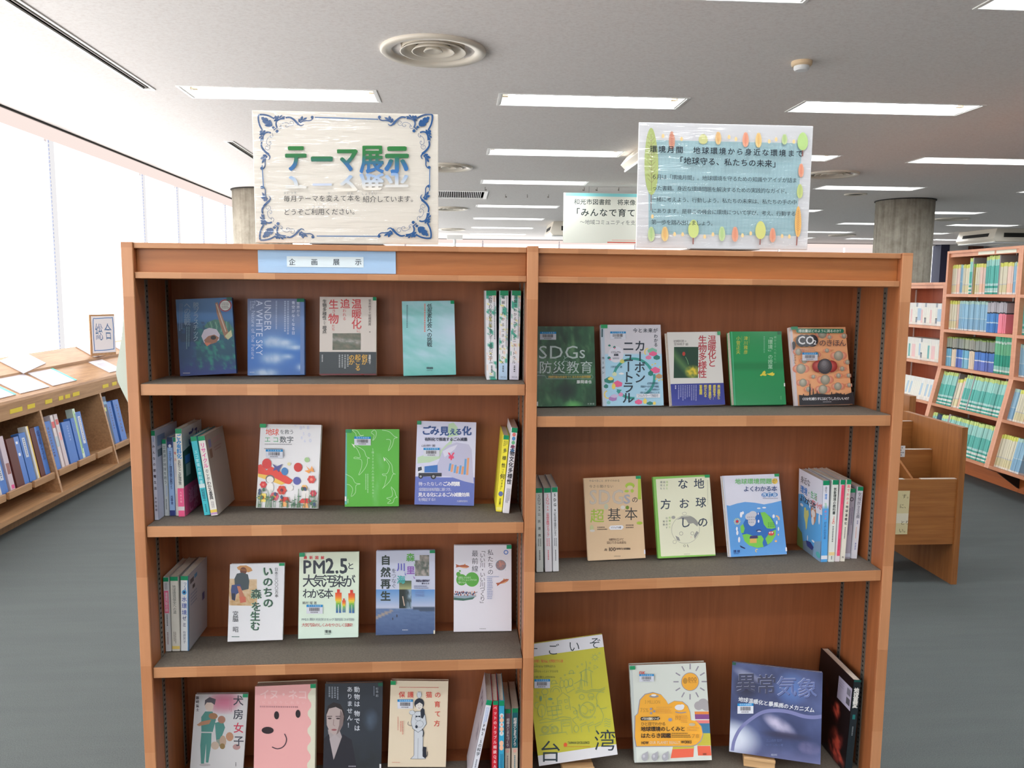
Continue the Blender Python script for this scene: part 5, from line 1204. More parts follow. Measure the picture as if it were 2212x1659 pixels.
r, P = face_book('fix', 'cream book with green border, drawn globe face and spaced characters', 'L', (122, 184, 82))
P.bg((132, 190, 88)); e = lambda u, v: P.c + P.ex * (u - .5) + P.ey * (v - .5)
P.poly([e(.045, .03), e(1, .02), e(1, .985), e(.045, .975)], (228, 228, 200)); P.poly([e(.045, .03), e(1, .03), e(1, .978), e(.06, .978), e(.045, .965)], (230, 230, 204))
for ch, x, y in (('地', 1884, 176), ('球', 1906, 392), ('の', 1930, 618), ('な', 1698, 178), ('お', 1714, 402), ('し', 1728, 620), ('方', 1504, 408)): P.T(ch, x, y, 124, (60, 72, 88), b=.02)
for s_, x, y, c in (('限界を', 1578, 205, (150, 190, 90)), ('超えた', 1546, 205, (80, 90, 96)), ('環境を', 1512, 205, (80, 90, 96)), ('危機から', 1614, 612, (150, 190, 90)), ('引き戻す', 1580, 618, (80, 90, 96)), ('知恵', 1548, 654, (80, 90, 96))): P.T(s_, x, y, 26, c, v=True, end=y + 33 * len(s_) if len(s_) > 2 else y + 62)
gr_ = (146, 146, 138)
P.ell(1795, 760, 160, 160, gr_, 34); P.ell(1795, 760, 157, 157, (230, 230, 206), 34); P.poly([(1690, 650), (1750, 612), (1850, 612), (1900, 640), (1940, 690), (1930, 730), (1880, 690), (1830, 700), (1800, 650), (1740, 640)], (150, 150, 146)); P.poly([(1920, 780), (1945, 800), (1900, 870), (1890, 830)], (150, 150, 146)); P.poly([(1680, 830), (1720, 850), (1735, 890), (1700, 880)], (150, 150, 146)); P.ring(1745, 806, 20, 4, (130, 130, 126), 12); P.ring(1872, 806, 18, 4, (130, 130, 126), 12); P.ell(1780, 580, 26, 18, gr_, 14); P.ell(1780, 580, 23, 15, (230, 230, 206), 14); P.ell(1655, 622, 22, 18, (166, 166, 160), 12); P.ring(1672, 900, 20, 3, gr_, 10); P.ring(1785, 945, 12, 3, (100, 100, 100), 10); P.line([(1815, 930), (1828, 962)], 6, (90, 90, 90)); P.ell(1858, 848, 10, 5, (236, 206, 190)); P.T('し', 1728, 620, 124, (60, 72, 88), b=.02); P.micro(1780, 1030, 1856, 1046, 1, (170, 170, 150)); P.micro(2035, 200, 2050, 560, 1, (196, 200, 180), True); P.micro(2075, 570, 2092, 720, 1, (196, 200, 180), True)
P.build('cover_print', r); tape(P, 'R', r, (10, 150, 84), .09, .036)

r, P = face_book('globe', 'blue and white book with cartoon earth titled 地球環境問題がよくわかる本', 'R', (214, 218, 232))
P.bg((222, 222, 238)); bl = (96, 160, 226)
P.poly([(150, 530), (210, 540), (300, 512), (400, 494), (520, 505), (640, 528), (740, 512), (860, 484), (935, 1155), (215, 1180)], bl); P.poly([(108, 158), (130, 158), (236, 1178), (214, 1180)], (206, 210, 226))
P.ell(580, 850, 215, 222, (46, 110, 190), 40); gg = (126, 206, 84)
P.poly([(595, 632), (650, 625), (720, 690), (765, 760), (790, 825), (740, 838), (680, 830), (640, 780), (620, 700)], gg); P.poly([(372, 905), (430, 895), (520, 925), (610, 918), (640, 960), (625, 1010), (640, 1060), (560, 1072), (460, 1040), (400, 985)], gg); P.poly([(660, 960), (700, 905), (760, 860), (792, 850), (790, 920), (740, 1000), (690, 1035)], gg); P.poly([(345, 800), (380, 770), (400, 830), (385, 885), (355, 880)], gg)
for x, y, rx, ry in ((470, 680, 66, 50), (500, 650, 50, 40), (490, 740, 50, 60)): P.ell(x, y, rx, ry, (206, 206, 216), 16)
for k in range(14): P.line([(440 + (k % 5) * 22, 680 + (k // 5) * 32), (436 + (k % 5) * 22, 694 + (k // 5) * 32)], 5, (60, 70, 90))
for k in range(12): P.poly([(690 + (k % 4) * 22, 770 + (k // 4) * 22), (697 + (k % 4) * 22, 755 + (k // 4) * 22), (704 + (k % 4) * 22, 770 + (k // 4) * 22)], (40, 120, 70))
P.rect(465, 955, 550, 1010, (226, 180, 100)); P.poly([(460, 955), (470, 920), (560, 918), (566, 952)], (70, 60, 110)); P.ell(732, 895, 38, 28, (214, 76, 70), 16); P.ell(715, 885, 10, 10, (240, 240, 244), 8); P.ell(745, 885, 10, 10, (240, 240, 244), 8); P.ell(575, 858, 34, 16, (56, 70, 120), 12); P.ell(580, 866, 24, 8, (230, 230, 240), 10)
P.ell(303, 738, 17, 17, (226, 50, 50), 12)
for k in range(12): a = k * PI / 6; P.line([(303 + 24 * math.cos(a), 738 + 24 * math.sin(a)), (303 + 42 * math.cos(a), 738 + 42 * math.sin(a))], 8, (240, 236, 150))
for x, y, rx, ry in ((350, 655, 16, 36), (372, 632, 14, 20), (572, 577, 24, 9), (640, 570, 26, 10), (300, 830, 12, 26), (306, 880, 14, 30), (330, 965, 14, 36), (760, 680, 16, 24), (800, 760, 10, 26), (822, 840, 10, 26), (565, 645, 8, 14), (570, 740, 10, 20)): P.ell(x, y, rx, ry, (238, 240, 248), 10)
P.ring(790, 715, 42, 10, (240, 180, 140), 10, -1.6, .4); P.ring(788, 715, 32, 8, (236, 226, 150), 10, -1.6, .4); P.poly([(340, 1035), (410, 1072), (400, 1080), (350, 1060)], (40, 44, 90)); P.ring(552, 1106, 16, 10, (236, 206, 120), 10, 1.6, 5.4); P.ell(790, 992, 16, 14, (236, 190, 130), 8); P.ell(820, 912, 9, 12, (236, 200, 140), 8)
for k, ch in enumerate('地球環境問題'): P.T(ch, 266 + k * 78, 196, 76, (110, 190, 110), b=.02)
P.ell(770, 235, 36, 36, (240, 200, 70)); P.T('が', 738, 202, 62, (150, 130, 70), b=.02); P.T('よくわかる本', 372, 292, 76, (50, 76, 130), end=802, b=.02)
for x in (640, 704, 770): P.ell(x, 408, 38, 30, (56, 120, 190), 16)
P.T('改訂版', 612, 380, 54, (210, 226, 244), end=798, b=.02); P.micro(620, 446, 815, 462, 1, (110, 110, 130)); P.T('環境', 258, 1090, 36, (40, 70, 130), end=340, b=.04); P.micro(262, 1128, 340, 1146, 1, (60, 90, 150)); P.rect(906, 1070, 930, 1120, (232, 232, 240))
P.build('cover_print', r); tape(P, 'R', r, (6, 150, 84), .085, .036)

# -- bottom shelf, right bay
r, P = face_book('taiwan', 'large yellow book with line drawings and the characters 台湾', 'L', (210, 200, 80))
P.bg((196, 190, 66)); P.strip(0, .105, (226, 226, 234)); e = lambda u, v: P.c + P.ex * (u - .5) + P.ey * (v - .5)
P.strip(.915, 1, (226, 226, 232)); tk = (48, 62, 70); ln = (120, 156, 120)
for ch, u, v in (('す', .02, .0), ('ご', .29, .006), ('い', .56, .004), ('ぞ', .83, .0)):
    x, y = e(u, v); P.T(ch, x, y + 6, 138, tk)
for ch, u, v, s_ in (('台', .04, .79, 250), ('湾', .74, .765, 250)): x, y = e(u, v); P.T(ch, x, y, s_, tk, b=-.004)
P.T('台湾の「SDGs」が見えてくる！', 100, 332, 38, (214, 90, 70), end=466, b=.01); P.T('台湾のSDGsで世界を変える', 110, 396, 28, (90, 100, 60), end=360); P.T('世界をもっとよくする台湾', 106, 452, 28, (90, 100, 60), end=388); P.T('企業と暮らしの中のSDGs', 116, 514, 28, (90, 100, 60), end=356); P.micro(110, 378, 160, 392, 1, (110, 120, 60)); P.micro(110, 436, 160, 450, 1, (110, 120, 60))
P.ell(472, 1280, 20, 24, (226, 96, 56), 14); P.T('TAIWAN EXCELLENCE', 498, 1238, 38, (70, 84, 60), end=738, b=.02); P.micro(455, 1290, 745, 1312, 1, (206, 150, 60))
def ol_(pts, close=True): P.line(list(pts) + ([pts[0]] if close else []), 4, ln)
P.ring(797, 310, 24, 4, ln); [P.line([(797 + 32 * math.cos(a), 310 + 32 * math.sin(a)), (797 + 44 * math.cos(a), 310 + 44 * math.sin(a))], 4, ln) for a in [k * PI / 4 for k in range(8)]]
for x, y in ((695, 440), (640, 560)):
    for a in (-1.6, .4, 2.6): P.spline([(x, y), (x + 45 * math.cos(a) + 8, y + 45 * math.sin(a)), (x + 88 * math.cos(a), y + 88 * math.sin(a))], 4, ln)
    ol_([(x - 6, y), (x + 6, y), (x + 14, y + 190 - (90 if x < 650 else 0)), (x - 12, y + 190 - (90 if x < 650 else 0))])
for x in (640, 750): P.line([(x, 470), (x + 12, 650)], 4, ln)
for yy in (690, 672): P.spline([(580, yy + 20), (640, yy), (700, yy + 15), (770, yy - 5), (840, yy), (910, yy - 25)], 4, ln)
P.ring(802, 420, 30, 4, ln, 3); P.ring(535, 480, 26, 4, ln, 14, 2.4, 7); P.line([(500, 492), (580, 484)], 4, ln); P.ring(340, 590, 26, 4, ln, 12, 2.8, 6.6); P.line([(300, 606), (384, 598)], 4, ln)
for a, b_ in (((440, 650), (420, 560)), ((490, 640), (560, 540)), ((470, 640), (480, 560))): P.ell((a[0] + b_[0]) / 2, (a[1] + b_[1]) / 2, 26, 46, ln, 16); P.ell((a[0] + b_[0]) / 2, (a[1] + b_[1]) / 2, 22, 42, (196, 190, 66), 16)
ol_([(470, 650), (550, 618), (570, 660), (490, 706)]); P.ring(365, 690, 60, 4, ln, 16, 3, 6.4); P.ring(365, 690, 36, 4, ln, 14, 3, 6.4); P.ring(240, 690, 34, 4, ln); ol_([(226, 724), (256, 722), (256, 752), (228, 754)])
ol_([(370, 770), (440, 700), (520, 756)], False); ol_([(378, 768), (390, 900)], False); ol_([(505, 752), (525, 895)], False); ol_([(395, 790), (425, 786), (428, 818), (398, 822)]); ol_([(458, 780), (488, 776), (492, 808), (462, 812)]); ol_([(468, 850), (498, 846), (502, 876), (472, 880)]); ol_([(262, 860), (420, 840), (432, 935), (275, 955)]); P.line([(268, 908), (428, 888)], 4, ln); P.line([(312, 854), (326, 948)], 4, ln); P.line([(366, 847), (380, 942)], 4, ln); ol_([(330, 955), (380, 948), (395, 990), (320, 1000)])
P.ell(205, 900, 44, 70, ln, 20); P.ell(205, 900, 40, 66, (196, 190, 66), 20); P.line([(206, 880), (215, 985)], 4, ln); P.ring(160, 840, 34, 4, ln, 14, 1.8, 5); P.line([(250, 770), (262, 860)], 4, ln); P.ell(195, 765, 12, 30, ln, 10, .4); P.ell(300, 770, 26, 14, ln, 10)
P.ring(717, 890, 82, 4, ln, 30); P.ring(717, 890, 96, 4, ln, 20, .9, 3.6); P.spline([(660, 840), (700, 860), (720, 900), (690, 940), (660, 920)], 4, ln); P.spline([(740, 830), (780, 860), (770, 900), (740, 890), (750, 930)], 4, ln)
P.spline([(900, 700), (840, 700), (810, 750), (820, 800), (815, 830), (840, 850), (860, 880), (930, 870)], 4, ln); P.spline([(860, 880), (890, 960), (870, 1040)], 4, ln); P.ring(650, 750, 28, 4, ln); P.ring(752, 740, 32, 4, ln, 14, 2.6, 6.8); P.line([(720, 752), (786, 748)], 4, ln)
for x in (735, 755, 775): P.line([(x, 760), (x - 4, 785)], 4, ln)
for x in (245, 350): P.ring(x, 1110, 42, 4, ln); P.ring(x, 1110, 30, 4, ln)
P.line([(245, 1110), (300, 1060), (350, 1108)], 4, ln); P.line([(300, 1060), (330, 1045)], 4, ln); P.line([(180, 1170), (480, 1135), (490, 1165)], 4, ln); ol_([(420, 1020), (530, 1008), (545, 1150)], False); P.line([(420, 1020), (432, 1135)], 4, ln); ol_([(440, 1040), (515, 1032), (520, 1066), (445, 1075)]); P.spline([(180, 1010), (260, 985), (330, 1000), (420, 970), (530, 975)], 4, ln); P.line([(185, 1035), (540, 990)], 4, ln); P.spline([(540, 860), (580, 880), (600, 960), (550, 1000), (590, 1050)], 4, ln); ol_([(560, 905), (600, 900), (598, 930), (580, 940), (562, 932)])
P.ell(590, 1100, 28, 40, ln, 16); P.ell(590, 1100, 24, 36, (196, 190, 66), 16)
for x in (630, 710, 790): ol_([(x, 1060), (x + 70, 1024), (x + 72, 1050), (x + 6, 1080)], False); P.line([(x + 12, 1075), (x + 22, 1140)], 4, ln)
for k in range(4): P.spline([(900, 1000 + k * 26), (925, 990 + k * 26), (950, 1004 + k * 26), (972, 994 + k * 26)], 4, ln)
for x, y in ((160, 700), (150, 740), (460, 504), (415, 540), (610, 650), (740, 370), (730, 425), (846, 262), (650, 385), (600, 410), (620, 840), (820, 850), (795, 975), (635, 1000), (330, 815), (610, 975)): P.ring(x, y, 9, 3.5, ln, 8)
P.build('cover_print', r); label(P, 122, 548, 296, 648, r)

r, P = face_book('planet', 'white book with orange cloud, sun and rainbow blocks', 'L', (206, 214, 206))
P.full(1, 6, lambda u, v: (218, 224, 218)); P.poly([(1178, 395), (1208, 395), (1268, 1478), (1240, 1478)], (200, 208, 206)); oc = (242, 176, 62); gy = (150, 146, 160)
for k in range(12): a = k * PI / 6 - 1.57; P.line([(1855 + 128 * math.cos(a), 582 + 138 * math.sin(a)), (1855 + 186 * math.cos(a), 582 + 200 * math.sin(a))], 14, gy)
P.ell(1855, 582, 100, 104, gy, 28); P.ell(1855, 582, 93, 97, oc, 28); P.T('800', 1830, 520, 66, (190, 130, 50), end=1926, b=.03); P.T('MILLION', 1834, 576, 24, (190, 130, 50), end=1924, b=.02); P.ell(1800, 572, 26, 34, (190, 140, 60), 12)
for x, y, rx, ry in ((1950, 850, 50, 50), (2000, 830, 60, 60), (2040, 870, 50, 40)): P.ell(x, y, rx, ry, (176, 172, 176), 16)
for y0, y1, c in ((915, 945, (230, 140, 70)), (945, 1000, (136, 80, 140)), (1000, 1010, (226, 226, 220)), (1010, 1045, (230, 130, 130)), (1045, 1155, (70, 124, 160)), (1155, 1290, (196, 186, 70)), (1295, 1400, (232, 106, 80))): P.poly([(1905 + (y0 - 915) * .08, y0), (2080, y0), (2092, y1), (1905 + (y1 - 915) * .08, y1)], c)
P.poly([(1665, 1300), (1900, 1295), (1898, 1320), (1660, 1330)], (196, 186, 70)); P.poly([(1660, 1330), (1898, 1322), (1892, 1415), (1642, 1428)], (232, 106, 80))
cl = [(1255, 1302), (1235, 1200), (1238, 960), (1270, 930), (1290, 780), (1350, 715), (1440, 695), (1530, 720), (1590, 790), (1610, 830), (1680, 792), (1770, 800), (1830, 850), (1858, 920), (1868, 1010), (1930, 1020), (1985, 1080), (2002, 1170), (1980, 1240), (1930, 1285), (1880, 1300)]
P.poly(cl, gy); cc_ = np.mean(cl, 0); P.poly([tuple(cc_ + (np.array(p) - cc_) * .975) for p in cl], oc); og = (206, 150, 60)
P.ell(1452, 742, 54, 16, (150, 146, 150), 14); P.ell(1450, 730, 30, 12, (230, 230, 234), 10); P.T('3 MILLION', 1350, 775, 56, og, end=1520, b=.02); P.T('75%', 1300, 862, 62, og, end=1392, b=.02); P.micro(1480, 855, 1660, 935, 4, (216, 160, 76)); P.ell(1735, 865, 52, 32, (232, 234, 240), 16); P.ell(1765, 850, 26, 20, (232, 234, 240), 10); P.spline([(1690, 915), (1745, 925), (1810, 918)], 10, gy); P.T('193', 1682, 945, 66, og, end=1748, b=.02); P.micro(1752, 950, 1830, 1040, 4, (216, 160, 76)); P.ell(1632, 1000, 22, 20, gy, 12); P.ell(1875, 1055, 36, 18, (196, 180, 150), 12); P.micro(1820, 1080, 1950, 1130, 2, (216, 160, 76)); P.T('78', 1870, 1150, 60, og, end=1950, b=.02)
for x, y in ((1418, 878), (1455, 905), (1420, 925)): P.ell(x, y, 14, 14, gy, 8)
P.poly([(1300, 985), (1312, 968), (1510, 965), (1520, 985), (1508, 1002), (1312, 1006)], (50, 48, 50)); P.T('イラスト図解シリーズ', 1310, 970, 32, (236, 226, 206), end=1512, b=.02); P.T('ひと目でわかる', 1306, 1022, 44, (80, 64, 50), end=1584); P.T('地球環境のしくみと', 1306, 1072, 56, (48, 42, 40), end=1800, b=.03); P.T('はたらき図鑑', 1306, 1144, 58, (48, 42, 40), end=1642, b=.03); P.micro(1650, 1140, 1860, 1200, 3, (90, 70, 50))
P.T('HOW', 1312, 1226, 44, (60, 48, 40), end=1392, b=.04); P.T('OUR PLANET REALLY', 1404, 1224, 44, (222, 190, 150), end=1740, b=.04); P.T('WORKS', 1752, 1220, 44, (60, 48, 40), end=1866, b=.04)
for x in (1352, 1462, 1576): P.ell(x, 1408, 36, 42, (170, 170, 180), 18); P.poly([(x - 20, 1378), (x + 34, 1342), (x + 36, 1405)], (170, 170, 180)); P.ell(x - 10, 1396, 14, 18, (200, 200, 208), 10)
P.T('DK', 1282, 448, 48, (206, 70, 70), end=1350, b=.03); P.T('東京書籍', 1988, 1366, 20, (80, 60, 50), end=2034)
P.build('cover_print', r); label(P, 1284, 488, 1446, 572, r); tape(P, 'L', r, (24, 150, 96), .07, .038)

r, P = face_book('storm', 'square blue storm-cloud book with embossed title 異常気象', 'L', (60, 66, 100))
def f(u, v):
    n = nz(u, v, 4, 2); c = lerp((44, 52, 88), (96, 110, 160), n); c = lerp(c, (170, 172, 200), max(0, 1 - ((u - .18) / .18) ** 2 - ((v - .08 - u * .3) / .06) ** 2) * .8)
    c = lerp(c, (40, 42, 64), max(0, 1 - ((u - .16) / .16) ** 2 - ((v - .26) / .16) ** 2) * .9); c = lerp(c, (90, 130, 200), max(0, 1 - ((u - .66) / .2) ** 2 - ((v - .22) / .2) ** 2) * .7)
    c = lerp(c, (66, 72, 110), max(0, v - .5) * .5); c = lerp(c, (190, 184, 212), max(0, 1 - ((u - .55) / .2) ** 2 - ((v - .62 - (u - .5) * .4) / .1) ** 2) * (.4 + nz(u, v, 12)))
    c = lerp(c, (52, 52, 80), max(0, 1 - ((u - .62) / .3) ** 2 - ((v - .74) / .05) ** 2)); c = lerp(c, (206, 214, 230), max(0, 1.2 - ((u + .02) / .36) ** 2 - ((v - .86) / .22) ** 2)); c = lerp(c, (150, 146, 190), max(0, v - .84) * 3 * (.3 + .7 * u)); return lerp(c, (170, 150, 190), max(0, 1 - ((u - .88) / .14) ** 2 - ((v - .84) / .08) ** 2) * nz(u, v, 9, 3))
P.full(44, 46, f)
P.spline([(240, 1340), (260, 1220), (330, 1080), (450, 970), (600, 880), (760, 860), (920, 880), (1080, 930), (1200, 945), (1305, 935)], 40, (118, 122, 170), 44)
for i, ch in enumerate('異常気象'):
    x = 272 + i * 244; y = 392 + i * 26
    P.T(ch, x - 4, y - 6, 250, (176, 182, 208)); P.T(ch, x + 6, y + 8, 250, (60, 66, 104), b=.008); P.T(ch, x, y, 250, (96, 110, 160) if i > 1 else (60, 64, 90), b=.010)
for i, ch in enumerate('地球温暖化と暴風雨のメカニズム'): P.T(ch, 305 + i * 60.5, 690 + i * 9.6, 62, (226, 230, 238), b=.02)
P.T('三上岳彦 監修', 645, 1196, 34, (90, 104, 150), end=835); P.T('マーク・レヴィン 著', 640, 1254, 30, (90, 104, 150), end=848); P.T('昭文社', 704, 1372, 26, (190, 196, 220), end=778)
P.build('cover_print', r); label(P, 296, 768, 488, 892, r); tape(P, 'L', r, (12, 80, 60), .04, .03)
BOOKS['storm']['label'] = 'square blue storm-cloud book with embossed title 異常気象'

# wooden easels under the two raised books
def easel(x, y, yaw, w, label, zt):
    t = thing('book_easel', label, 'book stand', (x, y, Z(-1.255)), (0, 0, yaw))
    MB().box(-w/2, -.010, 0, w/2, .018, zt).build('ledge', M['pale_x'], t, .002)
    MB().box(-w/2, -.016, zt - .004, w/2, -.010, zt + .004).build('front_lip', M['pale_x'], t, .001)
    MB().hexa([(-w/2, .018, 0), (w/2, .018, 0), (w/2, .10, 0), (-w/2, .10, 0), (-w/2, .018, .012), (w/2, .018, .012), (w/2, .10, .012), (-w/2, .10, .012)]).build('foot', M['pale_x'], t)
easel(.313, 1.966, .0, .083, 'small pale wooden easel under the large yellow book', .018)
easel(.800, 1.968, -.30, .080, 'small pale wooden easel under the storm cloud book', .026)

# ------------------------------------------------------------------ books with their spines to the front
def spine_book(lab, x, y, z, t, h, roll, body, art, d=.148, tape_c=GRN, tape_h=.055, left=None, right=None, group=None):
    root = thing('book', lab, 'book', (x, y, Z(z) + abs(math.sin(roll)) * t / 2 + .0012), (0, roll, 0), group)
    shell(d, t, h, 'F', body, 'spine', root)
    T_, H_ = t * 1000, h * 1000
    P = Print((-t/2 + .001, 0, 0), (1, 0, 0), (0, 0, 1), t - .002, h, ((0, 0), (T_, 0), (T_, H_), (0, H_)))
    art(P, T_, H_); P.build('spine_print', root)
    if tape_c: Q = P.sub(); Q.strip(0, tape_h, tape_c); Q.build('green_tape', root)
    if left:
        P = Print((-t/2, d, 0), (0, -1, 0), (0, 0, 1), d, h); left(P, d * 1000, H_); P.build('cover_print', root)
    if right:
        P = Print((t/2, 0, 0), (0, 1, 0), (0, 0, 1), d, h); right(P, d * 1000, H_); P.build('cover_print', root)
    return root
def vt(P, s_, x, y0, y1, size, c, b=.015, sx=1): P.T(s_, x, y0, size, c, v=True, end=y1, b=b, sx=sx)
kk = (44, 48, 56)
def zukai(title, seed, low):
    def art(P, w, h):
        P.full(5, 60, lambda u, v: low if v > .80 and low else (lambda n: (70, 166, 146) if n > .6 else ((226, 196, 180) if n < .3 else ((222, 214, 110) if .455 < n < .47 else (222, 224, 230))))(fbm(u * 2 + seed, v * 13, seed)))
        vt(P, title, w * .42, 11, h * .82, w * .40, kk, .01); P.micro(w * .72, 14, w * .92, h * .72, 1, (96, 110, 116), True); P.micro(w * .35, h * .84, w * .65, h * .93, 1, (70, 80, 90), True)
        P.T('501.6', w * .2, h * .955, w * .22, (90, 96, 120), end=w * .8)
    return art
spine_book('white and teal patterned spine, leftmost of three in the top left shelf', .0823, 1.975, -.2202, .0262, .2186, -.013, (206, 208, 214), zukai('図解でわかる再生可能エネルギー×電力システム', 1, None), right=None)
spine_book('patterned spine with pale blue foot, middle of three reading エネルギーDX', .1098, 1.975, -.2202, .0225, .2189, .0072, (206, 212, 222), zukai('図解でわかるエネルギーDX', 4, (176, 204, 232)))
spine_book('patterned spine beside the divider reading カーボンニュートラル', .1375, 1.975, -.2202, .0238, .2191, .0183, (206, 208, 220), zukai('図解でわかるカーボンニュートラル', 8, (214, 214, 230)))

z2 = -.5575
def a(P, w, h): P.bg((196, 202, 222)); P.micro(w * .3, 14, w * .7, 30, 1, (90, 130, 200), True); vt(P, 'みんなの節電生活', w * .5, 34, h * .66, w * .72, (60, 56, 76), .03); vt(P, '木村俊雄', w * .5, h * .74, h * .9, w * .6, (60, 56, 90))
spine_book('tall pale blue book against the left side panel, second shelf', -.7262, 1.945, z2, .0105, .2179, 0, (186, 192, 212), a, right=lambda P, w, h: (P.bg((176, 180, 200)), P.rect(10, 14, 60, 40, (110, 130, 170)), P.rect(10, 48, 80, 66, (70, 90, 110))))
def a(P, w, h): P.bg((196, 202, 204)); vt(P, '土資源が地球を救う', w * .5, 14, h * .58, w * .8, (70, 84, 88), .0); P.micro(w * .5, h * .6, w * .9, h * .74, 1, (140, 170, 210), True); P.micro(w * .3, h * .78, w * .7, h * .92, 1, (60, 70, 80), True)
spine_book('thin grey-green book reading 土資源が地球を救う, second shelf', -.7144, 1.98, z2, .0112, .1902, 0, (186, 194, 196), a)
def a(P, w, h): P.bg((150, 182, 226)); P.strip(0, .13, (44, 54, 110)); P.ell(w * .5, h * .11, w * .28, w * .28, (220, 224, 236)); vt(P, 'エネルギーと環境問題の疑問５５', w * .5, h * .17, h * .66, w * .55, (50, 60, 110), .02); vt(P, '西脇文男', w * .5, h * .74, h * .86, w * .5, (44, 54, 120)); P.strip(.93, 1, (50, 62, 130))
spine_book('blue book with navy head and foot and a round emblem', -.7008, 1.98, z2, .0143, .1958, 0, (130, 160, 210), a, tape_c=(30, 46, 80))
def a(P, w, h): P.bg((222, 216, 214)); vt(P, '電力', w * .5, h * .18, h * .3, w * .9, (206, 84, 80), .02); P.micro(w * .3, h * .33, w * .7, h * .56, 1, (140, 170, 220), True); P.micro(w * .3, h * .72, w * .7, h * .9, 1, (200, 140, 120), True)
spine_book('thin white book with red characters beside the thick pink-banded one', -.6890, 1.98, z2, .0080, .1952, 0, (214, 208, 206), a)
def a(P, w, h):
    P.bg((222, 222, 214)); vt(P, 'ごみ有料化', w * .5, 13, h * .34, w * .78, (60, 140, 206), .05); vt(P, '有料化とごみ処理政策', w * .45, h * .35, h * .64, w * .5, (60, 70, 80), .01); P.strip(.675, 1, (232, 92, 140)); vt(P, '丸善出版', w * .5, h * .71, h * .84, w * .34, (250, 170, 196), .02); P.strip(.885, .93, (226, 220, 224))
def rr_(P, w, h):
    P.full(10, 16, lambda u, v: lerp((58, 104, 92), (30, 60, 60), fbm(u * 4, v * 6, 3))); P.rect(0, h * .66, w, h, (206, 70, 120)); P.poly([(0, 0), (w, 0), (w, h * .18), (0, h * .26)], (200, 200, 204)); P.T('ごみ', 40, 10, 44, (60, 60, 120), b=.04); P.rect(14, 70, 50, 90, (70, 120, 190)); P.rect(18, 92, 50, 122, (150, 170, 170)); P.T('減量', 30, h * .72, 34, (230, 130, 170), b=.03); P.T('ごみ', 30, h * .84, 34, (230, 130, 170), b=.03)
spine_book('thick book with blue characters on top and pink lower band', -.6762, 1.972, z2, .0168, .2180, .0, (214, 214, 206), a, right=rr_)
def a(P, w, h): P.bg((66, 186, 200)); vt(P, 'エコ家電の教科書', w * .5, h * .17, h * .6, w * .6, (186, 232, 236), .01); P.strip(.60, .65, (206, 226, 230)); vt(P, '村井哲之', w * .5, h * .66, h * .82, w * .6, (40, 90, 110)); P.micro(w * .3, h * .86, w * .7, h * .96, 1, (40, 110, 130), True)
spine_book('turquoise leaning book reading エコ家電の教科書', -.6176, 1.98, z2, .0158, .1978, -.1350, (66, 176, 190), a)
def a(P, w, h): P.bg((226, 224, 218)); vt(P, 'リサイクル', w * .5, 16, h * .40, w * .72, (226, 80, 160), .03); vt(P, 'のことが', w * .5, h * .41, h * .56, w * .5, (60, 60, 70), .01); vt(P, 'わかる事典', w * .5, h * .56, h * .80, w * .62, (44, 44, 54), .02); P.micro(w * .3, h * .82, w * .75, h * .91, 2, (130, 120, 130), True); P.strip(.925, .96, (226, 200, 90)); P.strip(.96, .985, (190, 150, 200))
spine_book('leaning white book with pink characters リサイクル and wide grey side', -.5987, 1.975, z2, .0180, .1995, -.1265, (186, 176, 170), a,
           right=lambda P, w, h: (P.bg((170, 162, 156)), P.rect(16, 14, 36, 34, (130, 140, 190)), P.rect(14, 38, 34, 60, (130, 104, 90)), P.micro(50, 14, 120, 30, 2, (190, 150, 160)), P.micro(50, 36, 110, 50, 2, (150, 120, 120))))
def a(P, w, h): P.bg((238, 226, 66)); P.micro(w * .1, 14, w * .9, 26, 3, (110, 110, 60), True); vt(P, '多様性', w * .5, h * .17, h * .42, w * .74, (54, 60, 50), .02); vt(P, 'って', w * .5, h * .43, h * .5, w * .4, (54, 60, 50)); vt(P, '何', w * .5, h * .5, None, w * .9, (54, 60, 50), .02); vt(P, 'ですか？', w * .5, h * .58, h * .72, w * .42, (54, 60, 50)); P.ell(w * .5, h * .765, w * .42, w * .42, (96, 110, 160)); vt(P, '羽生田慶介', w * .5, h * .82, h * .92, w * .34, (80, 84, 50)); P.strip(.94, .98, (240, 232, 130))
spine_book('bright yellow spine reading 多様性って何ですか, leaning right', .1026, 1.985, z2, .0156, .1965, .0892, (232, 220, 66), a)
def a(P, w, h): P.bg((228, 228, 234)); [P.ell(w * .5, h * .08 + k * w * .62, w * .3, w * .3, c) for k, c in enumerate(((226, 120, 120), (90, 150, 210), (110, 190, 140), (226, 120, 170), (90, 150, 210)))]; vt(P, '生物文化多様性', w * .5, h * .2, h * .66, w * .86, (50, 52, 66), .035); P.micro(w * .15, h * .71, w * .85, h * .9, 3, (110, 110, 130), True)
spine_book('tall white spine reading 生物文化多様性, leaning against the divider', .1196, 1.970, z2, .0164, .2183, .0931, (222, 220, 226), a)

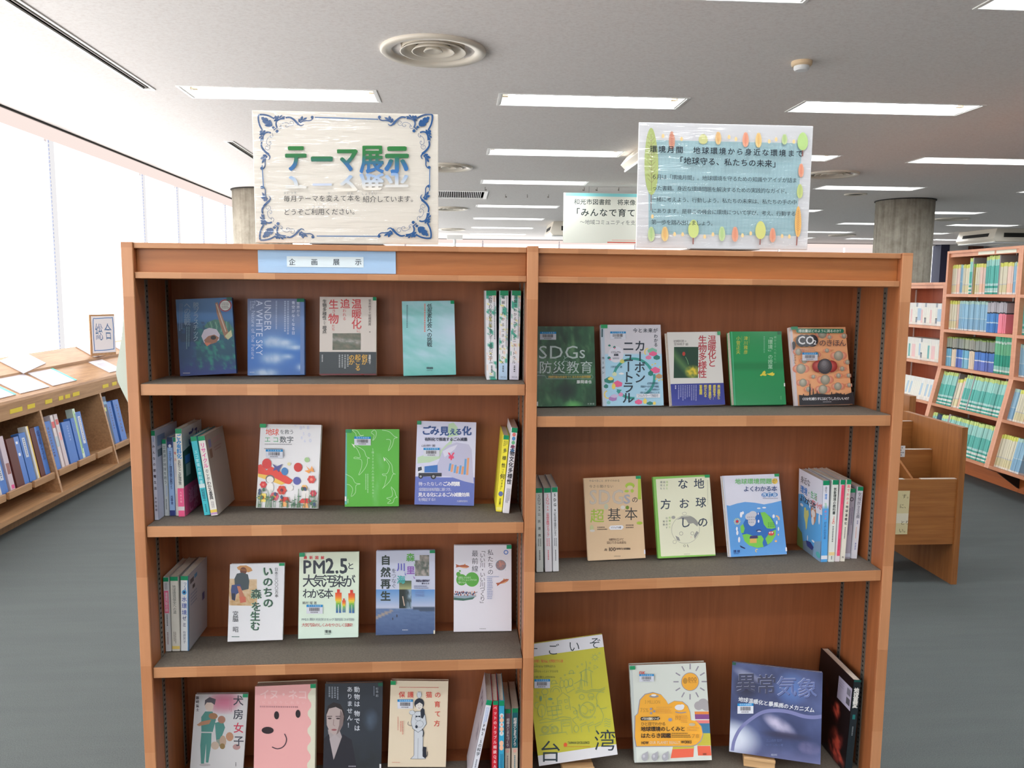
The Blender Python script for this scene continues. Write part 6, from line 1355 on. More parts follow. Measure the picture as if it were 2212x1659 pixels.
z3 = -.905
def a(P, w, h): P.bg((216, 216, 220)); P.micro(w * .2, 14, w * .8, 36, 2, (110, 120, 140), True); P.rect(w * .05, h * .18, w * .9, h * .48, (236, 110, 150)); vt(P, '環境汚染の話', w * .48, h * .2, h * .46, w * .6, (226, 214, 222), .02); P.micro(w * .3, h * .5, w * .7, h * .68, 1, (90, 90, 100), True); P.micro(w * .3, h * .74, w * .7, h * .9, 1, (150, 120, 130), True)
spine_book('grey spine with pink panel, leftmost on the third left shelf', -.7240, 1.978, z3, .0145, .1916, .0053, (206, 204, 206), a)
def a(P, w, h): P.bg((216, 214, 206)); vt(P, '地球環境保全への道', w * .48, h * .11, h * .50, w * .46, (80, 88, 86), .0); P.micro(w * .2, h * .74, w * .6, h * .9, 2, (120, 116, 110), True); P.strip(.93, .97, (226, 200, 110))
spine_book('plain pale spine reading 地球環境保全への道', -.7053, 1.978, z3, .0205, .1931, .0110, (206, 202, 194), a)
def a(P, w, h): P.bg((222, 226, 230)); P.rect(w * .9, 0, w, h, (60, 140, 200)); vt(P, 'つくる', w * .6, 15, h * .2, w * .42, (40, 90, 160), .02); P.ell(w * .48, h * .215, w * .32, w * .32, (80, 160, 210)); P.ell(w * .48, h * .215, w * .14, w * .16, (30, 50, 110)); vt(P, '水環境', w * .48, h * .27, h * .52, w * .70, (50, 80, 170), .015); vt(P, 'ゼミ', w * .48, h * .53, h * .68, w * .6, (56, 66, 110), .02); vt(P, '在原芳子', w * .48, h * .73, h * .90, w * .42, (70, 80, 110), .0)
spine_book('white spine with blue characters 水環境ゼミ and broad grey cover side', -.6842, 1.978, z3, .0200, .1940, .0321, (176, 176, 186), a,
           right=lambda P, w, h: (P.bg((178, 178, 186)), P.rect(0, 0, 4, h, (70, 130, 190)), P.rect(12, 14, 40, 26, (70, 74, 84)), P.rect(44, 12, 66, 22, (80, 150, 200)), P.rect(30, 34, 48, 44, (70, 74, 84)), P.micro(14, 50, 66, 84, 4, (120, 130, 160)), P.rect(104, 84, 122, 104, (60, 70, 130))))

z4 = -1.275
def a(P, w, h): P.bg((222, 224, 234)); P.micro(w * .2, 20, w * .8, 66, 2, (150, 180, 230), True); vt(P, 'PM2.5の科学', w * .5, h * .26, h * .62, w * .7, (60, 64, 74), .015); P.micro(w * .3, h * .66, w * .7, h * .8, 1, (80, 90, 110), True)
spine_book('white book leaning hard to the right reading PM2.5の科学', .0310, 1.935, z4, .0155, .2455, .1960, (206, 204, 212), a, left=lambda P, w, h: (P.bg((196, 190, 200)), P.T('PM', 30, 20, 56, (110, 100, 120), b=.02), P.micro(90, 90, 130, 130, 3, (130, 120, 140))))
def a(P, w, h): P.bg((206, 44, 60)); P.rect(w * .86, 0, w, h, (120, 24, 40)); P.strip(0, .028, (40, 44, 44)); vt(P, 'ペットのトラブル相談Ｑ＆Ａ', w * .45, h * .06, h * .76, w * .68, (236, 220, 224), .015); P.strip(.8, .84, (220, 90, 100)); P.micro(w * .2, h * .86, w * .8, h * .97, 3, (240, 220, 224), True)
spine_book('red spine with white characters ペットのトラブル相談', .0938, 1.935, z4, .0148, .2400, .0027, (196, 40, 56), a, tape_h=.045)
def a(P, w, h): P.bg((60, 166, 206)); [P.ell(w * .5, h * y, w * .42, w * .42, (240, 190, 160) if k % 2 else (206, 226, 230)) for k, y in enumerate((.17, .22, .27, .32, .37))]; vt(P, '保護犬', w * .5, h * .16, h * .38, w * .5, (236, 130, 100), .02); P.ell(w * .5, h * .48, w * .42, w * .5, (240, 190, 160)); P.ell(w * .5, h * .53, w * .42, w * .5, (240, 190, 160)); P.micro(w * .2, h * .6, w * .8, h * .8, 3, (40, 90, 130), True)
spine_book('bright blue spine with peach and white round characters', .1100, 1.935, z4, .0145, .2404, .0004, (60, 160, 196), a)
def two(c):
    def a(P, w, h): P.bg((226, 216, 200)); P.strip(0, .52, c); vt(P, '動物園にできること', w * .5, h * .12, h * .50, w * .6, (224, 226, 226), .03); P.ell(w * .5, h * .56, w * .3, w * .3, (240, 190, 180)); vt(P, '石田　戢', w * .5, h * .62, h * .8, w * .42, (120, 110, 130) if c[0] > 80 else (70, 140, 160), .0)
    return a
def two(c):
    def a(P, w, h): P.bg((226, 216, 200)); P.strip(0, .52, c); vt(P, '相棒犬とまちづくり', w * .5, h * .12, h * .50, w * .6, (224, 226, 226), .03); P.ell(w * .5, h * .56, w * .3, w * .3, (240, 190, 180)); P.micro(w * .3, h * .62, w * .7, h * .86, 1, (120, 110, 130) if c[0] > 80 else (70, 140, 160), True)
    return a
spine_book('short spine with purple-grey upper half, next to the teal one', .1272, 1.955, z4, .0150, .2059, .0014, (206, 196, 182), two((110, 90, 106)))
spine_book('short spine with teal upper half, beside the divider panel', .1460, 1.955, z4, .0172, .2074, -.0003, (206, 196, 182), two((30, 106, 120)))

z5 = -.7090
def sd(t1, c1, t2, c2, bold, c=(212, 216, 212)):
    def a(P, w, h): P.bg(c); vt(P, t1, w * .5, h * .065, h * .28, w * .62, c1, bold); vt(P, t2, w * .5, h * .29, h * .58, w * .46, c2, .01); P.micro(w * .2, h * .6, w * .8, h * .7, 2, lerp(c2, c, .3), True); P.micro(w * .35, h * .74, w * .65, h * .9, 1, c2, True)
    return a
spine_book('grey spine reading SDGs×公民連携 at the left of the middle right shelf', .2062, 1.962, -.7086, .0182, .2171, -.0242, (202, 204, 200), sd('SDGs×', (60, 70, 70), '公民連携', (60, 66, 66), .0), d=.150)
spine_book('white spine with red characters SDGs×自治体', .2283, 1.962, -.7081, .0185, .2169, -.0280, (212, 212, 216), sd('SDGs×', (226, 84, 100), '自治体 実践ガイドブック', (214, 84, 100), .0, (224, 222, 228)), d=.150)
spine_book('white spine with bold black SDGs, third of three', .2468, 1.962, -.7077, .0158, .2179, -.0291, (214, 216, 222), sd('SDGs', (40, 44, 54), 'が生み出す未来のビジネス', (60, 64, 76), .035, (222, 224, 228)), d=.150)

# right end of the middle right shelf
def a(P, w, h): P.full(1, 20, lambda u, v: (222, 224, 236) if v < .34 else (84, 160, 222)); vt(P, '身近な', w * .5, h * .07, h * .15, w * .4, (110, 110, 130), .01); vt(P, '環境', w * .5, h * .16, h * .23, w * .42, (60, 130, 210), .02); vt(P, '生活', w * .5, h * .27, h * .34, w * .42, (120, 196, 150), .02); vt(P, 'ホント', w * .5, h * .36, h * .48, w * .42, (226, 100, 120), .02); vt(P, 'がよくわかる本', w * .5, h * .5, h * .72, w * .42, (50, 90, 150), .01); P.strip(.92, .965, (222, 226, 236))
def lf(P, w, h):
    P.bg((222, 222, 236)); sk = (92, 166, 226)
    P.poly([(0, h * .33), (30, h * .30), (60, h * .36), (100, h * .44), (w, h * .42), (w, h), (0, h)], sk); P.T('身近な', 12, 16, 20, (90, 90, 104), b=.02); P.T('環境', 12, 42, 22, (60, 130, 210), b=.03); P.T('・生活', 56, 42, 20, (120, 190, 150), b=.03); P.T('の', 104, 48, 12, (200, 120, 130)); P.T('ホントが', 84, 62, 18, (230, 110, 110), b=.03, end=146); P.T('よくわかる本', 10, 66, 22, (60, 70, 90), end=110, b=.02)
    P.poly([(40, 100), (48, 96), (56, 104), (66, 98), (70, 112), (64, 124), (60, 150), (54, 158), (50, 140), (40, 124)], (206, 206, 130)); P.poly([(80, 92), (88, 84), (98, 90), (110, 84), (114, 100), (110, 118), (100, 130), (90, 124), (82, 108)], (196, 140, 110)); P.ell(96, 100, 12, 10, (226, 220, 220), 12); P.ell(94, 120, 8, 12, (230, 224, 224), 12)
    for x, y, rx, ry, aa in ((24, 96, 10, 4, -.3), (74, 84, 4, 8, .2), (132, 104, 4, 16, -.4), (66, 176, 3, 8, 0), (100, 174, 9, 3, .2)): P.ell(x, y, rx, ry, (226, 230, 240), 8, aa)
    P.poly([(0, h * .75), (30, h * .80), (44, h), (0, h)], (110, 140, 80)); P.poly([(36, h * .9), (60, h * .86), (90, h * .9), (130, h * .92), (120, h), (40, h)], (110, 130, 150)); P.poly([(56, h * .86), (84, h * .84), (104, h * .88), (96, h * .93), (64, h * .92)], (54, 66, 130)); P.poly([(108, h * .80), (w, h * .74), (w, h), (100, h)], (130, 160, 190)); P.ell(132, h * .93, 14, 8, (80, 170, 170), 10)
spine_book('blue spine of a book whose cartoon-cat cover faces left', .9480, 1.967, -.6952, .0185, .2158, -.0250, (196, 200, 220), a, d=.145, left=lf)
def a(P, w, h): P.bg((222, 226, 222)); vt(P, '気象環境の教科書', w * .5, h * .09, h * .42, w * .55, (50, 60, 60), .03); vt(P, '10の', w * .5, h * .43, h * .54, w * .6, (226, 90, 80), .02); P.micro(w * .3, h * .56, w * .7, h * .78, 1, (90, 100, 100), True); P.strip(.88, .92, (230, 206, 150)); P.micro(w * .35, h * .93, w * .65, h * .97, 1, (60, 60, 60), True)
spine_book('white spine with bold black characters beside the cartoon-cat book', .9672, 1.967, -.6948, .0172, .2169, .0000, (212, 216, 212), a, d=.145)
def a(P, w, h): P.bg((222, 214, 220)); P.rect(w * .28, h * .06, w, h * .93, (232, 84, 120)); P.micro(w * .45, h * .1, w * .8, h * .3, 1, (200, 40, 80), True); P.micro(w * .45, h * .72, w * .8, h * .88, 1, (180, 40, 70), True)
spine_book('white and pink-red spine in the right group of the middle right shelf', .9833, 1.967, -.6945, .0132, .2167, .0130, (214, 206, 210), a, d=.145)
def a(P, w, h): P.bg((226, 222, 210)); vt(P, '図でわかる', w * .5, h * .06, h * .3, w * .62, (226, 84, 110), .025); vt(P, '地球温暖化', w * .5, h * .31, h * .55, w * .62, (60, 62, 66), .03); P.micro(w * .3, h * .58, w * .7, h * .74, 1, (70, 70, 80), True); P.T('N', w * .3, h * .93, w * .5, (40, 40, 60), b=.03)
spine_book('cream spine with pink then black characters 地球温暖化', .9972, 1.967, -.6942, .0136, .2168, .0262, (216, 210, 200), a, d=.145)
def a(P, w, h): P.bg((170, 166, 182)); P.ring(w * .5, h * .15, w * .26, w * .12, (50, 50, 60)); P.micro(w * .2, h * .28, w * .45, h * .8, 1, (120, 116, 140), True); P.micro(w * .55, h * .26, w * .85, h * .6, 1, (110, 106, 130), True); P.strip(.92, .97, (200, 206, 222))
spine_book('lilac-grey spine with a dark ring emblem', 1.0185, 1.985, -.6938, .0172, .1883, .0223, (160, 156, 172), a, d=.130)
def a(P, w, h): P.bg((224, 226, 236)); vt(P, '気候民主主義', w * .5, h * .075, h * .44, w * .74, (90, 96, 120), .005); P.micro(w * .3, h * .47, w * .7, h * .53, 1, (110, 116, 170), True); P.rect(w * .25, h * .55, w * .6, h * .74, (226, 230, 232)); P.micro(w * .3, h * .56, w * .5, h * .72, 1, (226, 110, 120), True); P.micro(w * .3, h * .78, w * .7, h * .9, 1, (110, 116, 180), True)
spine_book('white spine reading 気候民主主義, rightmost on the middle right shelf', 1.0375, 1.985, -.6934, .0165, .1927, .0333, (214, 216, 226), a, d=.130)

def a(P, w, h): P.bg((26, 36, 42)); vt(P, '地球異変', w * .5, h * .08, h * .30, w * .78, (226, 226, 222), .04); P.rect(w * .3, h * .37, w * .7, h * .42, (30, 110, 110)); P.micro(w * .35, h * .5, w * .65, h * .6, 1, (150, 156, 160), True)
def lf(P, w, h):
    def f(u, v):
        n = fbm(u * 9, v * 12, 2); c = (20, 14, 18); g = max(0, 1 - ((u - .60) / .16) ** 2 - ((v - .48) / .16) ** 2) + max(0, 1.2 - ((u - .72) / .26) ** 2 - ((v - .86) / .22) ** 2) + .4 * max(0, 1 - ((u - .32) / .08) ** 2 - ((v - .3) / .2) ** 2)
        return lerp(c, lerp((170, 26, 34), (240, 120, 90), n), min(1, g * max(0, n - .34) * 3.2))
    P.full(34, 48, f); P.rect(w * .60, h * .10, w * .985, h * .34, (176, 172, 196)); P.micro(w * .63, h * .12, w * .8, h * .2, 3, (150, 150, 180)); P.rect(w * .86, h * .13, w * .96, h * .2, (120, 120, 134)); P.rect(w * .86, h * .23, w * .96, h * .3, (90, 90, 100))
spine_book('dark book with glowing red cover facing left, bottom right shelf', 1.0240, 1.925, -1.255, .0206, .2560, .0420, (24, 26, 32), a, d=.19, tape_c=(16, 80, 76), tape_h=.02, left=lf)
# ------------------------------------------------------------------ low counter along the windows
def frameY(name, prof, y0, y1, mat, parent, mb=None):
    b = mb or MB(); b.extrude([(x, z) for x, z in prof], y0, y1, 'Y'); return b.build(name, mat, parent)
CY = [3.59, 4.47, 5.35, 6.23, 7.11, 7.99, 8.87, 9.75]
t = thing('window_counter', 'long low wooden display counter under the window blinds', 'counter', (0, 0, 0))
ya, yb = CY[0], CY[-1]
frameY('upper_tier', [(-3.05, Z(-.472)), (-2.90, Z(-.563)), (-2.90, Z(-.580)), (-3.05, Z(-.492))], ya, yb, M['oak_y'], t)
frameY('tier_riser', [(-2.91, Z(-.578)), (-2.90, Z(-.579)), (-2.90, Z(-.60)), (-2.91, Z(-.60))], ya, yb, M['oak_y'], t)
frameY('lower_tier', [(-2.95, Z(-.560)), (-2.72, Z(-.679)), (-2.72, Z(-.700)), (-2.95, Z(-.590))], ya, yb, M['oak_y'], t)
frameY('fascia', [(-2.725, Z(-.698)), (-2.703, Z(-.700)), (-2.703, Z(-.796)), (-2.725, Z(-.796))], ya, yb, M['oak_y'], t)
frameY('stop_bead', [(-2.735, Z(-.672)), (-2.712, Z(-.684)), (-2.706, Z(-.704)), (-2.722, Z(-.70))], ya, yb, M['oak_y'], t)
frameY('back_panel', [(-3.05, Z(-.49)), (-3.035, Z(-.49)), (-3.035, Z(-1.44)), (-3.05, Z(-1.44))], ya, yb, M['oak_in'], t)
frameY('shelf', [(-3.035, Z(-1.286)), (-2.635, Z(-1.208)), (-2.635, Z(-1.232)), (-3.035, Z(-1.310))], ya, yb, M['oak_y'], t)
frameY('bottom_board', [(-3.035, Z(-1.335)), (-2.59, Z(-1.335)), (-2.59, Z(-1.365)), (-3.035, Z(-1.365))], ya, yb, M['oak_y'], t)
frameY('kick_board', [(-2.70, Z(-1.365)), (-2.68, Z(-1.365)), (-2.68, 0), (-2.70, 0)], ya, yb, M['oak_in'], t)
for y in CY:
    frameY('divider_panel', [(-3.034, Z(-.57)), (-2.95, Z(-.60)), (-2.706, Z(-.715)), (-2.702, Z(-.795)), (-2.592, Z(-1.336)), (-3.034, Z(-1.336))], y - .011, y + .011, M['oak_y'], t)
    for xx in (-2.80, -2.96):
        o = MB().box(xx - .006, y + .0112, Z(-1.20), xx + .006, y + .0135, Z(-.73)).build('shelf_standard', M['metal'], t)
for i in range(len(CY) - 1):
    k = 3
    for j in range(k):
        a0 = CY[i] + .03 + j * .285; MB().box(-2.636, a0, Z(-1.238), -2.618, a0 + .25, Z(-1.196)).build('shelf_lip', M['oak_y'], t, .002)
for y0, w in ((4.83, .05), (5.00, .14), (5.20, .09), (5.42, .09), (5.60, .06), (5.69, .07), (5.80, .10), (6.28, .10), (6.45, .08), (6.9, .1), (7.2, .08)):
    MB().box(-2.7026, y0, Z(-.765), -2.7012, y0 + w, Z(-.738)).build('yellow_label', MATC((232, 208, 60)), t)

# periodicals in blue binders standing in the counter: face towards the aisle, leaning back on the slope
TILT = math.atan(.11 / .565)
def slab(name, lab, cat, y, w, h, col, bands=(), lean=0, deep=.05, group=None, dz=0):
    root = thing(name, lab, cat, (-2.648 - dz, y, Z(-1.206) + dz * .17), (0, 0, 0), group)
    root.rotation_euler = (Matrix.Rotation(-TILT, 3, 'Y') @ Matrix.Rotation(-lean, 3, 'X')).to_euler()
    MB().box(-deep, -w/2, 0, 0, w/2, h).build('body' if name == 'binder' else 'cover', MATC(col), root, .0015)
    P = Print((0, -w/2, 0), (0, 1, 0), (0, 0, 1), w, h, ((0, 0), (100, 0), (100, 100 * h / w), (0, 100 * h / w)))
    H = 100 * h / w
    for kind in bands:
        if kind[0] == 'b': P.rect(kind[1], kind[2] * H, kind[3], kind[4] * H, kind[5])
        if kind[0] == 't': P.T(kind[1], kind[2], kind[3] * H, kind[4], kind[5], v=True, end=kind[6] * H, b=.02)
        if kind[0] == 'm': P.micro(kind[1], kind[2] * H, kind[3], kind[4] * H, 1, kind[5], True)
    P.build('cover_print', root)
    return root
bl, mr = (74, 122, 198), (92, 40, 34)
BB = lambda c=(44, 62, 120): [('m', 30, .12, 72, .84, c)]
WB = [('b', 26, .1, 74, .7, (206, 212, 224)), ('m', 36, .13, 66, .66, (90, 100, 130))]
items = [ # y centre, face width, height, colour, art, lean, kind, words
 (4.60, .10, .30, bl, BB(), .10, 'binder', 'blue binder cut off by the left edge of the picture'),
 (4.73, .075, .33, (214, 206, 206), [('b', 10, .1, 90, .3, (226, 214, 180)), ('b', 20, .45, 80, .6, (180, 160, 190))], .10, 'magazine', 'white-spined magazine at the far left of the counter'),
 (4.80, .07, .27, bl, WB, .16, 'binder', 'blue binder with a tall white label at far left'),
 (4.885, .05, .33, (206, 190, 200), [('b', 20, .5, 90, .7, (150, 96, 90)), ('b', 30, .9, 90, .97, (226, 90, 150))], .20, 'magazine', 'pinkish magazine left of the broad maroon board'),
 (5.00, .135, .30, mr, [('b', 62, 0, 100, 1, bl), ('b', 70, .1, 86, .15, (220, 226, 236)), ('b', 70, .34, 86, .4, (220, 226, 236))], .14, 'binder', 'broad maroon and blue binder with two white dots'),
 (5.115, .072, .31, bl, [('b', 30, .1, 74, .5, (196, 204, 216)), ('m', 40, .13, 66, .48, (90, 100, 130))], .14, 'binder', 'blue binder with a half-length white label'),
 (5.185, .03, .34, (222, 220, 214), [('b', 60, 0, 100, 1, (226, 190, 60))], .14, 'magazine', 'white magazine with a yellow edge in the first bay'),
 (5.27, .115, .32, mr, [('b', 48, 0, 100, 1, bl), ('t', '経済誌ファイル', 74, .08, 30, (40, 56, 110), .7)], .10, 'binder', 'maroon and blue binder beside the first divider'),
 (5.43, .085, .33, bl, BB(), .10, 'binder', 'blue binder just right of the first divider'),
 (5.505, .035, .36, (226, 214, 214), [('b', 0, .12, 100, .24, (206, 50, 50)), ('b', 0, .4, 100, .6, (180, 196, 206))], .12, 'magazine', 'white magazine with a red mark, second bay'),
 (5.56, .045, .36, (214, 200, 204), [('b', 10, .1, 90, .2, (206, 60, 60)), ('b', 20, .35, 90, .5, (226, 150, 150))], .12, 'magazine', 'second white and red magazine, second bay'),
 (5.665, .115, .29, bl, [('m', 44, .1, 72, .5, (130, 160, 214))], .20, 'binder', 'broad blue binder in the middle of the second bay'),
 (5.765, .05, .30, bl, [('m', 30, .1, 70, .4, (60, 90, 150))], .20, 'binder', 'narrow blue binder next to the broad one'),
 (5.81, .035, .36, (206, 222, 206), [('b', 10, .05, 60, .9, (150, 196, 130)), ('b', 60, .1, 90, .8, (96, 130, 150))], .22, 'magazine', 'green-spined magazine in the second bay'),
 (5.86, .075, .33, bl, WB, .26, 'binder', 'leaning blue binder with a white label at the end of the second bay'),
 (6.30, .08, .38, (60, 80, 110), [('b', 0, .1, 100, .16, (90, 150, 190)), ('b', 20, .22, 60, .3, (196, 210, 110))], .20, 'magazine', 'dark magazine right of the second divider'),
 (6.37, .075, .33, bl, BB(), .24, 'binder', 'blue binder leaning in the third bay'),
 (6.50, .10, .33, bl, BB(), .14, 'binder', 'blue binder behind the end of the display bookcase'),
]
for y, w, h, c, art, ln_, nm, lab in items: slab(nm, lab, nm, y, w, h, c, art, ln_ * .2)
# leaflets and magazines lying on the two sloping tiers
UP = math.atan2(.091, .15); LO = math.atan2(.119, .23)
def sheet(y, w, d, tier, lab, tape_c=(90, 226, 206), c=(232, 228, 236), th=.006, rot=0):
    ang = UP if tier == 'u' else LO
    px, pz = (-2.905, Z(-.5595)) if tier == 'u' else (-2.738, Z(-.6695))
    root = thing('magazine', lab, 'magazine', (px, y, pz), (0, 0, 0))
    root.rotation_euler = (Matrix.Rotation(ang, 3, 'Y') @ Matrix.Rotation(rot, 3, 'Z')).to_euler()
    MB().box(-d, -w/2, .0005, -.002, w/2, .0005 + th).build('cover', MATC(c), root, .001)
    if tape_c: MB().box(-d, w/2 - .030, .0006 + th, -.002, w/2 + .0005, .0012 + th).build('tape_strip', MATC(tape_c), root)
    MB().box(-d * .75, -w * .3, .0006 + th, -d * .45, w * .2, .001 + th).build('printed_block', MATC((206, 202, 214)), root)
sheet(4.52, .38, .235, 'l', 'white magazine with turquoise strip, leftmost on the lower tier')
sheet(4.96, .38, .235, 'l', 'wide white magazine with turquoise strip, second on the lower tier')
sheet(5.38, .36, .235, 'l', 'third white magazine on the lower tier of the counter', None)
sheet(5.78, .34, .235, 'l', 'white magazine with turquoise strip nearest the bookcase, lower tier')
sheet(6.62, .24, .18, 'l', 'white leaflet beside the curled plastic sheet', None)
sheet(4.95, .42, .165, 'u', 'flat pale leaflet at the left of the upper tier', None)
sheet(5.72, .40, .165, 'u', 'white open leaflet in the middle of the upper tier', None, rot=.15)
sheet(6.80, .34, .165, 'u', 'glossy white leaflet in front of the small framed sign', None, (226, 226, 226))
sheet(7.35, .30, .14, 'u', 'pale magazine with turquoise strip behind the small framed sign')
# small framed sign on the counter
t = thing('counter_sign', 'small wood-framed sign reading 総合 on the window counter', 'sign', (-2.915, 6.60, Z(-.545)), (0, 0, .98))
w, h = .215, .33
MB().box(0, 0, 0, w, .012, h).build('frame', M['oak_y'], t, .002)
MB().box(.014, -.002, .022, w - .004, .0, h - .014).build('card', MATC((236, 230, 232)), t)
P = Print((.014, -.0022, .022), (1, 0, 0), (0, 0, 1), w - .018, h - .036, ((1400, 265), (1680, 250), (1655, 670), (1385, 690)))
P.spline([(1445, 290), (1630, 275), (1655, 300), (1640, 600), (1615, 640), (1430, 655), (1405, 630), (1420, 320), (1445, 290)], 9, (86, 130, 186))
P.T('合', 1540, 330, 90, (90, 120, 160), b=.0, sy=2.3); P.T('総', 1432, 335, 92, (90, 120, 160), b=.0, sy=2.3)
P.build('lettering', t, M['ink'])
MB().hexa([(w/2 - .04, .012, 0), (w/2 + .04, .012, 0), (w/2 + .04, .06, 0), (w/2 - .04, .06, 0), (w/2 - .04, .012, .1), (w/2 + .04, .012, .1), (w/2 + .04, .014, .1), (w/2 - .04, .014, .1)]).build('strut', M['oak_y'], t)
# ------------------------------------------------------------------ magazine racks on the right
RX = 4.0
ROWS = [(.001, 4.0), (-.288, 4.0), (-.589, 4.0), (-.898, 3.937), (-1.240, 3.866)]
def rack(name, lab, y0, y1, top, rows):
    t = thing(name, lab, 'bookshelf', (0, 0, 0))
    side = [(RX, Z(top)), (RX, Z(-.612)), (3.862, Z(-1.262)), (3.90, Z(-1.285)), (4.30, Z(-1.37)), (4.30, Z(top))]
    for y in (y0, y1 - .024): MB().extrude(side, y, y + .024, 'Y').build('side_panel', M['rack'], t)
    MB().box(RX, y0 + .024, Z(top - .02), 4.30, y1 - .024, Z(top)).build('top_board', M['rack'], t)
    MB().box(RX + .012, y0 + .024, Z(top - .05), RX + .03, y1 - .024, Z(top - .02)).build('header_panel', M['rack'], t)
    MB().box(4.285, y0 + .024, Z(-1.275), 4.298, y1 - .024, Z(top - .02)).build('back_panel', M['rack_dark'], t)
    for z, x in rows:
        tilt = .0 if x == RX else (4.28 - x) * .212
        MB().hexa([(x, y0 + .025, Z(z - .023)), (4.28, y0 + .025, Z(z - .023 - tilt)), (4.28, y1 - .025, Z(z - .023 - tilt)), (x, y1 - .025, Z(z - .023)),
                   (x, y0 + .025, Z(z)), (4.28, y0 + .025, Z(z - tilt)), (4.28, y1 - .025, Z(z - tilt)), (x, y1 - .025, Z(z))]).build('shelf', M['rack'], t)
    for yy in (y0 + .0245, y1 - .0245):
        MB().box(4.26, min(yy, yy + (.002 if yy < (y0 + y1) / 2 else -.002)), Z(-1.2), 4.272, max(yy, yy + (.002 if yy < (y0 + y1) / 2 else -.002)), Z(top - .06)).build('shelf_standard', M['white_metal'], t)
    for yy in (y0 + .13, y0 + .43):
        MB().box(4.279, yy, Z(-1.2), 4.2848, yy + .012, Z(top - .03)).build('shelf_standard', M['white_metal'], t)
    MB().box(4.12, y0, 0, 4.14, y1, Z(-1.334)).build('kick_board', M['kick'], t)
    for yy in (y0 + .001, y1 - .012): MB().extrude([(3.95, Z(-1.297)), (4.119, Z(-1.333)), (4.119, Z(-1.42))], yy, yy + .011, 'Y').build('bracket', M['black'], t)
    return t
rack('magazine_rack', 'tall open wooden magazine rack full of teal periodicals at the right edge', 5.555, 6.431, .348, ROWS)
LOW = ROWS[1:]; LOWR = [(-.27, 4.0), (-.576, 4.0), (-.898, 3.937), (-1.240, 3.866)]
rack('low_rack', 'lower wooden rack joined behind the tall magazine rack, with white books', 6.432, 7.33, .097, LOWR)
rack('low_rack', 'second lower rack hidden beyond the display bookcase', 7.331, 8.23, .097, LOWR)
rack('magazine_rack', 'neighbouring tall rack mostly outside the right edge of the picture', 4.678, 5.554, .348, ROWS)
for a_, b_ in ((5.86, 6.05), (5.62, 5.84)):
    MB().box(RX + .0105, a_, Z(.304), RX + .012, b_, Z(.330)).build('shelf_label', MATC((226, 226, 206)), bpy.data.objects['magazine_rack'])

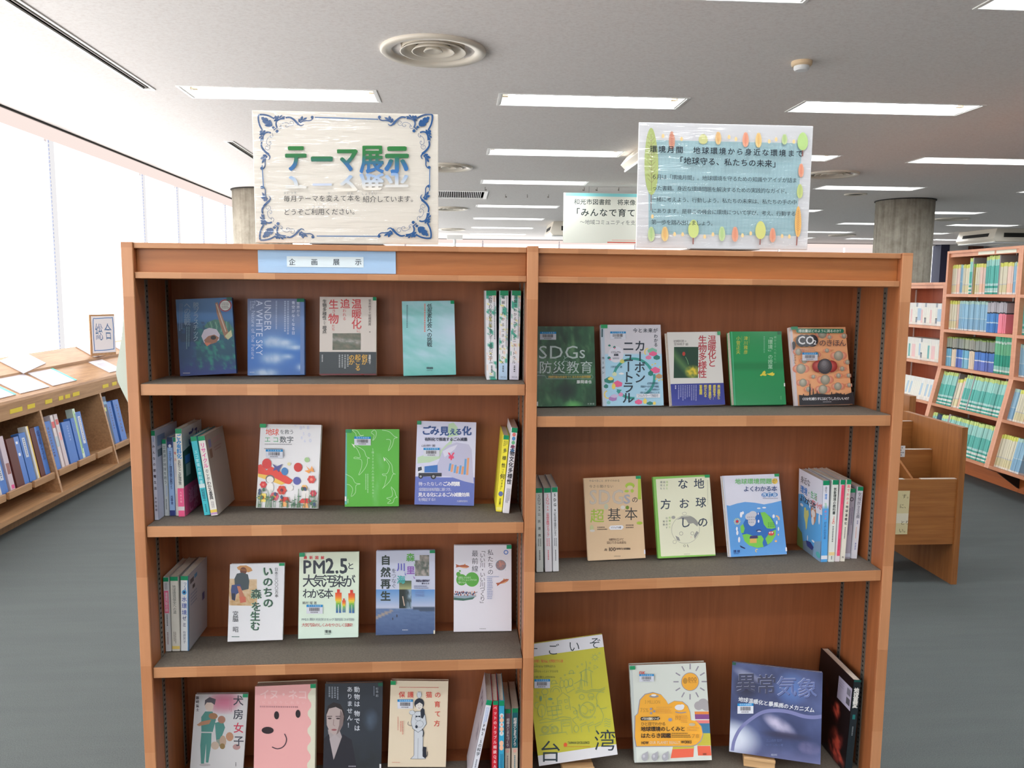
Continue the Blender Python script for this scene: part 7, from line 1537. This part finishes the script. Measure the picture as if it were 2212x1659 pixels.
# periodicals: band lists run upwards as fractions of the height
teal, teal2, mint, gw = (54, 156, 140), (84, 178, 166), (150, 208, 198), (214, 222, 216)
VAR = {
 'teal': ([(0, .04, teal), (.04, .08, gw), (.08, .13, teal), (.13, .19, gw), (.19, .24, teal), (.24, .30, (170, 210, 206)), (.30, .62, teal2), (.62, .90, mint), (.90, 1, (200, 222, 130))], .277, 'thin teal periodical with white stripes'),
 'tealwide': ([(0, .05, teal), (.05, .08, gw), (.08, .16, (160, 206, 200)), (.16, .22, teal), (.22, .28, (170, 208, 206)), (.28, .74, teal2), (.74, .90, mint), (.90, 1, (206, 224, 130))], .285, 'wide-banded teal periodical'),
 'pale': ([(0, .06, (226, 222, 206)), (.06, .30, (214, 206, 160)), (.30, .33, (190, 190, 190)), (.33, .88, (222, 216, 190)), (.88, 1, (214, 216, 96))], .235, 'pale yellow periodical'),
 'pink': ([(0, .06, (230, 220, 216)), (.06, .34, (232, 186, 160)), (.34, .88, (230, 200, 186)), (.88, 1, (216, 210, 110))], .235, 'pale pink periodical'),
 'sky': ([(0, .05, (214, 214, 214)), (.05, .4, (126, 172, 204)), (.4, .43, (170, 200, 214)), (.43, .9, (140, 184, 210)), (.9, 1, (170, 206, 196))], .235, 'light blue periodical'),
 'blue': ([(0, .30, (60, 120, 196)), (.30, .34, (180, 206, 226)), (.34, .62, (70, 134, 206)), (.62, .66, (40, 44, 50)), (.66, .98, (176, 172, 180)), (.98, 1, (60, 60, 66))], .235, 'blue-footed grey periodical'),
 'rose': ([(0, .62, (240, 130, 150)), (.62, .66, (40, 44, 50)), (.66, .98, (176, 172, 180)), (.98, 1, (60, 60, 66))], .235, 'rose-footed grey periodical'),
 'cyanfoot': ([(0, .30, (120, 180, 206)), (.30, .34, (206, 220, 226)), (.34, .60, (110, 176, 206)), (.60, .65, (36, 42, 40)), (.65, .96, (150, 156, 140)), (.96, 1, (150, 170, 70))], .24, 'pale-blue-footed mottled periodical'),
 'creamfoot': ([(0, .60, (226, 206, 180)), (.60, .65, (36, 42, 40)), (.65, .96, (150, 150, 140)), (.96, 1, (150, 170, 70))], .24, 'cream-footed mottled periodical'),
 'indigofoot': ([(0, .30, (90, 110, 190)), (.30, .34, (206, 210, 226)), (.34, .60, (70, 120, 200)), (.60, .65, (30, 34, 36)), (.65, .96, (140, 146, 140)), (.96, 1, (120, 150, 70))], .24, 'indigo-footed mottled periodical'),
 'green': ([(0, .05, (40, 140, 116)), (.05, .10, (200, 220, 210)), (.10, .20, (130, 190, 176)), (.20, .50, (34, 146, 120)), (.50, .80, (96, 176, 130)), (.80, .86, (190, 216, 206)), (.86, 1, (80, 184, 140))], .275, 'green-banded periodical'),
 'grey': ([(0, 1, (158, 150, 152))], .29, 'grey divider board'),
 'olive': ([(0, .9, (170, 150, 86)), (.9, 1, (130, 190, 60))], .235, 'olive-brown periodical'),
 'white': ([(0, .14, (214, 214, 206)), (.14, .8, (226, 226, 216)), (.8, 1, (222, 222, 216))], .19, 'white paperback'),
 'whiteblue': ([(0, .2, (226, 226, 222)), (.2, .75, (170, 196, 216)), (.75, 1, (226, 228, 226))], .19, 'white paperback with blue panel'),
 'whitedark': ([(0, .1, (206, 206, 206)), (.1, .3, (130, 138, 146)), (.34, .82, (222, 222, 214)), (.82, 1, (150, 158, 166))], .19, 'white paperback with grey marks'),
 'whitepink': ([(0, .1, (226, 220, 216)), (.1, .7, (226, 190, 190)), (.7, 1, (226, 222, 216))], .19, 'white paperback with pink panel'),
 'whiteteal': ([(0, .1, (222, 222, 214)), (.1, .7, (100, 170, 170)), (.7, 1, (222, 224, 216))], .19, 'white paperback with teal panel'),
 'navy': ([(0, 1, (44, 66, 100))], .27, 'navy folder'),
}
VM = {}; rj = random.Random(11)
ORD = ['leftmost', 'second', 'third', 'fourth', 'fifth', 'sixth', 'seventh', 'eighth', 'ninth', 'tenth', 'eleventh', 'twelfth'] + [str(i) + 'th' for i in range(13, 60)]
CNT = {}
def vmesh(k, th, hh, shade=0):
    key = (k, round(th, 4), round(hh, 3), shade)
    if key not in VM:
        b = MB(); sh = (1, .93, .97, .88)[shade]
        for a, c, col in VAR[k][0]:
            if k != 'grey': col = tuple(min(255, v * sh * .90 + 22) for v in col)
            b.box(0, -th * .47, hh * a, .20 if k[:5] != 'white' else .14, th * .47, hh * c, col)
        VM[key] = b.mesh('periodical_' + k, M['ink'])
    return VM[key]
def run(y_hi, segs, row, words, x0=None, th=.0165):
    """stand books side by side from y_hi downwards (left to right as one faces the rack)"""
    z, x = row; tilt = .0 if x == RX else math.atan(.138 / .65)
    y = y_hi
    for k, n, sc_ in segs:
        hh = VAR[k][1] * sc_
        for i in range(n):
            t_ = th if k != 'grey' else .012
            nm = 'divider_board' if k == 'grey' else ('paperback' if k[:5] == 'white' else ('folder' if k == 'navy' else 'periodical'))
            cat = {'divider_board': 'divider', 'paperback': 'book', 'folder': 'folder', 'periodical': 'magazine'}[nm]
            jit = rj.choice((0, .0015, .003, .005))
            o = put(nm, vmesh(k, t_, hh * rj.choice((1, 1, .99, .975)), rj.randrange(4))); o.location = (x + .033 + jit, y - t_ / 2, Z(z) + .001 - (.033 + jit) * math.tan(tilt)); o.rotation_euler = (0, tilt, 0)
            w_ = VAR[k][2] + ' ' + words; CNT[w_] = CNT.get(w_, 0) + 1
            lb = (ORD[CNT[w_] - 1] + ' ' + w_) if (n > 1 or sum(1 for q in segs if q[0] == k) > 1) else w_
            tag(o, lb, cat, nm + 's ' + words)
            y -= t_
    return y
yt = 6.405
run(yt, [('pale', 4, 1), ('pink', 3, 1), ('sky', 2, 1), ('pale', 5, 1), ('teal', 2, 1.04)], ROWS[0], 'at the left of the top shelf, tall rack')
run(yt - .266, [('grey', 1, .98), ('olive', 2, 1), ('pale', 3, 1), ('pink', 4, 1)], ROWS[0], 'in the middle of the top shelf, tall rack')
run(yt - .428, [('tealwide', 9, 1.02), ('grey', 1, 1), ('pale', 5, 1), ('pink', 4, 1), ('sky', 2, 1), ('pink', 1, 1)], ROWS[0], 'at the right of the top shelf, tall rack')
y = run(yt, [('pale', 6, 1), ('pink', 2, 1), ('sky', 10, 1)], ROWS[1], 'at the left of the second shelf, tall rack')
run(y, [('sky', 11, 1), ('blue', 8, 1), ('rose', 5, 1)], ROWS[1], 'at the right of the second shelf, tall rack')
y = run(yt, [('cyanfoot', 4, 1), ('creamfoot', 4, 1), ('indigofoot', 5, 1), ('cyanfoot', 5, 1)], ROWS[2], 'at the left of the third shelf, tall rack')
y = run(y, [('creamfoot', 4, 1), ('indigofoot', 14, 1)], ROWS[2], 'in the middle of the third shelf, tall rack')
run(y, [('green', 13, 1.02)], ROWS[2], 'at the right of the third shelf, tall rack')
y = run(yt, [('teal', 12, 1), ('grey', 1, .96), ('pale', 4, 1), ('pink', 2, 1.1), ('teal', 5, 1), ('grey', 1, .98)], ROWS[3], 'on the left half of the sloping fourth shelf')
run(y, [('teal', 26, 1)], ROWS[3], 'on the right half of the sloping fourth shelf')
y = run(yt, [('teal', 4, 1), ('navy', 4, 1), ('teal', 5, 1), ('grey', 2, 1)], ROWS[4], 'on the left of the lowest shelf')
run(y, [('teal', 36, 1.02)], ROWS[4], 'along the lowest shelf, tall rack')
run(5.53, [('sky', 6, 1), ('pink', 6, 1)], ROWS[2], 'on the third shelf at the picture edge')
run(5.53, [('sky', 4, 1), ('pale', 6, 1), ('pink', 6, 1)], ROWS[3], 'on the fourth shelf at the right picture edge')
run(5.53, [('pale', 10, 1.05), ('sky', 6, 1.05)], ROWS[4], 'on the lowest shelf at the right picture edge')
run(5.53, [('teal', 6, 1), ('pale', 6, 1)], ROWS[0], 'on the top shelf outside the right edge')
run(5.53, [('tealwide', 6, 1), ('pale', 6, 1)], ROWS[1], 'on the second shelf outside the right edge')
for i, (row, sq) in enumerate(zip(LOWR, (['white', 'white', 'whitepink', 'white', 'white', 'whitedark', 'whiteblue', 'whiteblue', 'whitepink', 'white', 'whitedark'], ['white', 'white', 'whiteteal', 'white', 'whitepink', 'whitepink', 'white', 'white', 'whiteblue', 'whitedark', 'white'],
        ['white', 'white', 'whiteblue', 'white', 'white', 'whiteblue', 'white', 'whiteblue', 'white', 'white', 'white'], ['white', 'whiteblue', 'white', 'whitedark', 'white', 'white', 'whitedark', 'white', 'white', 'white', 'white']))):
    yy = 6.46
    for rep in range(2):
        for j, k in enumerate(sq[::-1]):
            if yy > 7.1: break
            yy += .027
            nm = ['top', 'second', 'third', 'lowest'][i]
            o = put('paperback', vmesh(k, .027, .19)); o.location = (row[1] + .05, yy - .0135, Z(row[0]) + .001 - (0 if row[1] == RX else .05 * .212)); o.rotation_euler = (0, .0 if row[1] == RX else math.atan(.138 / .65), 0)
            w_ = VAR[k][2] + ' in the %s row of the low rack' % nm; CNT[w_] = CNT.get(w_, 0) + 1
            tag(o, ORD[CNT[w_] - 1].replace('leftmost', 'nearest') + ' ' + w_, 'book', 'paperbacks on the %s shelf of the low rack' % nm)

# ------------------------------------------------------------------ tiered picture-book bin
t = thing('picture_book_bin', 'brown wooden tiered book bin standing on the carpet right of the bookcase', 'book bin', (0, 0, 0))
bz = lambda z: Z(z)
for x0, x1 in ((1.63, 1.655), (2.471, 2.500)):
    MB().extrude([(3.75, 0), (3.75, bz(-.651)), (4.28, bz(-.66 + .012)), (4.28, 0)], x0, x1, 'X').build('side_panel', M['cart_z'], t)
MB().box(1.655, 3.76, bz(-1.244), 2.471, 3.782, bz(-.911)).build('front_board', M['cart'], t, .001)
MB().box(1.655, 3.985, bz(-1.244), 2.471, 4.005, bz(-.807)).build('tier_board', M['cart'], t, .001)
MB().box(1.655, 4.18, bz(-1.244), 2.471, 4.20, bz(-.690)).build('tier_board', M['cart'], t, .001)
MB().box(1.655, 3.782, bz(-1.244), 2.471, 4.18, bz(-1.225)).build('bottom_board', M['cart'], t)
for x in (1.95, 2.26):
    MB().extrude([(3.782, bz(-1.22)), (3.782, bz(-.93)), (4.18, bz(-.72)), (4.18, bz(-1.22))], x, x + .012, 'X').build('divider', M['cart_z'], t)
for y0, y1, z in ((3.7601, 3.7819, -.911), (3.9851, 4.0049, -.807), (4.1801, 4.1999, -.690)):
    for x0, x1 in ((1.66, 1.94), (1.968, 2.20), (2.285, 2.468)):
        MB().box(x0, y0, bz(z), x1, y1, bz(z) + .002).build('edge_tape', MATC((200, 190, 180)), t)
o = tag(put('bin_notice', MB().box(1.98, 3.7575, bz(-1.189), 2.2295, 3.7598, bz(-.968), (196, 184, 144)).mesh('bin_notice', M['ink'])), 'yellowish paper notice pasted on the front of the book bin', 'notice')
P = Print((1.98, 3.7575, bz(-1.189)), (1, 0, 0), (0, 0, 1), .2495, .221, ((0, 0), (100, 0), (100, 89), (0, 89)))
P.rect(0, 46, 100, 66, (206, 200, 180)); [P.T(s_, x, y, 10, (80, 70, 60)) for s_, x, y in (('す。', 84, 6), ('に、', 80, 26), ('とり', 84, 60), ('い。', 82, 76))]
P.build('lettering', o, M['ink'])
o = tag(put('bin_note', MB().box(2.22, 3.983, bz(-.845), 2.322, 3.9848, bz(-.786), (206, 206, 206)).mesh('bin_note', M['ink'])), 'small white note hanging over the second tier of the book bin', 'note')
P = Print((2.22, 3.983, bz(-.845)), (1, 0, 0), (0, 0, 1), .102, .059, ((0, 0), (100, 0), (100, 58), (0, 58))); P.micro(6, 4, 94, 54, 4, (110, 110, 116)); P.build('lettering', o, M['ink'])
t = thing('tall_book_bin', 'taller brown book bin standing behind the tiered one', 'book bin', (0, 0, 0))
MB().box(2.66, 4.55, 0, 2.70, 4.98, bz(-.60)).build('side_panel', M['cart_z'], t); MB().box(1.95, 4.60, .2, 2.66, 4.62, bz(-.78)).build('front_board', M['cart'], t)
MB().box(1.91, 4.55, 0, 1.95, 4.98, bz(-.60)).build('side_panel', M['cart_z'], t); MB().box(1.95, 4.90, .2, 2.66, 4.92, bz(-.66)).build('back_board', M['cart'], t)
